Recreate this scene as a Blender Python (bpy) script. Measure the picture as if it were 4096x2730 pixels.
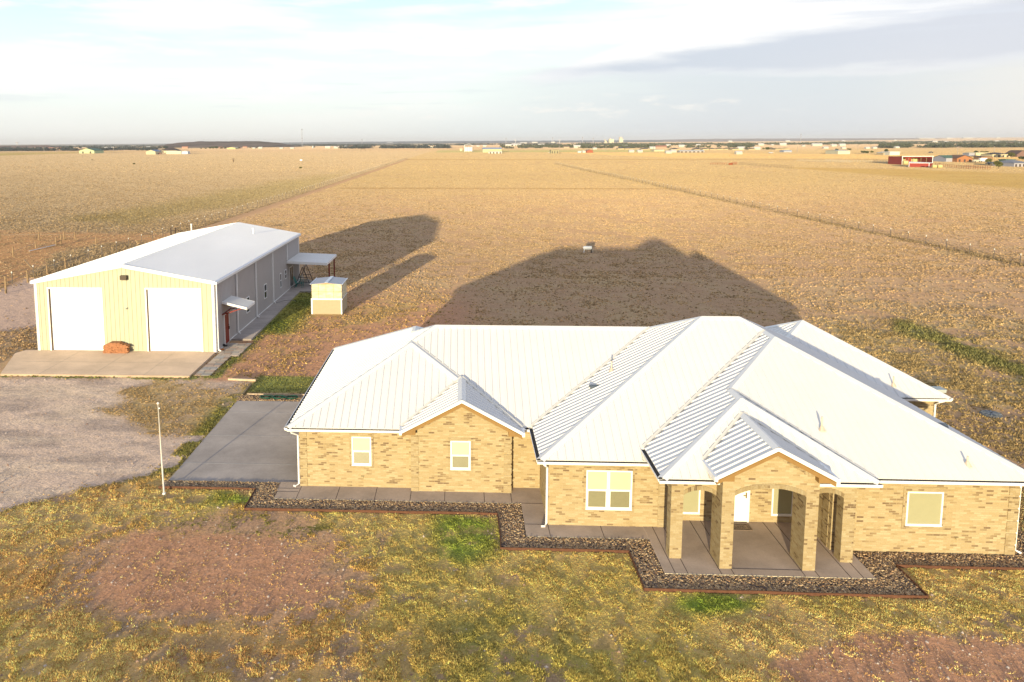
import bpy, math, random
import numpy as np
from math import radians as RAD, sin, cos, pi
from mathutils import Vector

for o in list(bpy.data.objects): bpy.data.objects.remove(o)
S = bpy.context.scene
COL = S.collection
rnd = random.Random(7)

# ------------------------------------------------------------------ camera
CAMH = 14.2
F_PX, CX, CY = 3055.94, -373.28, -431.56        # focal length and principal point in photo pixels (4096 wide)
YAW, PITCH, ROLL = -0.055544, 0.118772, -0.005402
_f = np.array([sin(YAW)*cos(PITCH), cos(YAW)*cos(PITCH), -sin(PITCH)])
_r0 = np.array([cos(YAW), -sin(YAW), 0.0]); _u0 = np.cross(_r0, _f)
_r = _r0*cos(ROLL) + _u0*sin(ROLL); _u = np.cross(_r, _f)
cam_d = bpy.data.cameras.new('camera'); cam = bpy.data.objects.new('camera', cam_d); COL.objects.link(cam)
from mathutils import Matrix
M = Matrix(((_r[0], _u[0], -_f[0], 0), (_r[1], _u[1], -_f[1], 0), (_r[2], _u[2], -_f[2], CAMH), (0, 0, 0, 1)))
cam.matrix_world = M
cam_d.sensor_width = 36; cam_d.lens = 36*F_PX/4096
cam_d.shift_x = -CX/4096; cam_d.shift_y = CY/4096
cam_d.clip_start = 0.5; cam_d.clip_end = 60000
S.camera = cam

def ray(px, py): return _f + _r*(px-2048-CX)/F_PX - _u*(py-1365-CY)/F_PX
def G(px, py, z=0.0):
    d = ray(px, py); t = (z-CAMH)/d[2]; return Vector((d[0]*t, d[1]*t, z))
def FY(px, py, Y):
    d = ray(px, py); t = Y/d[1]; return Vector((d[0]*t, Y, CAMH+d[2]*t))
def FX(px, py, X):
    d = ray(px, py); t = X/d[0]; return Vector((X, d[1]*t, CAMH+d[2]*t))
def PXof(x, y, z=0.0):      # numpy: photo pixel of a world point, on the 2353-wide scale
    dx, dy, dz = x, y, z-CAMH
    a = dx*_r[0]+dy*_r[1]+dz*_r[2]; b = dx*_u[0]+dy*_u[1]+dz*_u[2]; c = dx*_f[0]+dy*_f[1]+dz*_f[2]
    c = np.where(c < 0.5, 0.5, c)
    return (2048+CX+F_PX*a/c)/1.7407, (1365+CY-F_PX*b/c)/1.7407

# ------------------------------------------------------------------ sky, sun, exposure
SUN_AZ, SUN_EL = 12.0, 4.65          # direction the light travels to (degrees east of +Y), height of the sun
S.view_settings.view_transform = 'Standard'; S.view_settings.look = 'None'
S.view_settings.exposure = 0.45; S.view_settings.gamma = 1.0
W = bpy.data.worlds.new("World"); S.world = W; W.use_nodes = True
def build_world():
    nt = W.node_tree; N = nt.nodes; L = nt.links; N.clear()
    out = N.new('ShaderNodeOutputWorld'); bg = N.new('ShaderNodeBackground')
    L.new(bg.outputs[0], out.inputs[0])
    sky = N.new('ShaderNodeTexSky'); sky.sky_type = 'NISHITA'; sky.sun_disc = False
    sky.sun_elevation = RAD(SUN_EL); sky.sun_rotation = RAD(180+SUN_AZ)
    sky.altitude = 900; sky.air_density = 1; sky.dust_density = 1.5; sky.ozone_density = 1
    tc = N.new('ShaderNodeTexCoord'); sp = N.new('ShaderNodeSeparateXYZ'); L.new(tc.outputs['Generated'], sp.inputs[0])
    def m(op, a, b=None, clamp=False):
        n = N.new('ShaderNodeMath'); n.operation = op; n.use_clamp = clamp
        for i, v in enumerate((a, b)):
            if v is None: continue
            if isinstance(v, (int, float)): n.inputs[i].default_value = v
            else: L.new(v, n.inputs[i])
        return n.outputs[0]
    az = m('ARCTAN2', sp.outputs[0], sp.outputs[1])          # radians, 0 = +Y
    el = sp.outputs[2]
    def noise(scale, sx, sy, det=6, rough=.55, off=0):
        c = N.new('ShaderNodeCombineXYZ'); L.new(m('MULTIPLY', az, sx), c.inputs[0]); L.new(m('MULTIPLY', el, sy), c.inputs[1]); c.inputs[2].default_value = off
        n = N.new('ShaderNodeTexNoise'); n.inputs['Scale'].default_value = scale; n.inputs['Detail'].default_value = det
        n.inputs['Roughness'].default_value = rough; L.new(c.outputs[0], n.inputs['Vector']); return n.outputs[0]
    def ss(v, a, b):
        n = N.new('ShaderNodeMapRange'); n.interpolation_type = 'SMOOTHSTEP'
        n.inputs[1].default_value = a; n.inputs[2].default_value = b; L.new(v, n.inputs[0]); return n.outputs[0]
    def mix(f, a, b):
        n = N.new('ShaderNodeMix'); n.data_type = 'RGBA'; L.new(f, n.inputs[0])
        for i, v in ((6, a), (7, b)):
            if isinstance(v, tuple): n.inputs[i].default_value = (*v, 1)
            else: L.new(v, n.inputs[i])
        return n.outputs[2]
    n1 = noise(3.0, 1.5, 7.0); n2 = noise(7.0, 1.0, 6.0, off=3.3); n3 = noise(2.2, 1.0, 9.0, off=7.7)
    # clear cyan air behind thin bright veil
    gain = N.new('ShaderNodeMix'); gain.data_type = 'RGBA'; gain.blend_type = 'MULTIPLY'; gain.inputs[0].default_value = 1
    L.new(sky.outputs[0], gain.inputs[6]); gain.inputs[7].default_value = (0.10*1.0, 0.10, 0.10, 1)
    # bright overcast light: thin high cloud covers nearly all the sky
    w1 = m('MULTIPLY', m('SUBTRACT', n1, .5), .030); w2 = m('MULTIPLY', m('SUBTRACT', n2, .5), .048); w3 = m('SUBTRACT', n3, .5)
    elw = m('ADD', el, w1)
    # left and middle: pale veil over clear cyan air
    cy = mix(ss(m('SUBTRACT', el, m('MULTIPLY', az, .0)), .08, .19), (0.82, 0.90, 0.88), (0.66, 0.88, 0.87))
    hz = mix(ss(az, -.3, .25), (0.80, 0.82, 0.80), (0.66, 0.74, 0.78))
    veil = mix(ss(elw, .005, .075), hz, mix(ss(w3, -.05, .10), cy, (0.88, 0.92, 0.91)))
    veil = mix(m('MULTIPLY', ss(n2, .50, .66), m('MULTIPLY', ss(el, .04, .09), .75)), veil, (0.93, 0.93, 0.91))
    # shaded sky under the bank
    und = mix(ss(m('ADD', az, m('MULTIPLY', w3, .3)), .02, .36), (0.72, 0.78, 0.80), (0.62, 0.67, 0.73))
    und = mix(ss(az, .42, .66), und, (0.76, 0.75, 0.74))
    veil = mix(m('MULTIPLY', ss(az, -.06, .14), ss(elw, .100, .070)), veil, und)
    # white heads of the bank
    edge = m('ADD', m('MULTIPLY', m('POWER', m('MAXIMUM', m('SUBTRACT', az, .05), .0001), 1.7), .95), .083)
    head = m('MULTIPLY', ss(m('SUBTRACT', m('ADD', edge, m('MULTIPLY', w1, 1.3)), elw), -.002, .007), m('MULTIPLY', ss(az, .02, .12), ss(m('ADD', el, w2), .070, .084)))
    hc2 = mix(ss(n1, .40, .62), (0.84, 0.84, 0.87), (0.96, 0.94, 0.93))
    c = mix(head, veil, hc2)
    # grey-blue flat base
    tline = m('ADD', m('MULTIPLY', az, .125), .081)
    base_ = m('MULTIPLY', m('MULTIPLY', ss(m('SUBTRACT', m('ADD', tline, m('ADD', w1, w2)), el), -.004, .018), ss(m('ADD', el, w2), .066, .088)), ss(m('ADD', az, m('MULTIPLY', w3, .3)), -.03, .16))
    base_ = m('MULTIPLY', base_, .92)
    c = mix(base_, c, mix(ss(az, .25, .6), (0.53, 0.58, 0.68), (0.60, 0.62, 0.70)))
    # streaks inside the bank at the upper right
    st_ = m('MULTIPLY', m('MULTIPLY', ss(noise(5.0, 1.0, 16.0, off=21.0), .50, .66), ss(az, .30, .50)), ss(el, .105, .135))
    c = mix(m('MULTIPLY', st_, .7), c, (0.66, 0.69, 0.77))
    # small cumulus low over the horizon
    n4 = noise(11.0, 1.6, 6.0, det=8, rough=.62, off=12.0)
    puff = m('MULTIPLY', m('MULTIPLY', ss(n4, .50, .64), ss(m('ADD', el, w2), .030, .036)), ss(m('ADD', el, w2), .058, .046))
    puff = m('MULTIPLY', puff, m('MULTIPLY', ss(az, -.25, -.02), ss(az, .45, .30)))
    c = mix(m('MULTIPLY', puff, .45), c, (0.92, 0.88, 0.85))
    gry = m('MULTIPLY', m('MULTIPLY', ss(noise(6.0, 1.0, 14.0, off=31.0), .54, .66), ss(el, .035, .05)), ss(el, .095, .07))
    c = mix(m('MULTIPLY', gry, .35), c, (0.62, 0.68, 0.74))
    upc = mix(ss(el, .22, .7), c, (0.45, 0.54, 0.75))
    back = ss(sp.outputs[1], .30, -.2)
    upc = mix(m('MULTIPLY', back, .9), upc, (0.51, 0.54, 0.66))
    fin = N.new('ShaderNodeMix'); fin.data_type = 'RGBA'; fin.inputs[0].default_value = .86
    L.new(gain.outputs[2], fin.inputs[6]); L.new(upc, fin.inputs[7])
    L.new(fin.outputs[2], bg.inputs[0]); bg.inputs[1].default_value = 0.95
build_world()
sd = bpy.data.lights.new('sun', 'SUN'); sun = bpy.data.objects.new('sun', sd); COL.objects.link(sun)
sd.energy = 5.0; sd.angle = RAD(0.5); sd.color = (1.0, 0.84, 0.55)
sdir = Vector((sin(RAD(SUN_AZ))*cos(RAD(SUN_EL)), cos(RAD(SUN_AZ))*cos(RAD(SUN_EL)), -sin(RAD(SUN_EL))))
sun.rotation_euler = sdir.to_track_quat('-Z', 'Y').to_euler()

# ------------------------------------------------------------------ materials
MATS = {}
def mat(name, col, rough=.7, var=.12, scale=4.0, bump=0.0, bscale=40.0, spec=.3, stretch=None, metal=0.0):
    if name in MATS: return MATS[name]
    m = bpy.data.materials.new(name); m.use_nodes = True; MATS[name] = m
    nt = m.node_tree; N = nt.nodes; L = nt.links; b = N['Principled BSDF']
    b.inputs['Roughness'].default_value = rough; b.inputs['Specular IOR Level'].default_value = spec
    b.inputs['Metallic'].default_value = metal
    tc = N.new('ShaderNodeTexCoord'); vec = tc.outputs['Object']
    if stretch:
        mp = N.new('ShaderNodeMapping'); mp.inputs['Scale'].default_value = stretch; L.new(vec, mp.inputs[0]); vec = mp.outputs[0]
    n = N.new('ShaderNodeTexNoise'); n.inputs['Scale'].default_value = scale; n.inputs['Detail'].default_value = 6; n.inputs['Roughness'].default_value = .6
    L.new(vec, n.inputs['Vector'])
    r = N.new('ShaderNodeMapRange'); r.inputs[1].default_value = .3; r.inputs[2].default_value = .7
    r.inputs[3].default_value = 1-var; r.inputs[4].default_value = 1+var; L.new(n.outputs[0], r.inputs[0])
    mx = N.new('ShaderNodeVectorMath'); mx.operation = 'SCALE'; mx.inputs[0].default_value = col; L.new(r.outputs[0], mx.inputs['Scale'])
    L.new(mx.outputs[0], b.inputs['Base Color'])
    if bump:
        n2 = N.new('ShaderNodeTexNoise'); n2.inputs['Scale'].default_value = bscale; n2.inputs['Detail'].default_value = 4; L.new(vec, n2.inputs['Vector'])
        bp = N.new('ShaderNodeBump'); bp.inputs['Strength'].default_value = bump; bp.inputs['Distance'].default_value = .02
        L.new(n2.outputs[0], bp.inputs['Height']); L.new(bp.outputs[0], b.inputs['Normal'])
    return m

def brick_mat(name, bw=.235, bh=.0735, tint=1.0, side=False):
    m = bpy.data.materials.new(name); m.use_nodes = True
    nt = m.node_tree; N = nt.nodes; L = nt.links; b = N['Principled BSDF']; b.inputs['Roughness'].default_value = .85
    b.inputs['Specular IOR Level'].default_value = .15
    geo = N.new('ShaderNodeNewGeometry'); sp = N.new('ShaderNodeSeparateXYZ'); L.new(geo.outputs['Position'], sp.inputs[0])
    sn = N.new('ShaderNodeSeparateXYZ'); L.new(geo.outputs['True Normal'], sn.inputs[0])
    ab = N.new('ShaderNodeMath'); ab.operation = 'ABSOLUTE'; L.new(sn.outputs[0], ab.inputs[0])
    gt = N.new('ShaderNodeMath'); gt.operation = 'GREATER_THAN'; gt.inputs[1].default_value = .7; L.new(ab.outputs[0], gt.inputs[0])
    mx = N.new('ShaderNodeMix'); L.new(gt.outputs[0], mx.inputs[0]); L.new(sp.outputs[0], mx.inputs[2]); L.new(sp.outputs[1], mx.inputs[3])
    cb = N.new('ShaderNodeCombineXYZ'); L.new(mx.outputs[0], cb.inputs[0]); L.new(sp.outputs[2], cb.inputs[1])
    br = N.new('ShaderNodeTexBrick'); L.new(cb.outputs[0], br.inputs['Vector'])
    br.inputs['Color1'].default_value = (0, 0, 0, 1); br.inputs['Color2'].default_value = (1, 1, 1, 1); br.inputs['Mortar'].default_value = (.3, .3, .3, 1)
    br.inputs['Scale'].default_value = 1; br.inputs['Mortar Size'].default_value = .006; br.inputs['Mortar Smooth'].default_value = .1
    br.inputs['Brick Width'].default_value = bw; br.inputs['Row Height'].default_value = bh; br.inputs['Bias'].default_value = 0
    ns = N.new('ShaderNodeTexNoise'); ns.inputs['Scale'].default_value = .9; ns.inputs['Detail'].default_value = 2; L.new(cb.outputs[0], ns.inputs['Vector'])
    ad = N.new('ShaderNodeMath'); ad.operation = 'MULTIPLY_ADD'; L.new(ns.outputs[0], ad.inputs[0]); ad.inputs[1].default_value = .55; ad.inputs[2].default_value = -.30
    a2 = N.new('ShaderNodeMath'); a2.operation = 'ADD'; L.new(br.outputs['Color'], a2.inputs[0]); L.new(ad.outputs[0], a2.inputs[1])
    cr = N.new('ShaderNodeValToRGB'); L.new(a2.outputs[0], cr.inputs[0]); e = cr.color_ramp.elements
    e[0].position = 0; e[0].color = (.66*tint, .545*tint, .32*tint, 1); e[1].position = 1; e[1].color = (.26*tint, .18*tint, .10*tint, 1)
    for pos, c in ((.4, (.585, .46, .25)), (.80, (.55, .42, .215)), (.91, (.36, .26, .135))):
        q = e.new(pos); q.color = (*[k*tint for k in c], 1)
    n3 = N.new('ShaderNodeTexNoise'); n3.inputs['Scale'].default_value = 30; n3.inputs['Detail'].default_value = 3; L.new(cb.outputs[0], n3.inputs['Vector'])
    r3 = N.new('ShaderNodeMapRange'); r3.inputs[1].default_value = .3; r3.inputs[2].default_value = .7; r3.inputs[3].default_value = .86; r3.inputs[4].default_value = 1.1; L.new(n3.outputs[0], r3.inputs[0])
    sc = N.new('ShaderNodeVectorMath'); sc.operation = 'SCALE'; L.new(cr.outputs[0], sc.inputs[0]); L.new(r3.outputs[0], sc.inputs['Scale'])
    mm = N.new('ShaderNodeMix'); mm.data_type = 'RGBA'; L.new(br.outputs['Fac'], mm.inputs[0]); L.new(sc.outputs[0], mm.inputs[6]); mm.inputs[7].default_value = (.60*tint, .475*tint, .29*tint, 1)
    L.new(mm.outputs[2], b.inputs['Base Color'])
    bp = N.new('ShaderNodeBump'); bp.invert = True; bp.inputs['Strength'].default_value = .6; bp.inputs['Distance'].default_value = .008
    L.new(br.outputs['Fac'], bp.inputs['Height']); L.new(bp.outputs[0], b.inputs['Normal'])
    return m

def concrete_mat(name, col, stain=.25):
    m = bpy.data.materials.new(name); m.use_nodes = True
    nt = m.node_tree; N = nt.nodes; L = nt.links; b = N['Principled BSDF']; b.inputs['Roughness'].default_value = .8; b.inputs['Specular IOR Level'].default_value = .25; b.inputs['Diffuse Roughness'].default_value = 1.0
    geo = N.new('ShaderNodeNewGeometry')
    def nz(sc, d=6, r=.6):
        n = N.new('ShaderNodeTexNoise'); n.inputs['Scale'].default_value = sc; n.inputs['Detail'].default_value = d; n.inputs['Roughness'].default_value = r; L.new(geo.outputs['Position'], n.inputs['Vector']); return n.outputs[0]
    a = nz(.5, 8, .65); c = nz(14, 3)
    r = N.new('ShaderNodeMapRange'); r.inputs[1].default_value = .35; r.inputs[2].default_value = .65; r.inputs[3].default_value = 1-stain; r.inputs[4].default_value = 1+stain*.5; L.new(a, r.inputs[0])
    r2 = N.new('ShaderNodeMapRange'); r2.inputs[1].default_value = .3; r2.inputs[2].default_value = .7; r2.inputs[3].default_value = .94; r2.inputs[4].default_value = 1.05; L.new(c, r2.inputs[0])
    mu = N.new('ShaderNodeMath'); mu.operation = 'MULTIPLY'; L.new(r.outputs[0], mu.inputs[0]); L.new(r2.outputs[0], mu.inputs[1])
    sc = N.new('ShaderNodeVectorMath'); sc.operation = 'SCALE'; sc.inputs[0].default_value = col; L.new(mu.outputs[0], sc.inputs['Scale']); L.new(sc.outputs[0], b.inputs['Base Color'])
    return m

def attr_mat(name, attr='Col', rough=.9, var=.0, scale=5.0, trans=0.0):
    m = bpy.data.materials.new(name); m.use_nodes = True
    nt = m.node_tree; N = nt.nodes; L = nt.links; b = N['Principled BSDF']; b.inputs['Roughness'].default_value = rough; b.inputs['Specular IOR Level'].default_value = .1; b.inputs['Diffuse Roughness'].default_value = .8
    a = N.new('ShaderNodeAttribute'); a.attribute_name = attr; L.new(a.outputs['Color'], b.inputs['Base Color'])
    if trans:
        t = N.new('ShaderNodeBsdfTranslucent'); L.new(a.outputs['Color'], t.inputs[0]); ms = N.new('ShaderNodeMixShader'); ms.inputs[0].default_value = trans
        L.new(b.outputs[0], ms.inputs[1]); L.new(t.outputs[0], ms.inputs[2]); L.new(ms.outputs[0], N['Material Output'].inputs[0])
    return m

BRICK = brick_mat('brick', tint=.73)
RING = brick_mat('arch_brick', bw=.1, bh=.3, tint=.56); PIER = brick_mat('pier_brick', bw=.2, bh=.0735, tint=.66)
ROOFM = mat('white_roof_metal', (.73, .715, .675), rough=.5, var=.03, scale=.6)
CAPM = mat('ridge_cap_metal', (.74, .73, .70), rough=.45, var=.03, scale=.8)
WHITE = mat('white_trim', (.84, .83, .80), rough=.5, var=.03)
GUTD = mat('gutter_inside_shade', (.05, .045, .04), rough=.9)
SOFF = mat('tan_soffit', (.28, .165, .055), rough=.75, var=.08)
DOORW = mat('white_door', (.88, .88, .86), rough=.4, var=.02)
BLIND = mat('window_blind', (.60, .59, .33), rough=.45, var=.03)
SCREEN = mat('screened_glass', (.215, .20, .105), rough=.4, var=.06, spec=.3)
DGLASS = mat('dark_glass', (.03, .035, .045), rough=.1, spec=.6)
BLACK = mat('black_metal', (.02, .02, .022), rough=.45)
CONC = concrete_mat('driveway_concrete', (.385, .34, .305), .20)
CONC2 = concrete_mat('walk_concrete', (.44, .345, .265), .22)
CONC3 = concrete_mat('apron_concrete', (.64, .48, .33), .16)
CONCE = mat('concrete_edge', (.75, .66, .45), rough=.8)
RUST = mat('rusty_steel', (.125, .055, .03), rough=.8, var=.25, scale=8)
REDP = mat('red_paint', (.22, .02, .012), rough=.5, var=.1)
BARNW = mat('cream_sheet_metal', (.475, .475, .335), rough=.5, var=.03, scale=.7)
WOOD = mat('weathered_wood', (.26, .19, .10), rough=.9, var=.3, scale=9, bump=.3)

# ------------------------------------------------------------------ mesh helpers
class MB:
    def __init__(s): s.v = []; s.f = []
    def quad(s, *p):
        n = len(s.v); s.v += [tuple(q) for q in p]; s.f.append(tuple(range(n, n+len(p))))
    def box(s, a, b):
        x0, y0, z0 = a; x1, y1, z1 = b
        if x0 > x1: x0, x1 = x1, x0
        if y0 > y1: y0, y1 = y1, y0
        if z0 > z1: z0, z1 = z1, z0
        n = len(s.v); s.v += [(x0,y0,z0),(x1,y0,z0),(x1,y1,z0),(x0,y1,z0),(x0,y0,z1),(x1,y0,z1),(x1,y1,z1),(x0,y1,z1)]
        s.f += [tuple(n+i for i in q) for q in ((0,3,2,1),(4,5,6,7),(0,1,5,4),(1,2,6,5),(2,3,7,6),(3,0,4,7))]
    def bar(s, a, b, w, h=None, up=(0,0,1)):
        a = Vector(a); b = Vector(b); h = h or w; d = (b-a)
        if d.length < 1e-6: return
        d.normalize(); u = Vector(up); 
        if abs(d.dot(u)) > .98: u = Vector((0,1,0))
        sx = d.cross(u).normalized(); su = sx.cross(d).normalized()
        n = len(s.v)
        for p in (a, b):
            for i, j in ((-1,-1),(1,-1),(1,1),(-1,1)): s.v.append(tuple(p+sx*(i*w/2)+su*(j*h/2)))
        s.f += [tuple(n+i for i in q) for q in ((0,3,2,1),(4,5,6,7),(0,1,5,4),(1,2,6,5),(2,3,7,6),(3,0,4,7))]
    def tube(s, pts, r, seg=8, cap=True):
        pts = [Vector(p) for p in pts]; rs = r if isinstance(r, (list, tuple)) else [r]*len(pts); n0 = len(s.v)
        for i, p in enumerate(pts):
            d = (pts[min(i+1, len(pts)-1)]-pts[max(i-1, 0)]).normalized()
            u = Vector((0,0,1)) if abs(d.z) < .95 else Vector((0,1,0))
            a = d.cross(u).normalized(); b = d.cross(a).normalized()
            for k in range(seg):
                t = 2*pi*k/seg; s.v.append(tuple(p+a*(cos(t)*rs[i])+b*(sin(t)*rs[i])))
        for i in range(len(pts)-1):
            for k in range(seg):
                k2 = (k+1) % seg; s.f.append((n0+i*seg+k, n0+i*seg+k2, n0+(i+1)*seg+k2, n0+(i+1)*seg+k))
        if cap:
            s.f.append(tuple(n0+k for k in range(seg))); s.f.append(tuple(n0+(len(pts)-1)*seg+k for k in range(seg-1, -1, -1)))
    def prism(s, poly, z0, z1):
        n = len(s.v); k = len(poly)
        s.v += [(p[0], p[1], z0) for p in poly] + [(p[0], p[1], z1) for p in poly]
        s.f.append(tuple(n+i for i in range(k-1, -1, -1))); s.f.append(tuple(n+k+i for i in range(k)))
        for i in range(k): j = (i+1) % k; s.f.append((n+i, n+j, n+k+j, n+k+i))
    def build(s, name, m, parent=None, smooth=False, loc=None):
        me = bpy.data.meshes.new(name)
        o0 = Vector(loc) if loc else Vector((0,0,0))
        me.from_pydata([tuple(Vector(v)-o0) for v in s.v], [], s.f); me.update()
        if m: me.materials.append(m)
        if smooth: me.polygons.foreach_set('use_smooth', [True]*len(me.polygons))
        o = bpy.data.objects.new(name, me); COL.objects.link(o)
        if parent: o.parent = parent
        if loc and not parent: o.location = loc
        return o
def tag(o, label, cat, group=None, kind=None):
    if label: o['label'] = label
    if cat: o['category'] = cat
    if group: o['group'] = group
    if kind: o['kind'] = kind
    return o
class Thing:
    """An Empty at the thing's base; parts are given in world coordinates and parented to it."""
    def __init__(s, name, label, cat, loc, group=None):
        s.e = bpy.data.objects.new(name, None); COL.objects.link(s.e); s.e.location = loc; s.loc = Vector(loc); s.e.empty_display_size = .1
        tag(s.e, label, cat, group)
    def part(s, mb, name, m, parent=None, smooth=False, label=None):
        me = bpy.data.meshes.new(name); me.from_pydata([tuple(Vector(v)-s.loc) for v in mb.v], [], mb.f); me.update(); me.materials.append(m)
        if smooth: me.polygons.foreach_set('use_smooth', [True]*len(me.polygons))
        o = bpy.data.objects.new(name, me); COL.objects.link(o); o.parent = parent or s.e
        if label: o['label'] = label
        return o
def struct(mb, name, m):
    o = mb.build(name, m); o['kind'] = 'structure'; return o
def copy_thing(root, loc, label=None, rz=None, scale=None):
    r = root.copy(); COL.objects.link(r); r.location = loc
    if label: r['label'] = label
    if rz is not None: r.rotation_euler = (0, 0, rz)
    if scale: r.scale = scale
    for ch in list(root.children):
        c = ch.copy(); COL.objects.link(c); c.parent = r
        for g in list(ch.children):
            d = g.copy(); COL.objects.link(d); d.parent = c
    return r

# ------------------------------------------------------------------ numpy noise
def _hash(i, j, s):
    n = (i.astype(np.int64)*374761393 + j.astype(np.int64)*668265263 + s*1442695) & 0x7fffffff
    n = (n ^ (n >> 13))*1274126177 & 0x7fffffff
    return ((n ^ (n >> 16)) & 0xffff)/65535.0
def vnoise(x, y, s=0):
    i = np.floor(x); j = np.floor(y); fx = x-i; fy = y-j; fx = fx*fx*(3-2*fx); fy = fy*fy*(3-2*fy)
    a = _hash(i, j, s); b = _hash(i+1, j, s); c = _hash(i, j+1, s); d = _hash(i+1, j+1, s)
    return (a*(1-fx)+b*fx)*(1-fy)+(c*(1-fx)+d*fx)*fy
def fbm(x, y, s=0, o=4):
    t = 0; a = .5; k = 0
    for q in range(o):
        t = t+a*vnoise(x, y, s+q*17); k += a; a *= .5; x = x*2.03+11.3; y = y*2.03+5.7
    return t/k
def sstep(v, a, b):
    t = np.clip((v-a)/(b-a), 0, 1); return t*t*(3-2*t)
def polyd(px, py, poly):
    """signed distance (inside positive) to a polygon"""
    ins = np.zeros(px.shape, bool); d = np.full(px.shape, 1e9); n = len(poly)
    for i in range(n):
        x0, y0 = poly[i]; x1, y1 = poly[(i+1) % n]
        c = ((y0 > py) != (y1 > py)) & (px < (x1-x0)*(py-y0)/((y1-y0) if y1 != y0 else 1e-9)+x0); ins ^= c
        ex, ey = x1-x0, y1-y0; t = np.clip(((px-x0)*ex+(py-y0)*ey)/(ex*ex+ey*ey+1e-9), 0, 1)
        d = np.minimum(d, np.hypot(px-x0-t*ex, py-y0-t*ey))
    return np.where(ins, d, -d)

# ------------------------------------------------------------------ site numbers (metres; x along the facade, y away from the camera)
def C8(x, y): return 2500+x/2.353, 1850+y/2.353
def C2(x, y): return 1000+x/1.5679, 1200+y/1.5679
def C3(x, y): return 2300+x/1.206, 1200+y/1.206
def Cw(x, y): return 1150+x/3.92, 1650+y/3.92
def Cv(x, y): return 1600+x/2.852, 1600+y/2.852
def Cq(x, y): return 3500+x/3.485, 1850+y/3.485
def C1(x, y): return x/1.6807, 800+y/1.6807
def Cb(x, y): return 750+x/3.135, 1000+y/3.135
def Cs(x, y): return 1000+x/3.136, 850+y/3.136
def C7(x, y): return x/1.6807, 1400+y/1.6807
def CP(x, y): return 2550+x/3.92, 1600+y/3.92
def CQ(x, y): return 3050+x/3.92, 1650+y/3.92
def Cr(x, y): return 3500+x/3.919, 1500+y/3.919
def Cg(x, y): return x/3.361, 880+y/3.361

WY1, WY2, WY4, WY5 = 29.94, 29.67, 27.13, 25.77      # front wall planes
WX1, WX1B, WX4, WX5 = -6.62, -2.01, 3.24, 18.93
gr = G(*Cv(1265, 1080)); WX2R = gr.x                  # right end of the gabled wall
WY3 = G(*Cv(1290, 1015)).y                            # recessed wall
colA = G(*C8(415, 920)); colB = G(*C8(885, 1015)); colC = G(*C8(1668, 1037)); colD = G(*C8(2020, 957))
ARC_Y = (colB.y+colC.y)/2; ARS_Y = (colA.y+colD.y)/2   # arcade planes
PBACK = G(*C8(740, 565)).y                            # porch back wall
PIL = G(*C8(1915, 830)); M2R = G(*C8(390, 622)).x
CW = .405                                             # pier width
PZ = .0

dfl, dbl = G(*C7(1125, 880)), G(*C7(1600, 348))
XD0 = (dfl.x+dbl.x)/2; YD0 = dfl.y; YD1 = dbl.y+.05
# ================================================================== GROUND
def D2F(pts): return pts        # polygons below are on the 2353-wide scale
YARD = [(-900,868),(0,866),(440,872),(575,872),(560,902),(540,925),(400,1080),(375,1090),(200,1125),(0,1178),(-900,1330)]
YARDWEED = (435, 940, 190, 72)
SOILP = (485, 1325, 300, 104)
SOIL2 = (2210, 1545, 400, 95)
SOIL3 = [(480,870),(560,800),(800,690),(900,760),(780,880),(560,872)]
LAWN = [(0,1178),(200,1125),(375,1092),(560,1140),(2500,1310),(3600,1300),(3600,6000),(-2500,6000),(-2500,1700)]
DARK1 = [(1790,384),(2060,388),(2353,398),(3300,405),(3300,500),(2353,434),(2060,408)]
DIRT_R = [(-900,700),(0,668),(60,640),(150,640),(150,745),(0,760),(-900,860)]
GREENF = [(1010,343),(1540,339),(1540,350),(1480,349.5),(1100,350.5),(1000,351)]
OLIVEF = [(-200,350),(0,349.5),(300,345),(560,343),(560,345),(300,349),(0,358),(-200,366)]
ORANGE = [(1255,350),(1700,353),(2353,357),(3000,360),(3000,372),(1800,364),(1560,364),(1400,357)]

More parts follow.
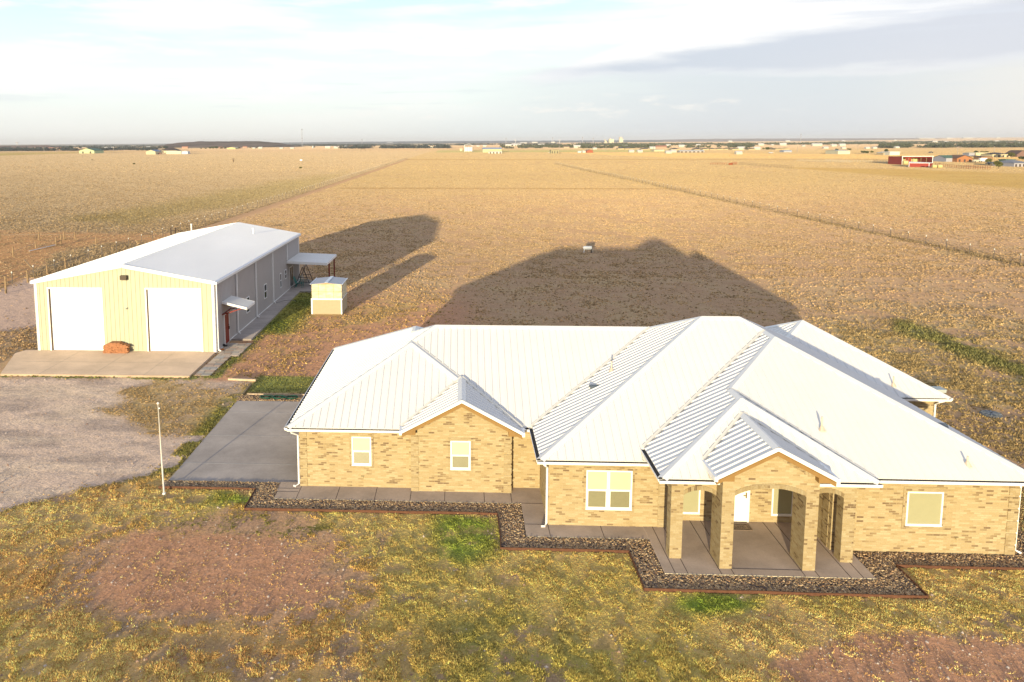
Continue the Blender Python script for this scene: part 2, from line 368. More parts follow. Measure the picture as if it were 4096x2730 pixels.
def field(x, y, far=False):
    """albedo of soil and of grass, cover 0..1, tuft height, for ground points (numpy arrays)"""
    u, v = PXof(x, y)
    n1 = fbm(x/7, y/7, 1); n2 = fbm(x/1.6, y/1.6, 2); n3 = fbm(x/30, y/30, 3); n4 = fbm(x/.55, y/.55, 4, 3)
    D = np.hypot(x, y); hc_ = fbm(x/.30, y/.42, 91, 3)
    k = np.ones_like(x)
    def c3(r, g, b): return np.stack([k*r, k*g, k*b], -1)
    def mx(a, b, t): t = np.clip(t, 0, 1)[..., None]; return a*(1-t)+b*t
    # open range behind the house
    soil = mx(c3(.51,.31,.175), c3(.60,.42,.25), n2); grass = mx(c3(.58,.395,.205), c3(.62,.44,.24), n1)
    g = .50+.6*(n1-.5)+.6*(n2-.5); h = .055+.085*n2; g = g-.10*sstep(y, 130, 80)
    near = sstep(y, 150, 60)
    g = g + .25*sstep(y, 110, 260); h = h*(1-.2*sstep(y, 110, 260))
    # pale streaks in the distance and reddish belts
    belt = fbm(x/90, y/14, 9); g = g+.35*(belt-.5)*sstep(y, 80, 200)
    grass = mx(grass, c3(.64,.46,.22), sstep(y, 150, 300)*.8); soil = mx(soil, c3(.50,.33,.19), sstep(y, 120, 300)*.8)
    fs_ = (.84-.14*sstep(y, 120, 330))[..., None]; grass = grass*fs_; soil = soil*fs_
    # greener weeds low on the right of the house
    gw = sstep(x, 16, 22)*sstep(y, 75, 40); grass = mx(grass, c3(.42,.33,.11), gw*.8*n3*1.6); g += .12*gw
    dm = polyd(u, v, [(2040,715),(2120,745),(2353,830),(2500,900),(2500,960),(2353,880),(2180,810),(2060,760)])
    dmm = sstep(dm+34*(n2-.5), -8, 14); grass = mx(grass, mx(c3(.15,.19,.05), c3(.38,.32,.12), n1), dmm*.85); g = g+.5*dmm; h = h+.08*dmm
    # pasture left of the fence
    xo = x; x = x+.0026*np.clip(y-150, 0, 500)+.6; left = sstep(-x, 43.0, 44.0)*sstep(y, 45, 60)
    pg = mx(c3(.60,.45,.265), c3(.54,.39,.215), n1)*.79; grass = mx(grass, pg, left); soil = mx(soil, c3(.38,.25,.14), left); g = g*(1-left)+left*(.80+.35*(n1-.5)); h = h*(1-left)+left*(.10+.13*n1*sstep(y, 170, 70))
    wl = polyd(u, v, [(0,395+60),(300,430),(600,385),(760,395),(620,470),(420,500),(100,540),(0,470)])
    # darker swale in the pasture
    sw = sstep(polyd(u, v, [(120,505),(330,470),(640,415),(800,395),(700,440),(560,470),(300,520)])+12*(n1-.5), -10, 14)*left
    grass = mx(grass, c3(.36,.28,.12), sw*.7)
    # corral earth
    co = sstep(polyd(u, v, [(-500,530),(0,528),(420,535),(420,560),(260,560),(130,585),(60,640),(0,668),(-500,720)])+14*(n2-.5), -8, 10)
    soil = mx(soil, c3(.45,.25,.115), co); g = g*(1-.62*co); h = h*(1-.3*co)
    # strip of bare earth along the fence, inside
    st = sstep(x, -43.6, -42.8)*sstep(x, -39.8, -42.0)*sstep(y, 45, 70)*sstep(y, 660, 600); g = g-.75*st*(.5+n2); soil = mx(soil, c3(.40,.255,.15), st)
    stf = np.exp(-((x+42.7)/1.0)**2)*sstep(y, 60, 90)*sstep(y, 660, 640); grass = mx(grass, c3(.22,.13,.05), stf*.7)
    x = xo; fx_l = 63.4-(y-88)*.0108; fl_ = np.exp(-((x-fx_l)/.9)**2)*sstep(y, 60, 70)*sstep(y, 500, 480); grass = mx(grass, c3(.30,.23,.12), fl_*.75); h = h+.12*fl_
    # lines and fields far away
    ln = np.exp(-((v-432.6-(u-780)*.0024)/1.1)**2)*sstep(u, 770, 790)*sstep(u, 1750, 1450); grass = mx(grass, c3(.30,.19,.07), ln*.8); soil = mx(soil, c3(.30,.19,.07), ln*.8)
    ln = np.exp(-((v-367.3)/.8)**2)*sstep(u, 925, 940); grass = mx(grass, c3(.34,.22,.08), ln*.9); soil = mx(soil, c3(.3,.19,.08), ln*.9)
    dk = sstep(polyd(u, v, DARK1), -.6, 1.6); dkc = mx(c3(.36,.23,.08), c3(.42,.30,.11), fbm(x/25, y/12, 21)); grass = mx(grass, dkc, dk); soil = mx(soil, c3(.36,.22,.09), dk); h = h*(1-.6*dk)
    og = sstep(polyd(u, v, ORANGE), -.4, 1); grass = mx(grass, c3(.56,.37,.15), og*.8)
    gf = sstep(polyd(u, v, GREENF), -.3, .8); grass = mx(grass, c3(.30,.29,.11), gf); soil = mx(soil, c3(.30,.27,.11), gf)
    ol = sstep(polyd(u, v, OLIVEF), -.3, .8); grass = mx(grass, c3(.30,.24,.08), ol); soil = mx(soil, c3(.30,.24,.09), ol)
    # beyond 900 m: patchwork
    fr = sstep(y, 900, 1600); pw = vnoise(x/420+3, y/900, 31); pq = fbm(x/200, y/500, 33)
    fc = mx(c3(.44,.30,.17), c3(.52,.37,.22), sstep(pw, .3, .7)); fc = mx(fc, c3(.24,.20,.11), sstep(pq, .55, .68)*sstep(-x, -200, 300)*.9)
    grass = mx(grass, fc, fr); soil = mx(soil, fc*.9, fr)
    bl = sstep(y, 2600, 5200)*sstep(-x, -900, 700); blc = c3(.13,.135,.12); grass = mx(grass, blc, bl*.85); soil = mx(soil, blc, bl*.85)
    # road beside the shop
    rd = sstep(polyd(u, v, DIRT_R)+10*(n2-.5), -5, 5); soil = mx(soil, c3(.54,.39,.30), rd); g = g*(1-.92*rd)
    # between shop and house: red earth with weeds
    mid = sstep(x, -16.2, -15.2)*sstep(x, 4, -2)*sstep(y, 41.5, 42.5)*sstep(y, 80, 60)
    soil = mx(soil, mx(c3(.56,.30,.17), c3(.46,.25,.14), n1), mid); g = g*(1-mid)+mid*(.17+.9*(n1-.5)+.5*(n2-.5)+.25*sstep(y, 50, 58)); grass = mx(grass, c3(.50,.33,.11), mid*.7); h = h*(1-mid)+.09*mid
    gs = sstep(x, -16, -15.2)*sstep(x, -11.5-.04*(y-55), -14+.06*(y-55))*sstep(y, 54.5, 56)*sstep(y, 74, 70); grass = mx(grass, mx(c3(.11,.15,.03), c3(.35,.31,.08), n2), gs); g = g+.7*gs
    wk = np.exp(-((x+15.0)/.5)**2)*sstep(y, 44, 45)*sstep(y, 56, 54); grass = mx(grass, c3(.20,.21,.06), wk); g = g+.6*wk*n2*1.6
    lw = sstep(x, -12.4, -12.2)*sstep(x, -4, -5)*sstep(y, 41.6, 42.0)*sstep(y, 45.2, 44.3+.8*n2); grass = mx(grass, mx(c3(.38,.33,.10), c3(.22,.25,.07), n2), lw); g = g*(1-lw)+lw*.95; h = h*(1-lw)+.05*lw
    # gravel yard
    yd = sstep(polyd(u, v, YARD)+16*(n1-.5)+14*(n2-.5), -6, 5)
    ys = mx(c3(.66,.50,.375), c3(.45,.345,.27), sstep(fbm(x/2.2, y/.9, 45), .40, .64)); ys = mx(ys, c3(.72,.56,.40), sstep(fbm(x/5, y/1.2, 44), .5, .7)*.6)
    ew = 1-np.hypot((u-YARDWEED[0])/YARDWEED[2], (v-YARDWEED[1])/YARDWEED[3])
    we = sstep(ew+.9*(n1-.5)+.7*(n2-.5), -.15, .25)*yd; ys = mx(ys, c3(.42,.29,.165), we*.9)
    soil = mx(soil, ys, yd); g = g*(1-yd)+yd*(.75*we*(n2*1.5)+.5*sstep(n1*n2, .33, .42)); grass = mx(grass, c3(.50,.35,.16), yd); h = h*(1-yd)+.05*yd
    # weeds that creep over the yard's edges and against the slabs
    e1 = np.exp(-(polyd(u, v, YARD)/9)**2)*sstep(v, 880, 900)+np.exp(-((u-360+(v-1095)*-.0)/1e9)**2)*0
    g = g+.75*e1*sstep(n2, .35, .6); grass = mx(grass, c3(.30,.27,.08), e1*.7)
    e3 = np.exp(-((x-XD0+.45)/.5)**2)*sstep(y, YD0-1, YD0)*sstep(y, YD1+1.5, YD1); g = g+1.0*e3*sstep(n2, .25, .5); grass = mx(grass, mx(c3(.19,.21,.05), c3(.40,.33,.10), n1), e3); h = h+.04*e3
    e2 = np.exp(-((y-44.4)/.45)**2)*sstep(x, -34, -30)*sstep(x, -13, -15); g = g+.9*e2*sstep(n1, .45, .6); grass = mx(grass, c3(.20,.22,.06), e2)
    # lawn in front
    la = sstep(polyd(u, v, LAWN)+18*(n2-.5), -8, 8)
    lg = mx(c3(.60,.425,.15), c3(.52,.405,.115), sstep(n1, .42, .72)); lg = mx(lg, c3(.64,.44,.17), sstep(fbm(x/3, y/3, 52), .45, .70))
    def blob(cx, cy, rx, ry): return np.clip(1.25-np.hypot((u-cx)/rx, (v-cy)/ry), 0, 1)
    green = np.clip(blob(1080,1215,90,80)*1.5+blob(640,1150,190,40)*.9+blob(1650,1385,110,30)*1.3+blob(980,1300,190,90)*.25+blob(820,1240,240,80)*.18+blob(560,1215,120,22)*.9, 0, 1)
    green = np.clip(green*(.35+1.3*n2)*(.6+.8*n1), 0, 1); lg = mx(lg, c3(.20,.29,.04), green*.9)
    lg = mx(lg, c3(.24,.26,.06), np.clip(blob(1150,1500,260,110)+blob(700,1480,60,40), 0, 1)*n2*1.2)
    lg = mx(lg, c3(.60,.345,.135), np.clip(blob(100,1330,260,110)+blob(620,1490,380,100)*.9+blob(240,1130,120,40)*.6, 0, 1)*.8)
    ls = mx(c3(.50,.32,.13), lg, .40*k); ls = mx(ls, c3(.33,.22,.15), sstep(n2, .5, .3)*.7); soil = mx(soil, ls, la); grass = mx(grass, lg, la); g = g*(1-la)+la*(.90+.6*(n2-.5)-.35*sstep(v, 1380, 1540)*sstep(hc_, .5, .35)-.55*sstep(n4, .52, .36)); h = h*(1-la)+la*(.03+.055*sstep(hc_, .40, .68)+.04*sstep(v, 1380, 1568)*sstep(hc_, .5, .7))
    # bare soil in the lawn
    def sm(cx, cy, rx, ry, a=.75): return sstep(1-np.hypot((u-cx)/rx, (v-cy)/ry)+a*(n1-.5)+.7*(n2-.5)+.5*(n4-.5), -.03, .13)
    s1 = np.maximum(sm(*SOILP), sm(*SOIL2)); soil = mx(soil, mx(c3(.62,.34,.19), c3(.48,.255,.14), n2), s1); g = g*(1-.97*s1)+(.03+.12*sstep(n2, .50, .66))*s1; h = h*(1-.3*s1); grass = mx(grass, c3(.56,.36,.15), s1*.8)
    rim = np.clip(sm(SOILP[0],SOILP[1],SOILP[2]*1.35,SOILP[3]*1.4)-s1, 0, 1); g = g-.45*rim; soil = mx(soil, c3(.52,.31,.19), rim*.8); grass = mx(grass, c3(.48,.30,.10), rim*.7)
    gb = sm(560,1210,200,26,.4); grass = mx(grass, c3(.16,.16,.04), gb*.8); 
    return soil, grass, np.clip(g, 0, 1), np.clip(h, .02, .6)

def terrain_z(x, y):
    # nearly flat; broken ground roughness close by is carried by the tufts and the material
    r = np.hypot(x, y)
    z = -.03+.05*(fbm(x/4, y/4, 61)-.5)*sstep(y, 42, 60)
    z = z + 30*sstep(r, 5200, 16000)*sstep(x, 300, 5200) + 6*sstep(r, 5000, 15000)
    return z
def axis(lo, hi, step, far, g):
    a = list(np.arange(lo, hi+1e-6, step)); s = step; q = hi
    while q < far[1]: s *= g; q += s; a.append(q)
    s = step; q = lo
    while q > far[0]: s *= g; q -= s; a.insert(0, q)
    return np.array(a)
def build_ground():
    xs = axis(-46, 34, .45, (-15000, 15000), 1.06); ys = axis(17, 95, .42, (-400, 20000), 1.028)
    X, Y = np.meshgrid(xs, ys); x = X.ravel(); y = Y.ravel(); z = terrain_z(x, y)
    me = bpy.data.meshes.new('ground'); nx, ny = len(xs), len(ys); n = nx*ny
    me.vertices.add(n); me.vertices.foreach_set('co', np.stack([x, y, z], -1).astype(np.float32).ravel())
    i = np.arange(nx-1); j = np.arange(ny-1); I, J = np.meshgrid(i, j); a = (J*nx+I).ravel()
    q = np.stack([a, a+1, a+nx+1, a+nx], -1).astype(np.int32); m = len(q)
    me.loops.add(m*4); me.loops.foreach_set('vertex_index', q.ravel()); me.polygons.add(m)
    me.polygons.foreach_set('loop_start', np.arange(m, dtype=np.int32)*4); me.polygons.foreach_set('loop_total', np.full(m, 4, np.int32))
    me.update(); me.validate()
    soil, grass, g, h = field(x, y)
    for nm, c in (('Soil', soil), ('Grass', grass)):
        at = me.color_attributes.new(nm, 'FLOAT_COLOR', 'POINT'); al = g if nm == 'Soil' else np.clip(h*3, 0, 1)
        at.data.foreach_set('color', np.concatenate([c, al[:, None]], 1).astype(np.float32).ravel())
    mt = bpy.data.materials.new('ground_earth_and_grass'); mt.use_nodes = True; nt = mt.node_tree; N = nt.nodes; L = nt.links; b = N['Principled BSDF']
    b.inputs['Roughness'].default_value = .95; b.inputs['Specular IOR Level'].default_value = .05; b.inputs['Diffuse Roughness'].default_value = 1.0
    A = N.new('ShaderNodeAttribute'); A.attribute_name = 'Soil'; B = N.new('ShaderNodeAttribute'); B.attribute_name = 'Grass'
    geo = N.new('ShaderNodeNewGeometry')
    def nz(s, d, r=.6):
        q = N.new('ShaderNodeTexNoise'); q.inputs['Scale'].default_value = s; q.inputs['Detail'].default_value = d; q.inputs['Roughness'].default_value = r; L.new(geo.outputs['Position'], q.inputs['Vector']); return q.outputs[0]
    def mr(v, a, c, lo, hi, sm=False):
        q = N.new('ShaderNodeMapRange'); q.inputs[1].default_value = a; q.inputs[2].default_value = c; q.inputs[3].default_value = lo; q.inputs[4].default_value = hi
        if sm: q.interpolation_type = 'SMOOTHSTEP'
        L.new(v, q.inputs[0]); return q.outputs[0]
    def mth(op, a, c):
        q = N.new('ShaderNodeMath'); q.operation = op
        for k, vv in ((0, a), (1, c)):
            if isinstance(vv, (int, float)): q.inputs[k].default_value = vv
            else: L.new(vv, q.inputs[k])
        return q.outputs[0]
    fine = nz(9, 8, .7); mid = nz(1.3, 6, .65); big = nz(.12, 6, .65); peb = nz(28, 3, .5)
    thr = mth('ADD', mth('MULTIPLY', fine, .5), mth('ADD', mth('MULTIPLY', mid, .32), mth('MULTIPLY', big, .18)))
    f = mth('SUBTRACT', A.outputs['Alpha'], mr(thr, .36, .64, 0, 1)); f = mr(f, -.09, .09, 0, 1, True)
    mixc = N.new('ShaderNodeMix'); mixc.data_type = 'RGBA'; L.new(f, mixc.inputs[0]); L.new(A.outputs['Color'], mixc.inputs[6]); L.new(B.outputs['Color'], mixc.inputs[7])
    val = mth('MULTIPLY', mr(fine, .3, .7, .66, 1.28), mth('MULTIPLY', mr(peb, .3, .7, .80, 1.20), mr(mid, .3, .7, .9, 1.1)))
    sc = N.new('ShaderNodeVectorMath'); sc.operation = 'SCALE'; L.new(mixc.outputs[2], sc.inputs[0]); L.new(val, sc.inputs['Scale']); L.new(sc.outputs[0], b.inputs['Base Color'])
    hh = mth('ADD', mth('MULTIPLY', mid, .16), mth('ADD', mth('MULTIPLY', fine, .035), mth('MULTIPLY', peb, .012)))
    bp = N.new('ShaderNodeBump'); bp.inputs['Strength'].default_value = 1.0; bp.inputs['Distance'].default_value = .7; L.new(hh, bp.inputs['Height']); L.new(bp.outputs[0], b.inputs['Normal'])
    me.materials.append(mt); o = bpy.data.objects.new('ground', me); COL.objects.link(o); o['kind'] = 'structure'
build_ground()

# ------------------------------------------------------------------ slabs, walks, beds
def slab(name, poly, top, m, joints=(), edge=True):
    """poly: counter-clockwise list of (x,y)"""
    mb = MB(); mb.prism(poly, -.1, top)
    return struct(mb, name, m)
def joint_lines(name, segs, z, w=.018, m=None):
    mb = MB()
    for a, b in segs: mb.bar((a[0], a[1], z), (b[0], b[1], z), w, .006)
    return struct(mb, name, m or mat('joint_line', (.06,.045,.035), rough=.9))
sw_l = G(*C7(1842, 1005)); sw_t = G(*C7(1895, 885)); swc = G(*C2(1700, 1285)); swc2 = G(*C2(1725, 1490))
PL, PR_ = G(*C8(375, 1060)), G(*C3(1450, 1350)); PORX0, PORX1, PORY0 = PL.x, PR_.x, PL.y
SWY = (sw_l.y+swc.y)/2
slab('driveway', [(XD0, YD0), (WX1, YD0), (WX1, YD1), (XD0, YD1)], .03, CONC)
joint_lines('driveway_joints', [((XD0+.02, G(*C7(x, y)).y), (WX1, G(*C7(x, y)).y)) for x, y in ((1240, 764), (1395, 578), (1560, 423))], .031, .025, mat('pale_joint', (.40,.38,.35)))
slab('sidewalk', [(sw_l.x, SWY), (swc.x, SWY), (swc.x, swc2.y), (PORX0, swc2.y), (PORX0, WY4+.3), (WX4+.3, WY4+.3), (WX4+.3, WY3+.3), (WX1, WY3+.3), (WX1, YD0-.003), (sw_t.x, YD0-.003), (sw_t.x, SWY+.6), (sw_l.x, SWY+.6)][::1], .05, CONC2)
jl = []
for xx in (290, 540, 782, 1005): a = G(*C2(xx, 1250)); jl.append(((a.x, SWY), (a.x, WY1)))
for xx in (1220, 1470, 1640): a = G(*C2(xx, 1265)); jl.append(((a.x, SWY), (a.x, WY2)))
jl += [((swc.x, SWY), (WX4, SWY)), ((swc.x, WY4), (WX4, WY4)), ((WX4, swc2.y), (WX4, WY4)), ((sw_t.x, SWY+.6), (WX1, SWY+.6)), ((sw_t.x, YD0-.6), (WX1, YD0-.6))]
for xx in (130,): a = G(*C3(xx, 1120)); jl.append(((a.x, swc2.y), (a.x, WY4)))
joint_lines('sidewalk_joints', jl, .051)
PZ = .06
slab('porch_slab', [(PORX0+.003, PORY0), (PORX1, PORY0), (PORX1, WY5+.3), (PIL.x+.3, PBACK+.3), (M2R, PBACK+.3), (PORX0+.003, WY4+.2)], PZ, CONC2)
jl = []
for a in (C8(470, 1055), C8(592, 1062), C8(910, 1068), C8(1030, 1075), C8(1695, 1085), C8(1822, 1085), C8(2120, 1095), C8(2240, 1098)):
    p = G(*a); jl.append(((p.x, PORY0), (p.x, PBACK if 7 < p.x < PIL.x-.1 else WY5)))
jl += [((colB.x, ARC_Y+.02), (colC.x+CW, ARC_Y+.02))]
joint_lines('porch_joints', jl, PZ+.001)
ed = MB(); 
ed.box((sw_l.x, SWY-.012, -.02), (swc.x, SWY-.001, .052)); ed.box((swc.x-.0, swc2.y-.012, -.02), (PORX0, swc2.y-.001, .052)); ed.box((PORX0, PORY0-.012, -.02), (PORX1, PORY0-.001, PZ+.002)); ed.box((XD0, YD0-.01, -.02), (sw_t.x, YD0-.001, .032))
struct(ed, 'slab_edges', CONCE)

# shop apron, pavers, walk, patio
BX0, BX1, BY0, BY1, BZE, BZR = -29.03, -16.61, 49.80, 76.9, 4.95, 6.06
sl, sr, s2 = G(0, 1503), G(758, 1511), G(105, 1420)
APY = (sl.y+sr.y)/2
slab('shop_apron', [(sl.x+.0, APY), (sr.x, APY), (BX1-.05, BY0+.02), (BX0-.9, BY0+.02), (BX0-1.2, s2.y)], .10, CONC3)
joint_lines('apron_joints', [((sl.x-.2, (APY+BY0)/2), (BX1-.05, (APY+BY0)/2)), ((-22.6, APY), (-22.6, BY0)), ((-26, APY), (-26, BY0)), ((-19.4, APY), (-19.4, BY0))], .101, .02, mat('apron_joint', (.36,.30,.22)))
wkn = G(*C1(1690, 945)); slab('shop_walk', [(BX1, wkn.y), (wkn.x, wkn.y), (G(*C1(2015, 612)).x+.1, 71.2), (BX1, 71.2)], .10, CONC)
pt = G(*Cs(780, 985)); PTY = 71.2
slab('patio', [(BX1, PTY), (-12.6, PTY), (-12.6, 76.9), (BX1, 76.9)], .10, CONC)
joint_lines('walk_joints', [((BX1, y), (BX1+1.4, y)) for y in np.arange(wkn.y+1.5, 71, 1.6)]+[((BX1, 73.9), (-12.6, 73.9)), ((-14.4, PTY), (-14.4, 76.9))], .101, .014, mat('walk_joint', (.17,.16,.15)))
def pavers():
    """path of concrete pavers beside the apron"""
    cols = [(.42,.36,.28), (.36,.33,.29), (.46,.38,.30), (.33,.31,.28), (.40,.30,.23)]
    me = MB(); cl = []
    y = 44.75; r = random.Random(3)
    t = []
    def put(x0, y0, x1, y1):
        dz = r.uniform(-.006, .006); n = len(me.v); me.box((x0+.012, y0+.012, 0), (x1-.012, y1-.012, .055+dz)); c = r.choice(cols); k = r.uniform(.85, 1.15); cl.extend([(c[0]*k, c[1]*k, c[2]*k, 1)]*8)
    while y < 52.3:
        x = BX1+.05 if y > 49.6 else -16.35+(0)
        xe = -15.35 if y < 48.9 else -14.85
        off = r.uniform(.3, .6)
        while x < xe-.05:
            x2 = min(xe, x+off+r.uniform(-.08, .08)); off = .55
            put(x, y, x2, y+.36); x = x2
        y += .36
    o = me.build('paver_path', attr_mat('paver_concrete')); at = o.data.color_attributes.new('Col', 'FLOAT_COLOR', 'POINT')
    at.data.foreach_set('color', np.array(cl, np.float32).ravel()); o['kind'] = 'structure'
pavers()

# rock beds: bed outlines with thousands of river stones
bA, bB = G(*C7(1055, 935)), G(*C7(1642, 1075)); bAr = G(*C7(1717, 938))
bC, bC2 = G(*C2(1552, 1350)), G(*C2(1560, 1568)); bD, bDb = G(*C8(35, 845)), G(*C8(160, 1205)); bR, bRb = G(*C3(1545, 1285)), G(*C3(1665, 1440)); bE = G(*C3(2166, 1308))
YA = (bA.y+bAr.y)/2; YB = bB.y; XB = bB.x; XC = bC.x; YC2 = bC2.y+.02; XDd = bD.x; YDb = (bDb.y+bRb.y)/2; XR = bR.x; YR = (bR.y+bE.y)/2
OUT = [(XD0-.15, YA), (XB, YA), (XB, YB), (XC, YB), (XC, YC2), (XDd, YC2), (XDd, YDb), (XR, YDb), (XR, YR), (20.4, YR)]
BEDP = OUT + [(20.4, 34.3), (WX5, 34.3), (WX5, WY5), (PORX1, WY5), (PORX1, PORY0), (PORX0, PORY0), (PORX0, swc2.y), (swc.x, swc2.y), (swc.x, SWY), (sw_l.x, SWY), (sw_l.x, SWY+.6), (sw_t.x, YD0), (XD0-.15, YD0)]
mb = MB(); n = len(BEDP); mb.v = [(x, y, .006) for x, y in BEDP]; mb.f = [tuple(range(n))]
struct(mb, 'bed_soil', mat('bed_soil', (.07,.05,.035), rough=.95, var=.4, scale=20))
def stones(name, poly, dens, label, smin=.018, smax=.043, seed=1, zb=.02):
    rg = np.random.default_rng(seed); P = np.array(poly); lo = P.min(0); hi = P.max(0); n = int(dens*(hi[0]-lo[0])*(hi[1]-lo[1]))
    x = rg.uniform(lo[0], hi[0], n); y = rg.uniform(lo[1], hi[1], n); k = polyd(x, y, [tuple(p) for p in poly]) > .03; x = x[k]; y = y[k]; n = len(x)
    base = np.array([(1,0,0),(0,1,0),(-1,0,0),(0,-1,0),(0,0,1),(0,0,-1),(.6,.6,.5),(-.6,.6,.5),(-.6,-.6,.5),(.6,-.6,.5)])
    fc = np.array([(0,1,6),(1,2,7),(2,3,8),(3,0,9),(4,6,7),(4,7,8),(4,8,9),(4,9,6),(0,6,9),(1,7,6),(2,8,7),(3,9,8)])
    s = rg.uniform(smin, smax, (n, 1, 1))*np.stack([rg.uniform(.8, 1.5, n), rg.uniform(.7, 1.1, n), rg.uniform(.5, 1.0, n)], -1)[:, None, :]
    v = base[None]*s*rg.uniform(.8, 1.2, (n, 10, 1)); a = rg.uniform(0, 2*pi, n); ca, sa = np.cos(a)[:, None], np.sin(a)[:, None]
    tl = rg.uniform(-.5, .5, n)[:, None]; vz = v[..., 2]+v[..., 0]*tl
    vx = v[..., 0]*ca-v[..., 1]*sa+x[:, None]; vy = v[..., 0]*sa+v[..., 1]*ca+y[:, None]; vz = vz+zb+rg.uniform(-.008, .02, (n, 1))
    V = np.stack([vx, vy, vz], -1).reshape(-1, 3); F = (fc[None]+np.arange(n)[:, None, None]*10).reshape(-1, 3)
    pal = np.array([(.60,.42,.22),(.48,.32,.17),(.36,.24,.14),(.20,.15,.12),(.68,.52,.31),(.42,.26,.14),(.52,.38,.22),(.13,.10,.09)])
    c = pal[rg.integers(0, len(pal), n)]*rg.uniform(.7, 1.2, (n, 1)); c = np.repeat(np.concatenate([c, np.ones((n, 1))], 1), 10, 0)
    return tri_mesh(name, V, F, c, STONEM, label, 'gravel')
def tri_mesh(name, V, F, c, m, label, cat, kind='stuff'):
    me = bpy.data.meshes.new(name); me.vertices.add(len(V)); me.vertices.foreach_set('co', V.astype(np.float32).ravel())
    me.loops.add(len(F)*3); me.loops.foreach_set('vertex_index', F.astype(np.int32).ravel()); me.polygons.add(len(F))
    me.polygons.foreach_set('loop_start', np.arange(len(F), dtype=np.int32)*3); me.polygons.foreach_set('loop_total', np.full(len(F), 3, np.int32)); me.update()
    at = me.color_attributes.new('Col', 'FLOAT_COLOR', 'POINT'); at.data.foreach_set('color', c.astype(np.float32).ravel())
    me.materials.append(m); o = bpy.data.objects.new(name, me); COL.objects.link(o); tag(o, label, cat, kind=kind); return o
STONEM = attr_mat('river_stone', rough=.6)
stones('river_rock', BEDP, 950, 'brown and grey river rock filling the bed along the house front')
bk = G(*C7(1620, 315)); BKP = [(XD0-.1, YD1+.02), (WX1-.3, YD1+.02), (WX1-.3, bk.y+.15), (XD0-.1, bk.y+.15)]
mb = MB(); mb.v = [(x, y, .006) for x, y in BKP]; mb.f = [(0,1,2,3)]; struct(mb, 'bed_soil', MATS['bed_soil'])
stones('river_rock', BKP, 700, 'strip of dark river rock at the far end of the driveway slab', seed=4)

def edging(name, pts, label, m=RUST, h=.10, t=.03, wob=.0):
    mb = MB(); th = Thing(name, label, 'edging', (pts[0][0], pts[0][1], 0))
    for (x0, y0), (x1, y1) in zip(pts[:-1], pts[1:]):
        n = max(1, int(math.hypot(x1-x0, y1-y0)/1.2)); last = None
        for i in range(n+1):
            s = i/n; w = rnd.uniform(-wob, wob) if 0 < i < n else 0
            ex, ey = (y1-y0), -(x1-x0); q = math.hypot(ex, ey); p = Vector((x0+(x1-x0)*s+ex/q*w, y0+(y1-y0)*s+ey/q*w, h/2-.01+rnd.uniform(-.008, .008)))
            if last is not None: mb.bar(last, p, t, h)
            last = p
    return th.part(mb, 'rail', m)
edging('bed_edging', OUT[:3]+[OUT[3]], 'rusty steel edging stepping along the front of the left rock bed', wob=.02)
edging('bed_edging', OUT[3:9]+[OUT[9]], 'rusty steel edging round the rock bed in front of the porch and right wall', wob=.03)
e0, e1, e2 = G(*C7(1535, 203)), G(*C7(1720, 210)), G(*C7(1690, 235))
edging('timber_edging', [(e0.x, e0.y), (e1.x, e1.y)], 'pale timber edging lying flat between gravel yard and red earth', m=mat('pale_timber', (.55,.42,.28)), h=.12, t=.12)
edging('timber_edging', [(e2.x-.02, e2.y), (G(*C7(1628, 312)).x, G(*C7(1628, 312)).y)], 'weathered timber edging at the left end of the small back lawn', m=WOOD, h=.12, t=.10)
edging('timber_edging', [(-12.1, bk.y+.28), (WX1-1, bk.y+.28)], 'thin timber edging between the back lawn and dark rock strip', m=mat('pale_timber', (.55,.42,.28)), h=.10, t=.05)

# ------------------------------------------------------------------ grass tufts
def excluded(x, y):
    e = np.zeros(x.shape, bool)
    def rect(a, b, c, d): return (x > a) & (x < b) & (y > c) & (y < d)
    e |= rect(XD0-.02, WX1+1, YD0, bk.y+.2)
    e |= rect(WX1, 21.6, WY3, 43)|rect(XD0-.15, sw_t.x+1, YA+.03, YD0+1)|rect(XB, WX4+1, YB+.02, WY3)|rect(XC, 8, YC2+.02, WY3)|rect(XDd, XR, YDb+.02, 35)|rect(XR-1, 20.4, YR+.02, 34.3)|rect(sw_l.x, 2, SWY, 31)
    e |= rect(BX0, BX1, BY0, BY1)|rect(BX0-1.2, sr.x, APY, BY0)|rect(BX1-.3, -15.1, 52, 77)|rect(BX1, -12.5, 71.2, 77)|rect(-16.4, -15.4, 44.7, 50)|rect(-16.4, -14.9, 48.9, 54)
    e |= rect(-12.6, -9.8, 60.9, 64.0)
    return e
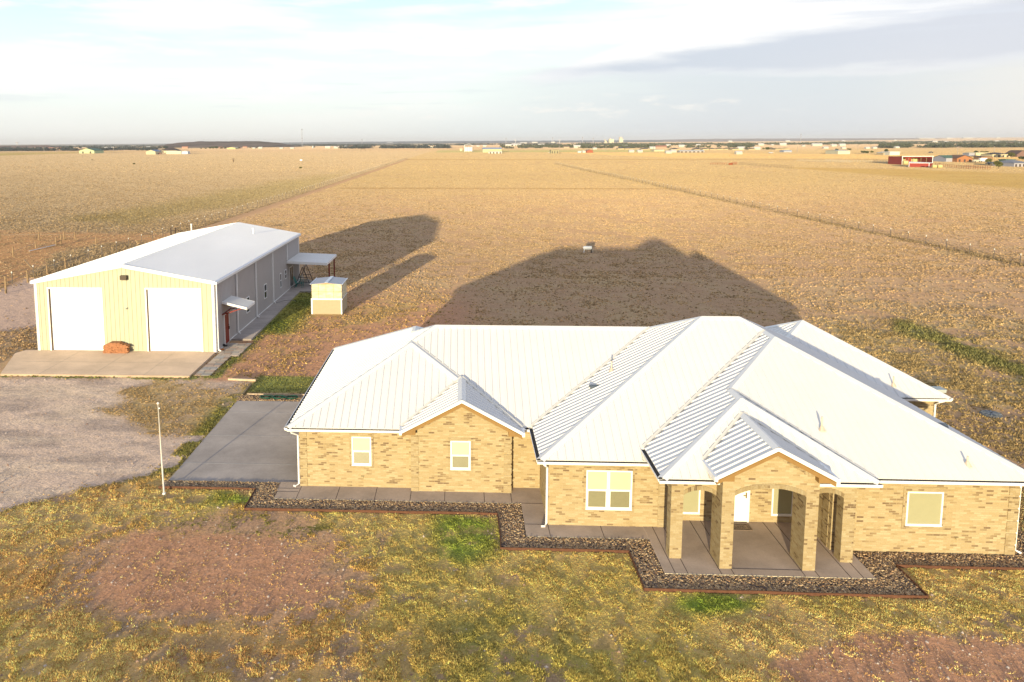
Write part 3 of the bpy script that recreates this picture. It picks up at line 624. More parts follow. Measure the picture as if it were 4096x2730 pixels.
def tufts(name, vlo, vhi, n, label, seed, blades, umin=-420, umax=2780, hs=1.0, cmul=1.25, fill=.15):
    """tufts spread so that they are about equally dense at every distance"""
    rg = np.random.default_rng(seed)
    px = rg.uniform(umin, umax, n)*1.7407; py = rg.uniform(vlo, vhi, n)*1.7407
    d = _f[:, None]+_r[:, None]*((px-2048-CX)/F_PX)[None]-_u[:, None]*((py-1365-CY)/F_PX)[None]
    t = -CAMH/d[2]; x = d[0]*t; y = d[1]*t
    k = ~excluded(x, y); x = x[k]; y = y[k]
    soil, grass, g, h = field(x, y)
    cl = fbm(x/.5, y/.5, 77, 3)*.55+fbm(x/1.7, y/1.7, 78, 3)*.45
    k = rg.uniform(0, 1, len(x)) < np.clip(g*(fill+sstep(cl, .62-g*.45, .74-g*.35)*1.1), 0, 1)
    x, y, grass, h = x[k], y[k], grass[k], h[k]; n = len(x); D = np.hypot(x, y)
    H = h*rg.uniform(.45, 1.35, n)*hs; sink = rg.uniform(.55, 1.35, (n, 1, 1)); w0 = np.maximum(.010, D*.00085)
    z0 = terrain_z(x, y)-.01
    nb = blades; ang = rg.uniform(0, 2*pi, (n, nb)); rad = rg.uniform(0, 1, (n, nb))*np.maximum(.03, H*.45)[:, None]
    bx = x[:, None]+np.cos(ang)*rad; by = y[:, None]+np.sin(ang)*rad
    lean = rg.uniform(.15, 1.0, (n, nb))*H[:, None]; la = ang+rg.uniform(-.7, .7, (n, nb)); hh = H[:, None]*rg.uniform(.55, 1.1, (n, nb))
    wa = rg.uniform(0, pi, (n, nb)); w = w0[:, None]*rg.uniform(.7, 1.5, (n, nb))
    zz = np.repeat(z0[:, None], nb, 1)
    A = np.stack([bx-np.cos(wa)*w, by-np.sin(wa)*w, zz], -1); B = np.stack([bx+np.cos(wa)*w, by+np.sin(wa)*w, zz], -1)
    T = np.stack([bx+np.cos(la)*lean, by+np.sin(la)*lean, zz+hh], -1)
    V = np.stack([A, B, T], 2).reshape(-1, 3); F = np.arange(len(V)).reshape(-1, 3)
    c = np.clip(grass[:, None, :]*rg.uniform(.78, 1.28, (n, 1, 1))*rg.uniform(.8, 1.2, (n, nb, 1))*cmul*sink, 0, .85)
    c = np.repeat(c.reshape(-1, 3), 3, 0); c = np.concatenate([c, np.ones((len(c), 1))], 1)
    print(name, n, 'tufts', len(F), 'tris')
    return tri_mesh(name, V, F, c, GRASSM, label, 'grass')
GRASSM = attr_mat('grass_blades', rough=.9, trans=.18)
tufts('lawn_grass', 1125, 1760, 820000, 'short green and straw-coloured lawn grass in front of the brick house', 11, 4, cmul=1.45, fill=.38, hs=.8)
tufts('weedy_grass', 640, 1125, 320000, 'sparse golden weeds on the red earth around the house and metal shop', 12, 4, cmul=1.1, fill=.25)
tufts('range_grass', 395, 640, 520000, 'dry golden grass of the open range behind the buildings', 13, 3, cmul=1.08, fill=.35, hs=.9)
tufts('range_grass', 333, 395, 130000, 'pale dry grass of the far fields up to the horizon', 14, 2, hs=1.3)
def pebbles():
    rg = np.random.default_rng(5); n = 26000
    px = rg.uniform(-30, 2380, n)*1.7407; py = rg.uniform(760, 1600, n)*1.7407
    d = _f[:, None]+_r[:, None]*((px-2048-CX)/F_PX)[None]-_u[:, None]*((py-1365-CY)/F_PX)[None]; t = -CAMH/d[2]; x = d[0]*t; y = d[1]*t
    soil, grass, g, h = field(x, y); k = (~excluded(x, y)) & (rg.uniform(0, 1, n) < (1-g)**2*.9); x = x[k]; y = y[k]; n = len(x)
    base = np.array([(1,0,0),(0,1,0),(-1,0,0),(0,-1,0),(0,0,1)]); fc = np.array([(0,1,4),(1,2,4),(2,3,4),(3,0,4)])
    s = (rg.uniform(.008, .028, n)*(1+rg.uniform(0, 1, n)**8*2))[:, None, None]; v = base[None]*s*rg.uniform(.6, 1.3, (n, 5, 1)); z = terrain_z(x, y)
    V = (v+np.stack([x, y, z-.002], -1)[:, None]).reshape(-1, 3); F = (fc[None]+np.arange(n)[:, None, None]*5).reshape(-1, 3)
    c = np.array([(.5,.38,.28),(.62,.52,.42),(.34,.2,.13),(.45,.3,.2)])[rg.integers(0, 4, n)]; c = np.repeat(np.concatenate([c, np.ones((n, 1))], 1), 5, 0)
    tri_mesh('pebbles', V, F, c, STONEM, 'small loose pebbles and clods on bare earth and gravel', 'gravel')
pebbles()

# ================================================================== BRICK HOUSE
HOUSE = Thing('brick_house', 'tan brick house with white ribbed metal hip roofs and arched porch', 'house', (5, 30, 0))
xL, yL, ze, hw, hm, yM, hc, yE = -7.078, 29.755, 2.627, 2.379, 2.909, 30.102, 2.394, 41.85
mL, mLf, mM, mm_ = .4938, .5366, .5454, .5253
z2, z3, x2, y2, x3, y3, yp, xp, xRR, h2 = 2.664, 2.971, 2.906, 26.887, 6.742, 25.152, 24.814, 13.782, 19.183, 3.770
mA, mB, mC, mD, mE, mF, mR = .4877, .5504, .4817, .4544, .5632, .5079, .4999
V3 = lambda x, y, z: Vector((x, y, z))
h3 = (xRR-x3)/(1/mC+1/mR); hp = (xp-x3)/(1/mC+1/mF); dz = z3-z2
EL = V3(xL, yL, ze); A_ = V3(xL+hw/mL, yL+hw/mLf, ze+hw); A2 = V3(A_.x, yM+hw/mM, ze+hw)
Bp = V3(xL+hm/mL, yM+hm/mM, ze+hm); xw = xL+2*hw/mL; mW = hw/(xw-A_.x)
yrM = 2*Bp.y-yM                                              # rear eave of the main roof
C_ = V3(xL+hc/mL, yE-hc/mm_, ze+hc); C2_ = V3(C_.x, yrM-hc/mM, ze+hc); El = V3(xL, yE, ze); xwr = xL+2*hc/mL
a2 = V3(x2+h2/mA, y2+h2/mB, z2+h2); b2 = V3(xRR-(h2-dz)/mR, a2.y, z2+h2)
yr2 = 2*a2.y-y2                                              # rear eave of the middle roof
hz = ze+hm-z2; Jr = V3(x2+hz/mA, yr2-hz/mB, ze+hm)           # main ridge meets the middle roof's rear hip
Vb = V3(x2, yM+(z2-ze)/mM, z2)                               # foot of the valley
J1 = V3(x3+h3/mC, y2+(h3+dz)/mB, z3+h3); P3 = V3(x3+h3/mC, y3+h3/mD, z3+h3)
Pp = V3(x3+hp/mC, yp+hp/mE, z3+hp); P2 = V3(Pp.x, y3+hp/mD, z3+hp)
V2f = V3(x3, y2+dz/mB, z3)
mbr = {}
def clip_line(poly, p0, axis, a0, bdir):
    ts = []
    n = len(poly)
    for i in range(n):
        q, r = poly[i], poly[(i+1) % n]; qa = (q-p0).dot(axis)-a0; ra = (r-p0).dot(axis)-a0
        if (qa > 0) != (ra > 0): t = qa/(qa-ra); ts.append((q+(r-q)*t-p0).dot(bdir))
    ts.sort(); return [(ts[i], ts[i+1]) for i in range(0, len(ts)-1, 2)]
def roof_plane(mb, poly, eave, sp=.305, hgt=.042, wb=.10, wt=.036, off=0.0, thick=.03):
    """flat panel with standing ribs running up the slope; eave = horizontal direction along the eave"""
    poly = [Vector(p) for p in poly]; e = Vector(eave).normalized()
    n = Vector((0,0,0))
    for i in range(len(poly)): n += poly[i].cross(poly[(i+1) % len(poly)])
    n.normalize(); n = -n if n.z < 0 else n
    b = n.cross(e).normalized(); b = -b if b.z < 0 else b
    p0 = poly[0]; a = [(p-p0).dot(e) for p in poly]
    mb.quad(*poly); mb.quad(*[p-n*thick for p in reversed(poly)])
    for i in range(len(poly)): q, r = poly[i], poly[(i+1) % len(poly)]; mb.quad(q, r, r-n*thick, q-n*thick)
    k = math.floor(min(a)/sp)-1
    while k*sp < max(a)+sp:
        s = k*sp+off
        for lo, hi in clip_line(poly, p0, e, s, b):
            lo += .01; hi -= .03
            if hi-lo < .08: continue
            q0 = p0+e*s+b*lo; q1 = p0+e*s+b*hi; m0 = len(mb.v)
            for q in (q0, q1):
                for ww, hh in ((-wb/2, 0), (-wt/2, hgt), (wt/2, hgt), (wb/2, 0)): mb.v.append(tuple(q+e*ww+n*(hh+.0005)))
            mb.f += [(m0, m0+1, m0+5, m0+4), (m0+1, m0+2, m0+6, m0+5), (m0+2, m0+3, m0+7, m0+6), (m0+3, m0+2, m0+1, m0), (m0+4, m0+5, m0+6, m0+7)]
        k += 1
    return n
X1, Y1 = V3(1,0,0), V3(0,1,0)
rf = MB()
nL = roof_plane(rf, [EL, A_, A2, Bp, C2_, C_, El], Y1)
nWF = roof_plane(rf, [EL, V3(xw, yL, ze), A_], X1)
nWR = roof_plane(rf, [A_, V3(xw, yL, ze), V3(xw, yM, ze), A2], Y1)
nM = roof_plane(rf, [V3(xw, yM, ze), Vb, Jr, Bp, A2], X1)
nMr = roof_plane(rf, [Bp, Jr, V3(x2+.5, yrM, ze), V3(xwr, yrM, ze), C2_], X1)
roof_plane(rf, [C2_, V3(xwr, yrM, ze), V3(xwr, yE, ze), C_], Y1)
nCr = roof_plane(rf, [El, C_, V3(xwr, yE, ze)], X1)
n2L = roof_plane(rf, [V3(x2, y2, z2), a2, Jr, Vb], Y1)
n2F = roof_plane(rf, [V3(x2, y2, z2), V3(x3+.45, y2, z2), V3(x3+.45, V2f.y+.2, z3+.2*mB), V2f, J1, b2, a2], X1)
n2B = roof_plane(rf, [a2, b2, V3(xRR, yr2+.4, z3-.2), V3(x2+.6, yr2, z2), Jr], X1)
nR = roof_plane(rf, [V3(xRR, y3, z3), P3, J1, b2, V3(xRR, yr2-.2, z3)], Y1)
n3L = roof_plane(rf, [V3(x3, yp, z3), Pp, P2, P3, J1, V2f], Y1)
n3F = roof_plane(rf, [V3(xRR, y3, z3), V3(xp, y3, z3), P2, P3], X1)
nPR = roof_plane(rf, [Pp, V3(xp, yp, z3), V3(xp, y3, z3), P2], Y1)
nPF = roof_plane(rf, [V3(x3, yp, z3), V3(xp, yp, z3), Pp], X1)
# rear right block
xR, yR, hr = 21.987, 34.512, 2.417
mRr = .5253; rx = xR-hr/mRr; ry = yR+hr/mRr; Ra = V3(rx, ry, ze+hr); rl = rx-hr/mRr; rb = ry+hr/mRr
nRf = roof_plane(rf, [V3(rl, yR, ze), V3(xR, yR, ze), Ra], X1)
nRl = roof_plane(rf, [V3(rl, yR, ze), Ra, V3(rl, rb, ze)], Y1)
nRr = roof_plane(rf, [V3(xR, yR, ze), V3(xR, rb, ze), Ra], Y1)
nRb = roof_plane(rf, [V3(xR, rb, ze), V3(rl, rb, ze), Ra], X1)
# front gables
GLt = FY(*Cv(20, 360), WY2-.33); GLa = FY(*Cv(705, 12), WY2-.33); GLr = FY(*Cv(1405, 385), WY2-.33)
GPt = FY(*CP(1270, 1215), ARC_Y-.28); GPa = FY(*CQ(253, 567), ARC_Y-.28); GPr = FY(*CQ(1190, 1055), ARC_Y-.28)
def gable(t, a, r, yback_of):
    zt = (t.z+r.z)/2; cx = a.x; wl = a.x-t.x; wr = r.x-a.x; w = (wl+wr)/2; y = a.y
    T = V3(cx-w, y, zt); R_ = V3(cx+w, y, zt); A = V3(cx, y, a.z)
    fn, y0, z0, sl = yback_of                     # plane behind: z = z0 + sl (y-y0)
    yb = lambda z: y0+(z-z0)/sl
    Ab = V3(cx, yb(a.z)+.02, a.z); Tb = V3(cx-w, max(yb(zt), y+.05), zt); Rb = V3(cx+w, max(yb(zt), y+.05), zt)
    nl = roof_plane(rf, [T, Tb, Ab, A], Y1); nr = roof_plane(rf, [A, Ab, Rb, R_], Y1)
    return T, A, R_, Ab, Tb, Rb, nl, nr
gL = gable(GLt, GLa, GLr, (None, yL, ze, mLf)); gP = gable(GPt, GPa, GPr, (None, yp, z3, mE))
ROOF = HOUSE.part(rf, 'roof', ROOFM)
# caps over hips and ridges, trims along valleys
def strip(mb, p, q, n, w, h0, flip):
    d = (q-p).normalized(); t = n.cross(d).normalized()
    if flip: t = -t
    mb.quad(p+n*h0, q+n*h0, q+t*w+n*h0, p+t*w+n*h0); mb.quad(p+t*w+n*h0, q+t*w+n*h0, q+t*w+n*.002, p+t*w+n*.002)
def cap(mb, p, q, n1, n2, w=.17, h=.056):
    p = Vector(p); q = Vector(q); d = (q-p).normalized(); up = (n1+n2).normalized()*h
    for n in (n1, n2):
        t = n.cross(d).normalized(); t = -t if t.z > 0 else t
        if abs(t.z) < 1e-4: pass
        mb.quad(p+up, q+up, q+t*w+n*.047, p+t*w+n*.047); mb.quad(p+t*w+n*.047, q+t*w+n*.047, q+t*w+n*.001, p+t*w+n*.001)
cp = MB()
for p, q, n_, m_ in ((EL, A_, nL, nWF), (A_, V3(xw, yL, ze), nWF, nWR), (A2, Bp, nL, nM), (A_, A2, nL, nWR), (Bp, Jr, nM, nMr), (El, C_, nL, nCr), (C_, V3(xwr, yE, ze), nCr, V3(.45,0,.9)),
    (C2_, C_, nL, V3(.45,0,.9)), (Bp, C2_, nL, nMr), (V3(x2, y2, z2), a2, n2L, n2F), (a2, b2, n2F, n2B), (a2, Jr, n2L, n2B), (b2, J1, n2F, nR), (b2, V3(xRR, yr2-.2, z3), nR, n2B), (J1, P3, n3L, nR), (P3, V3(xRR, y3, z3), n3F, nR),
    (P3, P2, n3L, n3F), (P2, Pp, n3L, nPR), (Pp, V3(x3, yp, z3), n3L, nPF), (Pp, V3(xp, yp, z3), nPF, nPR), (Ra, V3(xR, yR, ze), nRf, nRr), (Ra, V3(rl, yR, ze), nRf, nRl), (Ra, V3(rl, rb, ze), nRl, nRb), (Ra, V3(xR, rb, ze), nRr, nRb),
    (gL[1], gL[3], gL[6], gL[7]), (gP[1], gP[3], gP[6], gP[7])):
    cap(cp, p, q, n_, m_)
HOUSE.part(cp, 'ridge_cap', CAPM, ROOF)
vl = MB()
def valley(p, q, n1, n2, w=.085):
    p = Vector(p); q = Vector(q); d = (q-p).normalized()
    for n in (n1, n2):
        t = n.cross(d).normalized(); t = -t if t.z < 0 else t
        vl.quad(p+n*.046+(n1+n2)*.012, q+n*.046+(n1+n2)*.012, q+t*w+n*.048, p+t*w+n*.048)
valley(Vb, Jr, n2L, nM); valley(V2f, J1, n3L, n2F); valley(V3(xw, yM, ze), A2, nWR, nM); valley(V3(xp, y3, z3), P2, nPR, n3F)
valley(gL[4], gL[3], gL[6], nWF); valley(gL[5], gL[3], gL[7], nWF); valley(gP[4], gP[3], gP[6], nPF); valley(gP[5], gP[3], gP[7], nPF)
HOUSE.part(vl, 'valley_trim', mat('valley_metal', (.74, .70, .60), rough=.5, var=.04), ROOF)
# gable rakes (white), tan soffit and boxed returns
def rake(T, A, R_, wy, Tb, Rb):
    rk = MB(); so = MB()
    for p, q in ((T, A), (A, R_)):
        n = V3(0, -1, 0); dn = V3(0, 0, -.125)
        p_, q_ = p+V3(0,-.022,.035), q+V3(0,-.022,.035)
        rk.quad(p_+dn, q_+dn, q_, p_); rk.quad(p_, q_, q_+V3(0,.05,0), p_+V3(0,.05,0)); rk.quad(p_+dn, p_+dn+V3(0,.04,0), q_+dn+V3(0,.04,0), q_+dn)
        so.quad(p+V3(0,0,-.12), q+V3(0,0,-.12), q+V3(0,wy-A.y+.01,-.12), p+V3(0,wy-A.y+.01,-.12))
        so.quad(p+V3(0,.03,-.04), q+V3(0,.03,-.04), q+V3(0,.03,-.27), p+V3(0,.03,-.27)); so.quad(p+V3(0,.03,-.27), q+V3(0,.03,-.27), q+V3(0,wy-A.y+.01,-.27), p+V3(0,wy-A.y+.01,-.27))
    for (e, s, b) in ((T, 1, Tb), (R_, -1, Rb)):       # boxed eave return: triangle in front, closed below
        xi = e.x+s*.56; zi = e.z+.56*(A.z-e.z)/abs(A.x-e.x)-.14; y0 = e.y+.02
        so.quad(V3(e.x+s*.03, y0, e.z-.15), V3(xi, y0, e.z-.15), V3(xi, y0, zi), V3(e.x+s*.03, y0, e.z-.12))
        so.quad(V3(xi, y0, e.z-.15), V3(xi, wy+.01, e.z-.15), V3(xi, wy+.01, zi), V3(xi, y0, zi))
        so.quad(V3(e.x+s*.03, y0, e.z-.15), V3(e.x+s*.03, b.y, e.z-.15), V3(xi, max(b.y, wy+.01), e.z-.15), V3(xi, y0, e.z-.15))
        rk.box((e.x-s*.09, e.y-.03, e.z-.15), (e.x+s*.02, max(b.y, e.y+.1), e.z+.02))
    HOUSE.part(rk, 'rake_trim', WHITE, ROOF); HOUSE.part(so, 'soffit', SOFF, ROOF)
rake(gL[0], gL[1], gL[2], WY2, gL[4], gL[5]); rake(gP[0], gP[1], gP[2], ARC_Y, gP[4], gP[5])
# flat soffits under the eaves
so = MB()
so.quad(*[V3(x, y, ze-.13) for x, y in ((xL+.02, yL+.02), (xw, yL+.02), (xw, yM+.02), (x2+.3, yM+.02), (x2+.3, yE-.02), (xL+.02, yE-.02))])
so.quad(*[V3(x, y, z2-.125) for x, y in ((x2+.02, y2+.02), (x3+.45, y2+.02), (x3+.45, yr2), (x2+.02, yr2))])
so.quad(*[V3(x, y, z3-.14) for x, y in ((x3+.02, yp+.02), (xp, yp+.02), (xp, y3+.02), (xRR-.02, y3+.02), (xRR-.02, yr2), (x3+.02, yr2))])
so.quad(*[V3(x, y, ze-.14) for x, y in ((rl, yR+.02), (xR-.02, yR+.02), (xR-.02, rb-.02), (rl, rb-.02))])
HOUSE.part(so, 'soffit', SOFF, ROOF)
# gutters
def gutter(p, q, outn):
    p = Vector(p); q = Vector(q); o = Vector(outn); g_ = MB(); d_ = MB(); w = .125; dn = V3(0,0,-.135); tp = V3(0,0,-.018)
    dd = (q-p).normalized(); p = p-dd*.0; q = q+dd*.0
    g_.quad(p+o*w+dn*.9, q+o*w+dn*.9, q+o*(w+.02)+tp, p+o*(w+.02)+tp); g_.quad(p+o*w+tp, q+o*w+tp, q+o*w+dn*.9, p+o*w+dn*.9); g_.quad(p+o*(w+.02)+tp, q+o*(w+.02)+tp, q+o*w+tp, p+o*w+tp)
    g_.quad(p+dn, q+dn, q+o*w+dn*.9, p+o*w+dn*.9); g_.quad(p+tp-V3(0,0,.03), q+tp-V3(0,0,.03), q+dn, p+dn)
    for r in (p, q): g_.quad(r+dn, r+o*w+dn*.9, r+o*(w+.02)+tp, r+tp)
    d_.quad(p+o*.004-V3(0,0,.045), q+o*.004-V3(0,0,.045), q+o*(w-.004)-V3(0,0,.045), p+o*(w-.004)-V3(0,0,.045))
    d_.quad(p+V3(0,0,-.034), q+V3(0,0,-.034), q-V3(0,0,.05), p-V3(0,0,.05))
    e = HOUSE.part(g_, 'gutter', WHITE); HOUSE.part(d_, 'gutter_shade', GUTD, e)  # near-black strips paint in the shade inside the gutter
FN, LN, RN = V3(0,-1,0), V3(-1,0,0), V3(1,0,0)
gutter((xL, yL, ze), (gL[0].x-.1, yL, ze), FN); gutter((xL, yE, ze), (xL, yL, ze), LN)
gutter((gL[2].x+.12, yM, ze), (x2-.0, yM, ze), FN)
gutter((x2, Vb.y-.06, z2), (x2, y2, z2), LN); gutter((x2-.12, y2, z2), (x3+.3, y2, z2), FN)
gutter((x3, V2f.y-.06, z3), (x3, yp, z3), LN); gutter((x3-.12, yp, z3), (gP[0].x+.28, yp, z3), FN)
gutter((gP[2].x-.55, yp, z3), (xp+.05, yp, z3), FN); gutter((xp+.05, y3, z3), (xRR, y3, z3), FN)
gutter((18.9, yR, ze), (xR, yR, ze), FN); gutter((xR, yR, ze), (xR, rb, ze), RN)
# walls
wl = MB()
def wall(x0, y0, x1, y1, zt, zb=-.05): wl.quad(V3(x0,y0,zb), V3(x1,y1,zb), V3(x1,y1,zt), V3(x0,y0,zt))
T1, T2, T3 = ze-.10, z2-.10, z3-.10
wall(WX1, 41.5, WX1, WY1, T1); wall(WX1, WY1, WX1B, WY1, T1); wall(WX1B, WY1, WX1B, WY2, T1); wall(WX1B, WY2, WX2R, WY2, T1)
wall(WX2R, WY2, WX2R, WY3, T1); wall(WX2R, WY3, WX4, WY3, T1+.03); wall(WX4, WY3+.01, WX4, WY4, T2)
wall(WX4, WY4, M2R, WY4, T2); wall(M2R, WY4, M2R, PBACK, T3); wall(M2R, PBACK, PIL.x, PBACK, T3); wall(PIL.x, PBACK, PIL.x, WY5, T3)
wall(PIL.x, WY5, WX5, WY5, T3); wall(WX5, WY5, WX5, 34.9, T3)
RWX = FY(*Cr(915, 500), 34.85).x
wall(WX5, 34.85, RWX, 34.85, T1); wall(RWX, 34.85, RWX, rb-.4, T1); wall(RWX, rb-.4, 12, rb-.4, T1); wall(12, rb-.4, 12, 41.5, T1); wall(12, 41.5, WX1, 41.5, T1)
# gable triangles
for (T, A, R_, y, xl, xr, zb) in ((gL[0], gL[1], gL[2], WY2, WX1B, WX2R, T1), ):
    s = (A.z-T.z)/(A.x-T.x); zt = lambda x: A.z-abs(x-A.x)*s-.10
    wl.quad(V3(xl, y, zb), V3(xr, y, zb), V3(xr, y, zt(xr)), V3(A.x, y, A.z-.10), V3(xl, y, zt(xl)))
WALL = HOUSE.part(wl, 'wall', BRICK)
# raised brickwork: corner quoins, window surrounds, rake course
tr = MB()
def quoin(x0, x1, y, nn=6, z0=0.0, pitch=.437, hgt=.365, t=.025):
    tr = MB()
    for i in range(nn):
        z = z0+i*pitch
        if z > 2.35: break
        tr.box((x0, y-t, z), (x1, y+.01, min(z+hgt, 2.45)))
    HOUSE.part(tr, 'corner_quoin', PIER, WALL)
quoin(WX1-.02, WX1+.29, WY1, z0=0); quoin(WX1B-.005, WX1B+.30, WY2, z0=-.15); quoin(WX2R-.30, WX2R+.02, WY2); quoin(WX5-.33, WX5+.02, WY5, 7); quoin(M2R-.35, M2R+.02, WY4)
tr = MB()
for i in range(6): tr.box((PIL.x-.02, WY5+.2, .05+i*.437), (PIL.x+.02, WY5+.6, .05+i*.437+.365))
HOUSE.part(tr, 'corner_quoin', PIER, WALL)
def surround(x0, x1, z0, z1, y, b=.09, t=.02):
    tr = MB()
    tr.box((x0-b, y-t, z1), (x1+b, y+.01, z1+b*1.3)); tr.box((x0-b, y-t, z0-b*1.2), (x1+b, y+.01, z0))
    tr.box((x0-b, y-t, z0), (x0, y+.01, z1)); tr.box((x1, y-t, z0), (x1+b, y+.01, z1)); HOUSE.part(tr, 'window_surround', PIER, WALL)
def win(x0, x1, z0, z1, y, kind='hung', mullion=None, out=-1):
    fr = MB(); b = .055; pr = .035
    fr.box((x0, y-pr, z0), (x0+b, y, z1)); fr.box((x1-b, y-pr, z0), (x1, y, z1)); fr.box((x0+b, y-pr, z1-b), (x1-b, y, z1)); fr.box((x0+b, y-pr, z0), (x1-b, y, z0+b))
    fr.box((x0-.01, y-pr-.02, z0-.02), (x1+.01, y-pr+.01, z0+.012))
    cells = [(x0+b, x1-b)]
    if mullion: fr.box((mullion-b, y-pr, z0+b), (mullion+b, y, z1-b)); cells = [(x0+b, mullion-b), (mullion+b, x1-b)]
    zm = z0+(z1-z0)*.49
    up, lo, gl = MB(), MB(), MB()
    for a, c in cells:
        if kind == 'hung':
            fr.box((a, y-pr+.006, zm-.035), (c, y, zm+.035)); s = .028
            for u0, u1 in ((a, a+s), (c-s, c)): fr.box((u0, y-pr+.016, z0+b), (u1, y, zm-.035))
            fr.box((a+s, y-pr+.016, z0+b), (c-s, y, z0+b+s))
            k = zm+.035
            while k < z1-b-.01: up.quad(V3(a, y-.010, k), V3(c, y-.010, k), V3(c, y-.003, min(k+.05, z1-b)), V3(a, y-.003, min(k+.05, z1-b))); k += .05
            k = z0+b+s
            while k < zm-.04: lo.quad(V3(a+s, y-.013, k), V3(c-s, y-.013, k), V3(c-s, y-.004, min(k+.045, zm-.035)), V3(a+s, y-.004, min(k+.045, zm-.035))); k += .05
        else:
            lo.quad(V3(a, y-.006, z0+b), V3(c, y-.006, z0+b), V3(c, y-.006, z1-b), V3(a, y-.006, z1-b))
    e = HOUSE.part(fr, 'window', WHITE)
    if kind == 'hung': HOUSE.part(up, 'upper_blind', BLIND, e)
    gl.quad(V3(x0+b, y-.0015, z0+b), V3(x1-b, y-.0015, z0+b), V3(x1-b, y-.0015, z1-b), V3(x0+b, y-.0015, z1-b)); HOUSE.part(gl, 'glass', DGLASS, e)
    HOUSE.part(lo, 'insect_screen' , SCREEN if kind == 'hung' else mat('fixed_screen', (.36,.345,.205), rough=.5, var=.03), e)
a, b = FY(*Cw(1005, 378), WY1), FY(*Cw(1318, 830), WY1); win(a.x, b.x, b.z, a.z, WY1); surround(a.x, b.x, b.z, a.z, WY1)
a, b = FY(*Cv(575, 465), WY2), FY(*Cv(805, 795), WY2); win(a.x, b.x, b.z, a.z, WY2); surround(a.x, b.x, b.z, a.z, WY2)
a, b = FY(*C3(55, 820), WY4), FY(*C3(272, 1012), WY4); c = FY(*C3(160, 915), WY4); win(a.x, b.x, b.z, a.z, WY4, mullion=c.x); surround(a.x, b.x, b.z, a.z, WY4)
a, b = FY(*Cq(450, 402), WY5), FY(*Cq(918, 882), WY5); win(a.x, b.x, b.z, a.z, WY5, 'fixed'); surround(a.x, b.x, b.z, a.z, WY5, b=.12)
a, b = FY(*C8(708, 278), PBACK), FY(*C8(695, 480), PBACK); WZ0 = b.z; win(a.x-.95, a.x, WZ0, WZ0+1.5, PBACK, 'fixed')
a = FY(*C8(1385, 240), PBACK); b = FY(*C8(1575, 498), PBACK); win(a.x, b.x, WZ0, WZ0+1.5, PBACK, 'fixed')
tr_w = FY(*C8(1155, 268), PBACK).x
# rowlock course under the gable rakes
for g_, y, n_ in ((gL, WY2, 17), (gP, ARC_Y, 15)):
    tr = MB()
    T, A, R_ = g_[0], g_[1], g_[2]; s = (A.z-T.z)/(A.x-T.x)
    for sg in (-1, 1):
        for i in range(n_):
            d0 = .06+i*.115; x0 = A.x+sg*d0; x1 = A.x+sg*(d0+.105); z0 = A.z-d0*s-.20; z1 = A.z-(d0+.105)*s-.20
            if x0 < T.x+.62 or x1 > R_.x-.62: continue
            tr.quad(V3(x0, y-.015, z0-.21), V3(x1, y-.015, z1-.21), V3(x1, y-.015, z1), V3(x0, y-.015, z0)); tr.quad(V3(x0, y-.015, z0-.21), V3(x0, y, z0-.21), V3(x1, y, z1-.21), V3(x1, y-.015, z1-.21))
    HOUSE.part(tr, 'rake_course', PIER, WALL)
# porch piers and arches
pb = MB()
def pier(p, d): 
    q = MB(); q.box((p.x, p.y, 0), (p.x+CW, p.y+d, T3-.0)); HOUSE.part(q, 'porch_pier', PIER)
colA.y = ARS_Y; colD.y = ARS_Y; colB.y = ARC_Y; colC.y = ARC_Y
pier(colA, CW+.03); pier(colB, .97); pier(colC, .97); pier(colD, CW+.03)
def arch(x0, x1, y, t, zs, zc, ztop, name='porch_arch'):
    q = MB(); r = MB(); N_ = 22; pts = []
    for i in range(N_+1):
        u = i/N_*2-1; pts.append((x0+(x1-x0)*i/N_, zs+(zc-zs)*math.sqrt(max(0, 1-.80*u*u))/(1) - (zc-zs)*(math.sqrt(.2))*(abs(u)**2)))
    for i in range(N_):
        (xa, za), (xb, zb) = pts[i], pts[i+1]
        q.quad(V3(xa, y, za), V3(xb, y, zb), V3(xb, y, ztop), V3(xa, y, ztop)); q.quad(V3(xb, y+t, zb), V3(xa, y+t, za), V3(xa, y+t, ztop), V3(xb, y+t, ztop)); q.quad(V3(xa, y, za), V3(xa, y+t, za), V3(xb, y+t, zb), V3(xb, y, zb))
        if True:
            h_ = .155; g = .012
            r.quad(V3(xa, y-.022, za), V3(xb-g, y-.022, zb), V3(xb-g, y-.022, zb+h_), V3(xa, y-.022, za+h_)); r.quad(V3(xa, y-.022, za+h_), V3(xb-g, y-.022, zb+h_), V3(xb-g, y, zb+h_), V3(xa, y, za+h_)); r.quad(V3(xa, y, za), V3(xb-g, y, zb), V3(xb-g, y-.022, zb), V3(xa, y-.022, za))
    e = HOUSE.part(q, name, BRICK); HOUSE.part(r, 'arch_ring', RING, e)
zc_t = FY(*C8(1380, 243), ARC_Y).z; zs_t = FY(*C8(1038, 305), ARC_Y).z
arch(colB.x+CW, colC.x, ARC_Y+.002, .38, zs_t-.03, zc_t, T3)
zq = FY(*C8(720, 262), ARS_Y).z; zs_q = FY(*C8(553, 300), ARS_Y).z
arch(colA.x+CW, colB.x, ARS_Y+.002, .38, zs_q-.03, zq, T3); arch(colC.x+CW, colD.x, ARS_Y+.002, .38, zs_q-.03, zq, T3)
up = MB()
T, A, R_ = gP[0], gP[1], gP[2]; s = (A.z-T.z)/(A.x-T.x); zt = lambda x: A.z-abs(x-A.x)*s-.10
xl, xr = colB.x, colC.x+CW
up.quad(V3(xl, ARC_Y, T3), V3(xr, ARC_Y, T3), V3(xr, ARC_Y, zt(xr)), V3(A.x, ARC_Y, A.z-.10), V3(xl, ARC_Y, zt(xl)))
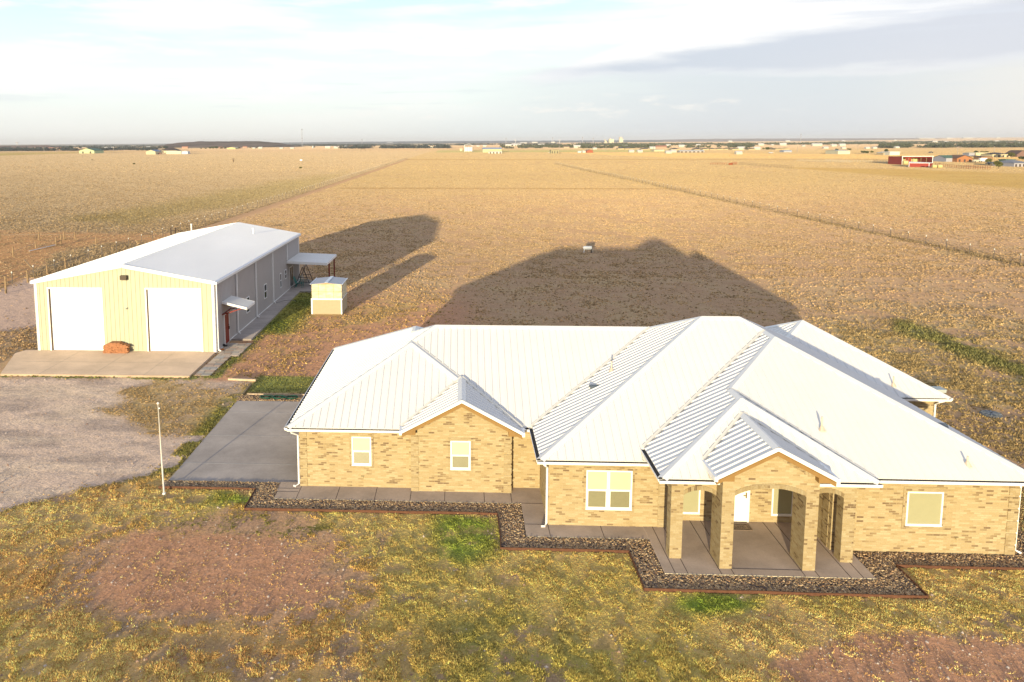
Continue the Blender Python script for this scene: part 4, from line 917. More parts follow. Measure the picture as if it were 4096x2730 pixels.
up.quad(V3(xl, ARC_Y, T3), V3(xl, ARC_Y, zt(xl)), V3(xl, ARC_Y+1, zt(xl)), V3(xl, ARC_Y+1, T3)); up.quad(V3(xr, ARC_Y, T3), V3(xr, ARC_Y+1, T3), V3(xr, ARC_Y+1, zt(xr)), V3(xr, ARC_Y, zt(xr)))
# beams over the side openings
up.box((colA.x+.001, ARS_Y+CW, 2.42), (colA.x+CW-.001, WY4+.3, T3)); up.box((colD.x+.001, ARS_Y+CW, 2.42), (colD.x+CW-.001, WY5+.05, T3))
HOUSE.part(up, 'porch_gable_wall', BRICK)
# front door
dr = MB(); b = FY(*C8(1145, 558), PBACK); dr.box((b.x-.93, PBACK-.03, PZ+.02), (b.x, PBACK+.01, PZ+2.05))
for zz0, zz1 in ((.25, .95), (1.1, 1.9)):
    for xx in (-.82, -.42): dr.box((b.x+xx, PBACK-.038, PZ+zz0), (b.x+xx+.30, PBACK-.03, PZ+zz1))
DOOR = HOUSE.part(dr, 'front_door', DOORW)
fr = MB(); fr.box((b.x, PBACK-.05, PZ), (b.x+.06, PBACK, PZ+2.12)); fr.box((b.x-.99, PBACK-.05, PZ), (b.x-.93, PBACK, PZ+2.12)); fr.box((b.x-.93, PBACK-.05, PZ+2.05), (b.x, PBACK, PZ+2.12)); HOUSE.part(fr, 'door_frame', WHITE, DOOR)
hd = MB(); hd.box((b.x-.10, PBACK-.075, PZ+.95), (b.x-.06, PBACK-.036, PZ+1.16)); hd.bar((b.x-.08, PBACK-.08, PZ+1.05), (b.x-.19, PBACK-.08, PZ+1.05), .022); HOUSE.part(hd, 'door_handle', mat('brass', (.5,.35,.12), rough=.3, metal=.8), DOOR)
# roof pipes and hoods
def on_plane(px, py, z0, x0, y0, mx_, my_):
    d = ray(px, py); t = (z0-CAMH-mx_*x0-my_*y0)/(d[2]-mx_*d[0]-my_*d[1]); return Vector((d[0]*t, d[1]*t, CAMH+d[2]*t))
PL2 = (z2, x2, y2, mA, 0); PF3 = (z3, xRR, y3, 0, mD); PRR = (z3, xRR, y3, -mR, 0); PRf = (ze, xR, yR, 0, mRr)
PIPE = mat('vent_pipe_white', (.62, .50, .38), rough=.6)
for px, py, pl, hh, lb in ((2445.5, 1484, PL2, .42, None), (3286, 1717.6, PF3, .46, None), (3868.7, 1859.8, PF3, .30, None), (3572.5, 1542, PRf, .42, None)):
    p = on_plane(px, py, *pl); q = MB(); q.tube([p-V3(0,0,.1), p+V3(0,0,hh)], .032, 10)
    e = HOUSE.part(q, 'vent_pipe', PIPE, ROOF)
    q = MB(); q.tube([p+V3(0,-.05,-.05), p+V3(0,0,.12)], [.13, .05], 8); HOUSE.part(q, 'pipe_boot', PIPE, ROOF)
for px, py, pl, fx_ in ((2372.5, 1550, PL2, -1), (3766.6, 1704, PRR, 1), (3286.7, 1421.4, PRR, 1)):
    p = on_plane(px, py, *pl); q = MB(); n_ = 8
    for i in range(n_):
        a0, a1 = pi*i/n_, pi*(i+1)/n_; r = .17
        c0, s0, c1, s1 = cos(a0)*r, sin(a0)*r*.85, cos(a1)*r, sin(a1)*r*.85
        y0 = p.y
        q.quad(V3(p.x+fx_*.15, y0+c0, p.z-.05+s0), V3(p.x+fx_*.15, y0+c1, p.z-.05+s1), V3(p.x-fx_*.30, y0+c1*.5, p.z+.10+s1*.2), V3(p.x-fx_*.30, y0+c0*.5, p.z+.10+s0*.2))
        q.quad(V3(p.x+fx_*.10, y0+c0*.95, p.z-.06+s0*.95), V3(p.x+fx_*.10, y0+c1*.95, p.z-.06+s1*.95), V3(p.x+fx_*.10, y0, p.z-.06))
    HOUSE.part(q, 'roof_vent_hood', mat('dark_vent', (.10, .12, .14), rough=.4), ROOF)
# downspouts
def downspout(pts, r=.042):
    q = MB(); q.tube([Vector(p) for p in pts], r, 6); HOUSE.part(q, 'downspout', WHITE)
downspout([(xL+.15, yL-.06, ze-.12), (xL+.16, yL, ze-.22), (WX1-.07, WY1-.02, ze-.38), (WX1-.07, WY1-.02, .16), (WX1-.2, WY1-.15, .10), (WX1-.27, WY1-.17, .14)])
downspout([(x2+.1, y2-.06, z2-.12), (x2+.18, y2-.05, z2-.2), (WX4-.06, WY4-.08, z2-.36), (WX4-.06, WY4-.08, .16), (WX4-.14, WY4-.2, .09), (WX4-.27, WY4-.22, .10)])
downspout([(xRR-.02, y3, z3-.12), (WX5+.05, WY5+.05, z3-.4), (WX5+.05, WY5+.05, .2), (WX5+.22, WY5-.02, .12)])
downspout([(xR-.25, yR-.05, ze-.12), (xR-.45, yR, ze-.2), (RWX+.05, 34.8, ze-.4), (RWX+.05, 34.8, .2)])
# hose bibs
for p in (FY(*Cw(1175, 1010), WY1), FY(*Cq(1125, 1055), WY5)):
    q = MB(); q.tube([p, p+V3(0,-.09,0)], .035, 8); q.bar(p+V3(-.07,-.07,.04), p+V3(.07,-.07,.04), .02); HOUSE.part(q, 'hose_bib', mat('bib_metal', (.42,.34,.18), rough=.5), WALL)
# doormat, lying on the slab
a, b, c = G(*C8(1022, 640), PZ), G(*C8(1208, 648), PZ), G(*C8(1160, 583), PZ)
mb = MB(); mx0 = b.x-.82; mb.box((mx0, a.y, PZ+.001), (b.x, c.y-.03, PZ+.016)); dm = Thing('doormat', 'grey-brown patterned doormat in front of the white front door', 'doormat', (b.x-.4, a.y+.2, PZ))
dm.part(mb, 'mat', mat('coir', (.24, .18, .13), rough=.95, var=.3, scale=30))
pt_ = MB(); w_ = b.x-mx0; d_ = c.y-.03-a.y
for k in (.06, .13): 
    for s0, s1 in (((k, k), (1-k, k)), ((1-k, k), (1-k, 1-k)), ((1-k, 1-k), (k, 1-k)), ((k, 1-k), (k, k))): pt_.bar((mx0+s0[0]*w_, a.y+s0[1]*d_, PZ+.018), (mx0+s1[0]*w_, a.y+s1[1]*d_, PZ+.018), .012, .004)
for i in range(6):
    xx = mx0+w_*(.2+.1*i); pt_.tube([(xx+.04*cos(t), a.y+d_*.5+.09*sin(t), PZ+.018) for t in np.linspace(0, 2*pi, 9)], .006, 4)
dm.part(pt_, 'pattern', mat('mat_pattern', (.06,.045,.035), rough=.9))

# ================================================================== METAL SHOP
SHOP = Thing('metal_shop', 'long cream metal shop with white ribbed roof and two roll-up doors', 'workshop', ((BX0+BX1)/2, BY0, 0))
XM = (BX0+BX1)/2
SHADEDW = mat('shaded_sheet_metal', (.47, .44, .42), rough=.55, var=.03, scale=.8)  # side and rear walls: cream greyed, with their shade painted into the colour
def ribbed_wall(mb, p, q, z0, zt, n, sp=.305, w0=.06, w1=.03, h=.03):
    """vertical sheet with ribs; zt = function of position 0..1 giving the top"""
    p = Vector(p); q = Vector(q); L_ = (q-p).length; e = (q-p)/L_; n = Vector(n)
    k = sp/2
    while k < L_-.02:
        z1 = zt(k/L_); b = p+e*k; m0 = len(mb.v)
        for z in (z0, z1):
            for ww, hh in ((-w0/2, 0), (-w1/2, h), (w1/2, h), (w0/2, 0)): mb.v.append(tuple(Vector((b.x, b.y, z))+e*ww+n*(hh+.0006)))
        mb.f += [(m0, m0+1, m0+5, m0+4), (m0+1, m0+2, m0+6, m0+5), (m0+2, m0+3, m0+7, m0+6)]
        k += sp
eaves = BZE-.12; rz = lambda t: eaves+(BZR-BZE)*(1-abs(2*t-1))
d1l, d1r = FY(*C1(352, 1017), BY0).x, FY(*C1(700, 1017), BY0).x; d2l, d2r = FY(*C1(1003, 1020), BY0).x, FY(*C1(1358, 1020), BY0).x
dzt = FY(*C1(677, 600), BY0).z
fw = MB()
def fseg(x0, x1, z0, z1f):
    fw.quad(V3(x0, BY0, z0), V3(x1, BY0, z0), V3(x1, BY0, z1f(x1)), V3(x0, BY0, z1f(x0)))
    k = math.ceil((x0-BX0)/.305+.1)*.305+BX0
    while k < x1-.03:
        z1 = z1f(k); m0 = len(fw.v)
        for z in (z0, z1):
            for ww, hh in ((-.03, 0), (-.015, .03), (.015, .03), (.03, 0)): fw.v.append((k+ww, BY0-hh-.0006, z))
        fw.f += [(m0, m0+1, m0+5, m0+4), (m0+1, m0+2, m0+6, m0+5), (m0+2, m0+3, m0+7, m0+6)]
        k += .305
zr = lambda x: eaves+(BZR-BZE)*(1-abs(x-XM)/(XM-BX0))
zd = lambda x: dzt
for a, b, lo, hi in ((BX0, d1l, 0, zr), (d1l, d1r, dzt, zr), (d1r, XM, 0, zr), (XM, d2l, 0, zr), (d2l, d2r, dzt, zr), (d2r, BX1, 0, zr)): fseg(a, b, lo, hi)
SHOP.part(fw, 'front_wall', BARNW)
sw = MB(); sw.quad(V3(BX1, BY0, 0), V3(BX1, BY1, 0), V3(BX1, BY1, eaves), V3(BX1, BY0, eaves)); ribbed_wall(sw, (BX1, BY0, 0), (BX1, BY1, 0), 0, lambda t: eaves, (1, 0, 0))
sw.quad(V3(BX0, BY1, 0), V3(BX0, BY0, 0), V3(BX0, BY0, eaves), V3(BX0, BY1, eaves)); ribbed_wall(sw, (BX0, BY0, 0), (BX0, BY1, 0), 0, lambda t: eaves, (-1, 0, 0))
sw.quad(V3(BX1, BY1, 0), V3(BX0, BY1, 0), V3(BX0, BY1, eaves), V3(XM, BY1, rz(.5)), V3(BX1, BY1, eaves))
SHOP.part(sw, 'side_wall', SHADEDW)
br_ = MB(); OV = .12
roof_plane(br_, [V3(XM, BY0-OV, BZR), V3(BX0-OV, BY0-OV, BZE-.01), V3(BX0-OV, BY1+OV, BZE-.01), V3(XM, BY1+OV, BZR)], Y1, hgt=.06)
roof_plane(br_, [V3(XM, BY0-OV, BZR), V3(BX1+OV, BY0-OV, BZE-.01), V3(BX1+OV, BY1+OV, BZE-.01), V3(XM, BY1+OV, BZR)], Y1, hgt=.06)
SROOF = SHOP.part(br_, 'roof', mat('shop_roof_metal', (.84, .84, .83), rough=.4, var=.04, scale=.25, stretch=(1, .3, 1)))
cp = MB(); nl = V3(-.176, 0, .984); nr = V3(.176, 0, .984); cap(cp, (XM, BY0-OV-.02, BZR), (XM, BY1+OV, BZR), nl, nr, w=.22); SHOP.part(cp, 'ridge_cap', CAPM, SROOF)
tm = MB()
for x_ in (BX0, BX1):
    s = 1 if x_ == BX0 else -1
    tm.box((x_-s*.02, BY0-.045, 0), (x_+s*.16, BY0-.005, eaves-.05)); tm.box((x_-s*.035, BY0-.045, 0), (x_-s*.005, BY0+.14, eaves-.05))
for x_ in (BX0, BX1): 
    a = V3(x_+(-.14 if x_ == BX0 else .14), BY0-OV-.03, BZE-.05); b = V3(XM, BY0-OV-.03, BZR-.02); tm.bar(a-V3(0,0,.03), b-V3(0,0,.03), .06, .24)
    a2_, b2_ = V3(a.x, BY1+OV, a.z), V3(b.x, BY1+OV, b.z); tm.bar(a2_-V3(0,0,.03), b2_-V3(0,0,.03), .05, .2)
tm.box((BX1+.005, BY1-.15, 0), (BX1+.035, BY1+.01, eaves))
tm.box((BX1+.002, wkn.y-1.7, .10), (BX1+.04, BY1, .16)); tm.box((BX1+.002, BY0, .05), (BX1+.04, wkn.y-1.71, .10))
SHOP.part(tm, 'corner_trim', WHITE)
gt = MB(); gt.box((BX1+OV, BY0-OV, BZE-.19), (BX1+OV+.13, BY1+OV, BZE-.02)); SHOP.part(gt, 'gutter', WHITE)
gt = MB(); gt.box((BX0-OV-.13, BY0-OV, BZE-.19), (BX0-OV, BY1+OV, BZE-.02)); SHOP.part(gt, 'gutter', WHITE)
for a, b in ((d1l, d1r), (d2l, d2r)):
    q = MB(); rc = .13; q.quad(V3(a, BY0+rc, .02), V3(b, BY0+rc, .02), V3(b, BY0+rc, dzt), V3(a, BY0+rc, dzt))
    for i in range(1, 8): z = dzt*i/8; q.box((a, BY0+rc-.006, z-.006), (b, BY0+rc-.001, z+.006))
    e = SHOP.part(q, 'rollup_door', DOORW)
    q = MB(); q.box((a-.11, BY0-.036, 0), (a, BY0+rc, dzt+.10)); q.box((b, BY0-.036, 0), (b+.11, BY0+rc, dzt+.10)); q.box((a, BY0-.036, dzt), (b, BY0+rc, dzt+.10)); SHOP.part(q, 'door_frame', WHITE, e)
    q = MB(); q.box((a+.001, BY0-.03, 0.1), (a+.02, BY0+rc-.003, dzt-.002)); SHOP.part(q, 'door_jamb', mat('jamb_brown', (.17, .12, .07), rough=.8), e)
# wall light and tap on the front
p = FY(*C1(838, 522), BY0); q = MB(); q.box((p.x-.22, BY0-.28, p.z-.14), (p.x+.22, BY0-.03, p.z+.16)); e = SHOP.part(q, 'wall_light', mat('bronze', (.07, .05, .03), rough=.5))
q = MB(); q.quad(V3(p.x-.18, BY0-.27, p.z-.145), V3(p.x+.18, BY0-.27, p.z-.145), V3(p.x+.16, BY0-.10, p.z-.20), V3(p.x-.16, BY0-.10, p.z-.20)); SHOP.part(q, 'lens', mat('lamp_lens', (.7, .68, .55), rough=.3), e)
p = FY(*C1(852, 733), BY0); q = MB(); q.tube([p, p+V3(0,-.12,.02), p+V3(.08,-.16,.08)], .04, 8); q.box((p.x-.07, BY0-.06, p.z-.03), (p.x-.02, BY0-.03, p.z+.04)); SHOP.part(q, 'security_sensor', mat('sensor_grey', (.35,.33,.3)))
# downspouts on the right wall
DSY = [FX(*Cb(x, y), BX1).y for x, y in ((605, 500), (850, 500), (1062, 400))]; DSY += [FX(*Cs(455, 590), BX1).y]
for i, y in enumerate(DSY):
    q = MB(); zb = .22 if i < 3 else 3.1
    q.box((BX1+.035, y-.06, zb), (BX1+.135, y+.06, BZE-.18)); 
    if i < 3: q.tube([(BX1+.085, y, zb+.05), (BX1+.12, y-.02, zb-.02), (BX1+.28, y-.10, zb-.06)], .06, 6)
    for z in (3.4, 1.6): 
        if z > zb+.2: q.box((BX1+.03, y-.08, z), (BX1+.145, y+.08, z+.05))
    SHOP.part(q, 'downspout', WHITE)
q = MB(); q.box((BX1+.04, BY0+.18, .25), (BX1+.14, BY0+.30, BZE-.2)); q.tube([(BX1+.09, BY0+.24, .28), (BX1+.13, BY0+.2, .18), (BX1+.3, BY0+.12, .12)], .06, 6); SHOP.part(q, 'downspout', WHITE)
# side windows
def swin(y0, y1, z0, z1):
    b = .06; x = BX1; fr = MB()
    for a, c, e, f in ((y0, y0+b, z0, z1), (y1-b, y1, z0, z1), (y0+b, y1-b, z1-b, z1), (y0+b, y1-b, z0, z0+b), (y0+b, y1-b, (z0+z1)/2-.03, (z0+z1)/2+.03)): fr.box((x+.002, a, e), (x+.06, c, f))
    e = SHOP.part(fr, 'window', WHITE); q = MB(); q.quad(V3(x+.036, y0+b, z0+b), V3(x+.036, y1-b, z0+b), V3(x+.036, y1-b, z1-b), V3(x+.036, y0+b, z1-b)); SHOP.part(q, 'pane', DGLASS, e)
for (a, b_) in (((735, 803), (768, 578)), ((958, 622), (985, 418)), ((1157, 482), (1171, 287)), ((1217, 370), (1235, 240))):
    P_, Q_ = FX(*Cb(*a), BX1), FX(*Cb(*b_), BX1); swin(P_.y, Q_.y, P_.z, Q_.z)
# red side door
P_, Q_ = FX(*C1(1515, 965), BX1), FX(*C1(1533, 950), BX1); y0, y1 = P_.y-.1, P_.y+.84
q = MB(); q.box((BX1+.002, y0, .10), (BX1+.045, y1, 2.18)); e = SHOP.part(q, 'side_door', REDP, label='dark red side door')
q = MB(); q.box((BX1+.002, y0-.09, .10), (BX1+.06, y0, 2.26)); q.box((BX1+.002, y1, .10), (BX1+.06, y1+.09, 2.26)); q.box((BX1+.002, y0, 2.18), (BX1+.06, y1, 2.26)); SHOP.part(q, 'door_frame', WHITE, e)
q = MB(); q.box((BX1+.046, y1-.12, 1.0), (BX1+.10, y1-.04, 1.22)); q.box((BX1+.046, y1-.12, 1.28), (BX1+.08, y1-.05, 1.36)); SHOP.part(q, 'door_handle', BLACK, e)
# awning
ya, yb = y0-.45, y1+.65; zA = FX(*Cb(432, 650), BX1).z; q = MB()
roof_plane(q, [V3(BX1+.03, ya, zA), V3(BX1+1.75, ya, zA-.42), V3(BX1+1.75, yb, zA-.42), V3(BX1+.03, yb, zA)], Y1, sp=.25, hgt=.045, wb=.10)
AW = SHOP.part(q, 'door_awning', ROOFM)
q = MB(); q.bar((BX1+1.78, ya-.03, zA-.47), (BX1+1.78, yb+.03, zA-.47), .03, .17); 
for y in (ya-.02, yb+.02): q.bar((BX1+.03, y, zA-.03), (BX1+1.75, y, zA-.45), .03, .16)
SHOP.part(q, 'awning_trim', WHITE, AW)
q = MB(); rd_ = REDP
for y in (ya+.25, yb-.25): q.bar((BX1+.05, y, 2.3), (BX1+1.5, y, zA-.45), .07)
q.bar((BX1+.05, ya, 2.33), (BX1+.05, yb, 2.33), .07); SHOP.part(q, 'awning_bracket', rd_, AW)
q = MB(); q.tube([(BX1+.05, y1+.32, 2.28), (BX1+.18, y1+.32, 2.3), (BX1+.25, y1+.32, 2.16)], [.05, .07, .11], 8); SHOP.part(q, 'side_lamp', WHITE)
# canopy over the patio
cy0, cy1 = FX(*Cs(455, 605), BX1).y, BY1-.05; cz = 2.98; cx1 = -12.75
q = MB(); roof_plane(q, [V3(BX1+.03, cy0, cz), V3(cx1, cy0, cz-.16), V3(cx1, cy1, cz-.16), V3(BX1+.03, cy1, cz)], Y1, hgt=.03); CN = SHOP.part(q, 'patio_canopy', ROOFM)
q = MB(); q.bar((BX1+.03, cy0-.03, cz-.10), (cx1, cy0-.03, cz-.26), .04, .24); q.bar((cx1+.02, cy0-.04, cz-.27), (cx1+.02, cy1, cz-.27), .04, .22); q.bar((BX1+.03, cy1+.03, cz-.10), (cx1, cy1+.03, cz-.26), .04, .2); SHOP.part(q, 'canopy_trim', WHITE, CN)
q = MB(); q.quad(V3(BX1+.03, cy0, cz-.06), V3(cx1, cy0, cz-.22), V3(cx1, cy1, cz-.22), V3(BX1+.03, cy1, cz-.06)); SHOP.part(q, 'canopy_soffit', mat('canopy_under', (.45, .40, .35)), CN)
for y in (cy0+2.4, cy1-.25): q = MB(); q.box((cx1-.24, y-.06, .10), (cx1-.12, y+.06, cz-.2)); SHOP.part(q, 'canopy_post', REDP, CN)
pd0, pd1 = FX(*Cs(497, 935), BX1).y, FX(*Cs(522, 665), BX1).y
q = MB(); q.box((BX1+.002, pd0, .1), (BX1+.04, pd0+1.6, 2.2)); e = SHOP.part(q, 'patio_door', WHITE); q = MB()
for a, b in ((pd0+.13, pd0+.74), (pd0+.86, pd0+1.47)): q.quad(V3(BX1+.042, a, .25), V3(BX1+.042, b, .25), V3(BX1+.042, b, 2.1), V3(BX1+.042, a, 2.1))
SHOP.part(q, 'pane', DGLASS, e)
for (px, py, sd_) in ((*C1(1703, 232), 1), (*C1(1287, 200), -1)):
    sl_ = (BZR-BZE)/(BX1-XM); p = on_plane(px, py, BZR, XM, 0, -sl_*sd_, 0); q = MB(); q.tube([p-V3(0,0,.1), p+V3(0,0,.55)], .08, 8); q.tube([p+V3(0,0,.55), p+V3(0,0,.62)], .13, 8); SHOP.part(q, 'vent_pipe', WHITE, SROOF)

# ------------------------------------------------------------------ things round the shop
# pump-house shed
s0, s1, s2_ = G(1200+370/7.84, 1080+1412/7.84), G(1200+1325/7.84, 1080+1420/7.84), G(1200+1460/7.84, 1080+1180/7.84)
sx0, sx1, sy0 = s0.x, s1.x, (s0.y+s1.y)/2; sy1 = sy0+2.75
SH = Thing('well_house', 'small shed, grey panelled below and bare plywood above, with low gable roof', 'shed', ((sx0+sx1)/2, sy0, 0))
zm_ = FY(1200+850/7.84, 1080+925/7.84, sy0).z; zt_ = FY(1200+850/7.84, 1080+460/7.84, sy0).z; zp_ = FY(1200+820/7.84, 1080+400/7.84, sy0).z
q = MB(); q.box((sx0, sy0, .08), (sx1, sy1, zm_)); SH.part(q, 'lower_wall', mat('shed_siding', (.45, .37, .24), rough=.8, var=.05))
q = MB(); q.box((sx0+.03, sy0+.03, zm_+.002), (sx1-.03, sy1-.03, zt_)); SH.part(q, 'upper_wall', mat('plywood', (.66, .60, .40), rough=.7, var=.35, scale=1.6, stretch=(1, 1, 3)))
q = MB()
for x_ in (sx0, sx1): q.box((x_-.03 if x_ == sx0 else x_-.10, sy0-.03, .06), (x_+.10 if x_ == sx0 else x_+.03, sy0-.002, zm_))
q.box((sx0-.03, sy0-.035, zm_-.05), (sx1+.03, sy0-.002, zm_+.07)); q.box((sx1+.002, sy0-.03, .06), (sx1+.03, sy0+.10, zm_)); q.box((sx1+.002, sy0+.1, zm_-.02), (sx1+.03, sy1, zm_+.03)); SH.part(q, 'white_trim', WHITE)
q = MB(); q.box((sx0+.03, sy0-.01, -.02), (sx1-.03, sy1, .08)); SH.part(q, 'skid', WOOD)
q = MB()
for i, x_ in enumerate((sx0+.60, sx0+1.22, sx0+1.85)): q.box((x_-.012, sy0+.012, zm_+.05), (x_+.012, sy0+.03, zt_-.02))
q.box((sx0+.05, sy0+.012, (zm_+zt_)/2-.012), (sx1-.05, sy0+.03, (zm_+zt_)/2+.012)); SH.part(q, 'plywood_batten', mat('plywood_edge', (.48, .36, .16), rough=.8))
sc_ = (sx0+sx1)/2; q = MB(); zg = zt_+.02
q.quad(V3(sx0, sy0+.02, zt_), V3(sx1, sy0+.02, zt_), V3(sc_, sy0+.02, zp_-.03)); SH.part(q, 'gable', mat('gable_board', (.45, .30, .14)))
q = MB()
for s_, x_ in ((-1, sx0-.06), (1, sx1+.06)):
    q.quad(V3(sc_, sy0-.1, zp_), V3(x_, sy0-.1, zg), V3(x_, sy1+.1, zg), V3(sc_, sy1+.1, zp_)); q.quad(V3(sc_, sy0-.1, zp_-.03), V3(sc_, sy1+.1, zp_-.03), V3(x_, sy1+.1, zg-.03), V3(x_, sy0-.1, zg-.03)); q.quad(V3(sc_, sy0-.1, zp_), V3(sc_, sy0-.1, zp_-.03), V3(x_, sy0-.1, zg-.03), V3(x_, sy0-.1, zg)); q.quad(V3(x_, sy0-.1, zg), V3(x_, sy0-.1, zg-.03), V3(x_, sy1+.1, zg-.03), V3(x_, sy1+.1, zg))
rr = SH.part(q, 'roof', mat('grey_roof_board', (.42, .43, .46), rough=.7, var=.15, scale=5, stretch=(.5, 3, 1)))
q = MB(); q.bar((sc_, sy0-.11, zp_+.02), (sc_, sy1+.11, zp_+.02), .26, .02)
for s_, x_ in ((-1, sx0-.06), (1, sx1+.06)): q.bar((x_, sy0-.11, zg+.01), (x_, sy1+.11, zg+.01), .07, .03)
SH.part(q, 'roof_trim', mat('roof_trim_metal', (.62, .66, .72), rough=.4), rr)

# stack of loose bricks
bl, bh_ = FY(*C1(702, 1025), BY0-.4), FY(*C1(868, 1027), BY0-.4); zt_ = FY(*C1(780, 962), BY0-.4).z
BK = Thing('brick_pile', 'rough stack of orange bricks against the wall between the roll-up doors', 'bricks', ((bl.x+bh_.x)/2, BY0-.6, .1))
q = MB(); r = random.Random(9); rows = 11; Wd = bh_.x-bl.x
for k in range(rows):
    ins = 0 if k < 8 else (k-7)*.12+r.uniform(0, .08); z = .10+k*.064; x = bl.x+ins+r.uniform(0, .04); xe = bh_.x-ins*1.3-r.uniform(0, .12)
    while x < xe:
        L_ = r.choice((.20, .095, .095)); j = r.uniform(-.03, .03)
        if r.random() > .02: q.box((x, BY0-.62+j, z), (x+L_-.006, BY0-.38+j, z+.058))
        x += L_
    q.box((bl.x+ins+.05, BY0-.40, z), (xe-.05, BY0-.06, z+.06))
q.box((bl.x+.03, BY0-.55, .10), (bh_.x-.10, BY0-.08, .10+.064*8))
o_ = BK.part(q, 'bricks', mat('loose_brick', (.38, .175, .085), rough=.9, var=.3, scale=6))

# flagpole
P_ = G(*C7(1103, 968)); top_ = FY(632, 1617, P_.y); FP = Thing('flagpole', 'thin silver flagpole without a flag beside the driveway corner', 'flagpole', P_)
tp_ = V3(top_.x, P_.y, top_.z); q = MB(); q.tube([P_-V3(0,0,.1), tp_], [.038, .026], 10); FP.part(q, 'pole', mat('pole_metal', (.60, .58, .52), rough=.4), smooth=True)
q = MB(); q.tube([tp_-V3(0,0,.015), tp_+V3(0,0,.02), tp_+V3(0,0,.05), tp_+V3(0,0,.075)], [.03, .055, .05, .01], 10); FP.part(q, 'finial', mat('finial', (.75, .73, .65), rough=.3))
q = MB(); q.tube([P_+V3(0,0,-.02), P_+V3(0,0,.04)], .07, 10); FP.part(q, 'collar', WHITE)
q = MB(); q.box((tp_.x+.02, tp_.y-.02, tp_.z-.2), (tp_.x+.07, tp_.y+.02, tp_.z-.15)); FP.part(q, 'pulley', WHITE)

# teal metal chair
cc = G(*Cs(545, 945), .1); CH = Thing('patio_chair', 'teal metal lawn chair against the shop wall by the patio', 'chair', (BX1+.75, cc.y, .1))
TEAL = mat('teal_paint', (.01, .22, .20), rough=.4); ox, oy = BX1+.35, cc.y-.05
q = MB(); q.quad(V3(ox+.12, oy, .50), V3(ox+.68, oy, .54), V3(ox+.68, oy+.6, .54), V3(ox+.12, oy+.6, .50)); q.quad(V3(ox+.12, oy, .47), V3(ox+.12, oy+.6, .47), V3(ox+.68, oy+.6, .51), V3(ox+.68, oy, .51)); q.bar((ox+.68, oy, .52), (ox+.68, oy+.6, .52), .05); CH.part(q, 'seat', TEAL)
q = MB(); q.bar((ox+.13, oy+.3, .50), (ox-.10, oy+.3, 1.12), .60, .04, up=(0,0,1)); q.tube([(ox-.10, oy, 1.10), (ox-.12, oy+.3, 1.17), (ox-.10, oy+.6, 1.10)], .025, 6); CH.part(q, 'backrest', TEAL)
for y in (oy-.03, oy+.63):
    q = MB(); q.tube([(ox+.02, y, .74), (ox+.55, y, .78), (ox+.74, y, .70), (ox+.76, y, .5), (ox+.74, y, .1)], .022, 6); CH.part(q, 'arm', TEAL)
for y in (oy, oy+.6):
    q = MB(); q.tube([(ox+.30, y, .50), (ox+.02, y, .12), (ox-.05, y, .11)], .022, 6); CH.part(q, 'leg', TEAL)

# swing seat
SW_ = G(*Cs(660, 862), .1); sx, sy = -15.6, 74.6
SWG = Thing('patio_swing', 'black A-frame swing seat with pale cushions under the patio canopy', 'swing', (sx, sy, .1))
for y in (sy-.85, sy+.85):
    q = MB()
    for x_ in (-.75, .75): q.tube([(sx+x_, y, .1), (sx+x_*.06, y, 1.95)], .035, 6)
    q.tube([(sx-.42, y, .95), (sx+.42, y, .95)], .025, 6); SWG.part(q, 'side_frame', BLACK)
q = MB(); q.tube([(sx, sy-.9, 1.95), (sx, sy+.9, 1.95)], .035, 6); SWG.part(q, 'top_bar', BLACK)
q = MB()
for y in (sy-.62, sy+.62):
    q.tube([(sx-.02, y, 1.93), (sx-.30, y, .62)], .015, 5); q.tube([(sx+.02, y, 1.93), (sx+.36, y, .60)], .015, 5); q.tube([(sx-.36, y, 1.05), (sx-.24, y, .42), (sx+.4, y, .42), (sx+.38, y, .68), (sx-.28, y, .68)], .022, 5)
q.tube([(sx+.4, sy-.62, .42), (sx+.4, sy+.62, .42)], .022, 5); q.tube([(sx-.36, sy-.62, 1.05), (sx-.36, sy+.62, 1.05)], .022, 5); SWG.part(q, 'seat_frame', BLACK)
CUSH = mat('cushion_cloth', (.50, .45, .38), rough=.9, var=.1); q = MB(); q.bar((sx-.22, sy, .48), (sx+.38, sy, .48), 1.15, .12); SWG.part(q, 'seat_cushion', CUSH)
q = MB(); q.bar((sx-.22, sy, .52), (sx-.34, sy, 1.02), 1.15, .12); SWG.part(q, 'back_cushion', CUSH)

# broom by the downspout, orange cord heap, garden hoses
b0 = G(*C1(1470, 1012)); bt = FY(*C1(1466, 880), b0.y); BR = Thing('broom', 'upright pale-handled broom leaning at the shop corner', 'broom', (b0.x, b0.y, .06))
q = MB(); q.tube([(b0.x, b0.y, .25), (bt.x, b0.y, bt.z)], .022, 6); BR.part(q, 'handle', mat('pale_wood', (.62, .52, .33))); q = MB(); q.bar((b0.x-.02, b0.y, .07), (b0.x, b0.y, .27), .24, .07, up=(1,0,0)); BR.part(q, 'bristles', mat('bristle', (.55, .42, .22)))
def coil(name, label, cat, c, R_, r_, m, turns=5, seed=1, sq=.6):
    rr = random.Random(seed); pts = []
    for i in range(turns*14):
        t = i/14*2*pi; R2 = R_*(1+rr.uniform(-.18, .18)); pts.append((c[0]+cos(t)*R2, c[1]+sin(t)*R2*sq, c[2]+r_+.010*(i//14)+rr.uniform(0, .01)))
    q = MB(); q.tube(pts, r_, 5); th = Thing(name, label, cat, c); th.part(q, 'coil', m, smooth=True)
oc = G(*C1(1487, 1017)); coil('orange_cord', 'heap of orange cord on the pavers at the shop corner', 'cord', (oc.x, oc.y, .06), .18, .03, mat('orange_plastic', (.60, .20, .04)), 4, 2)
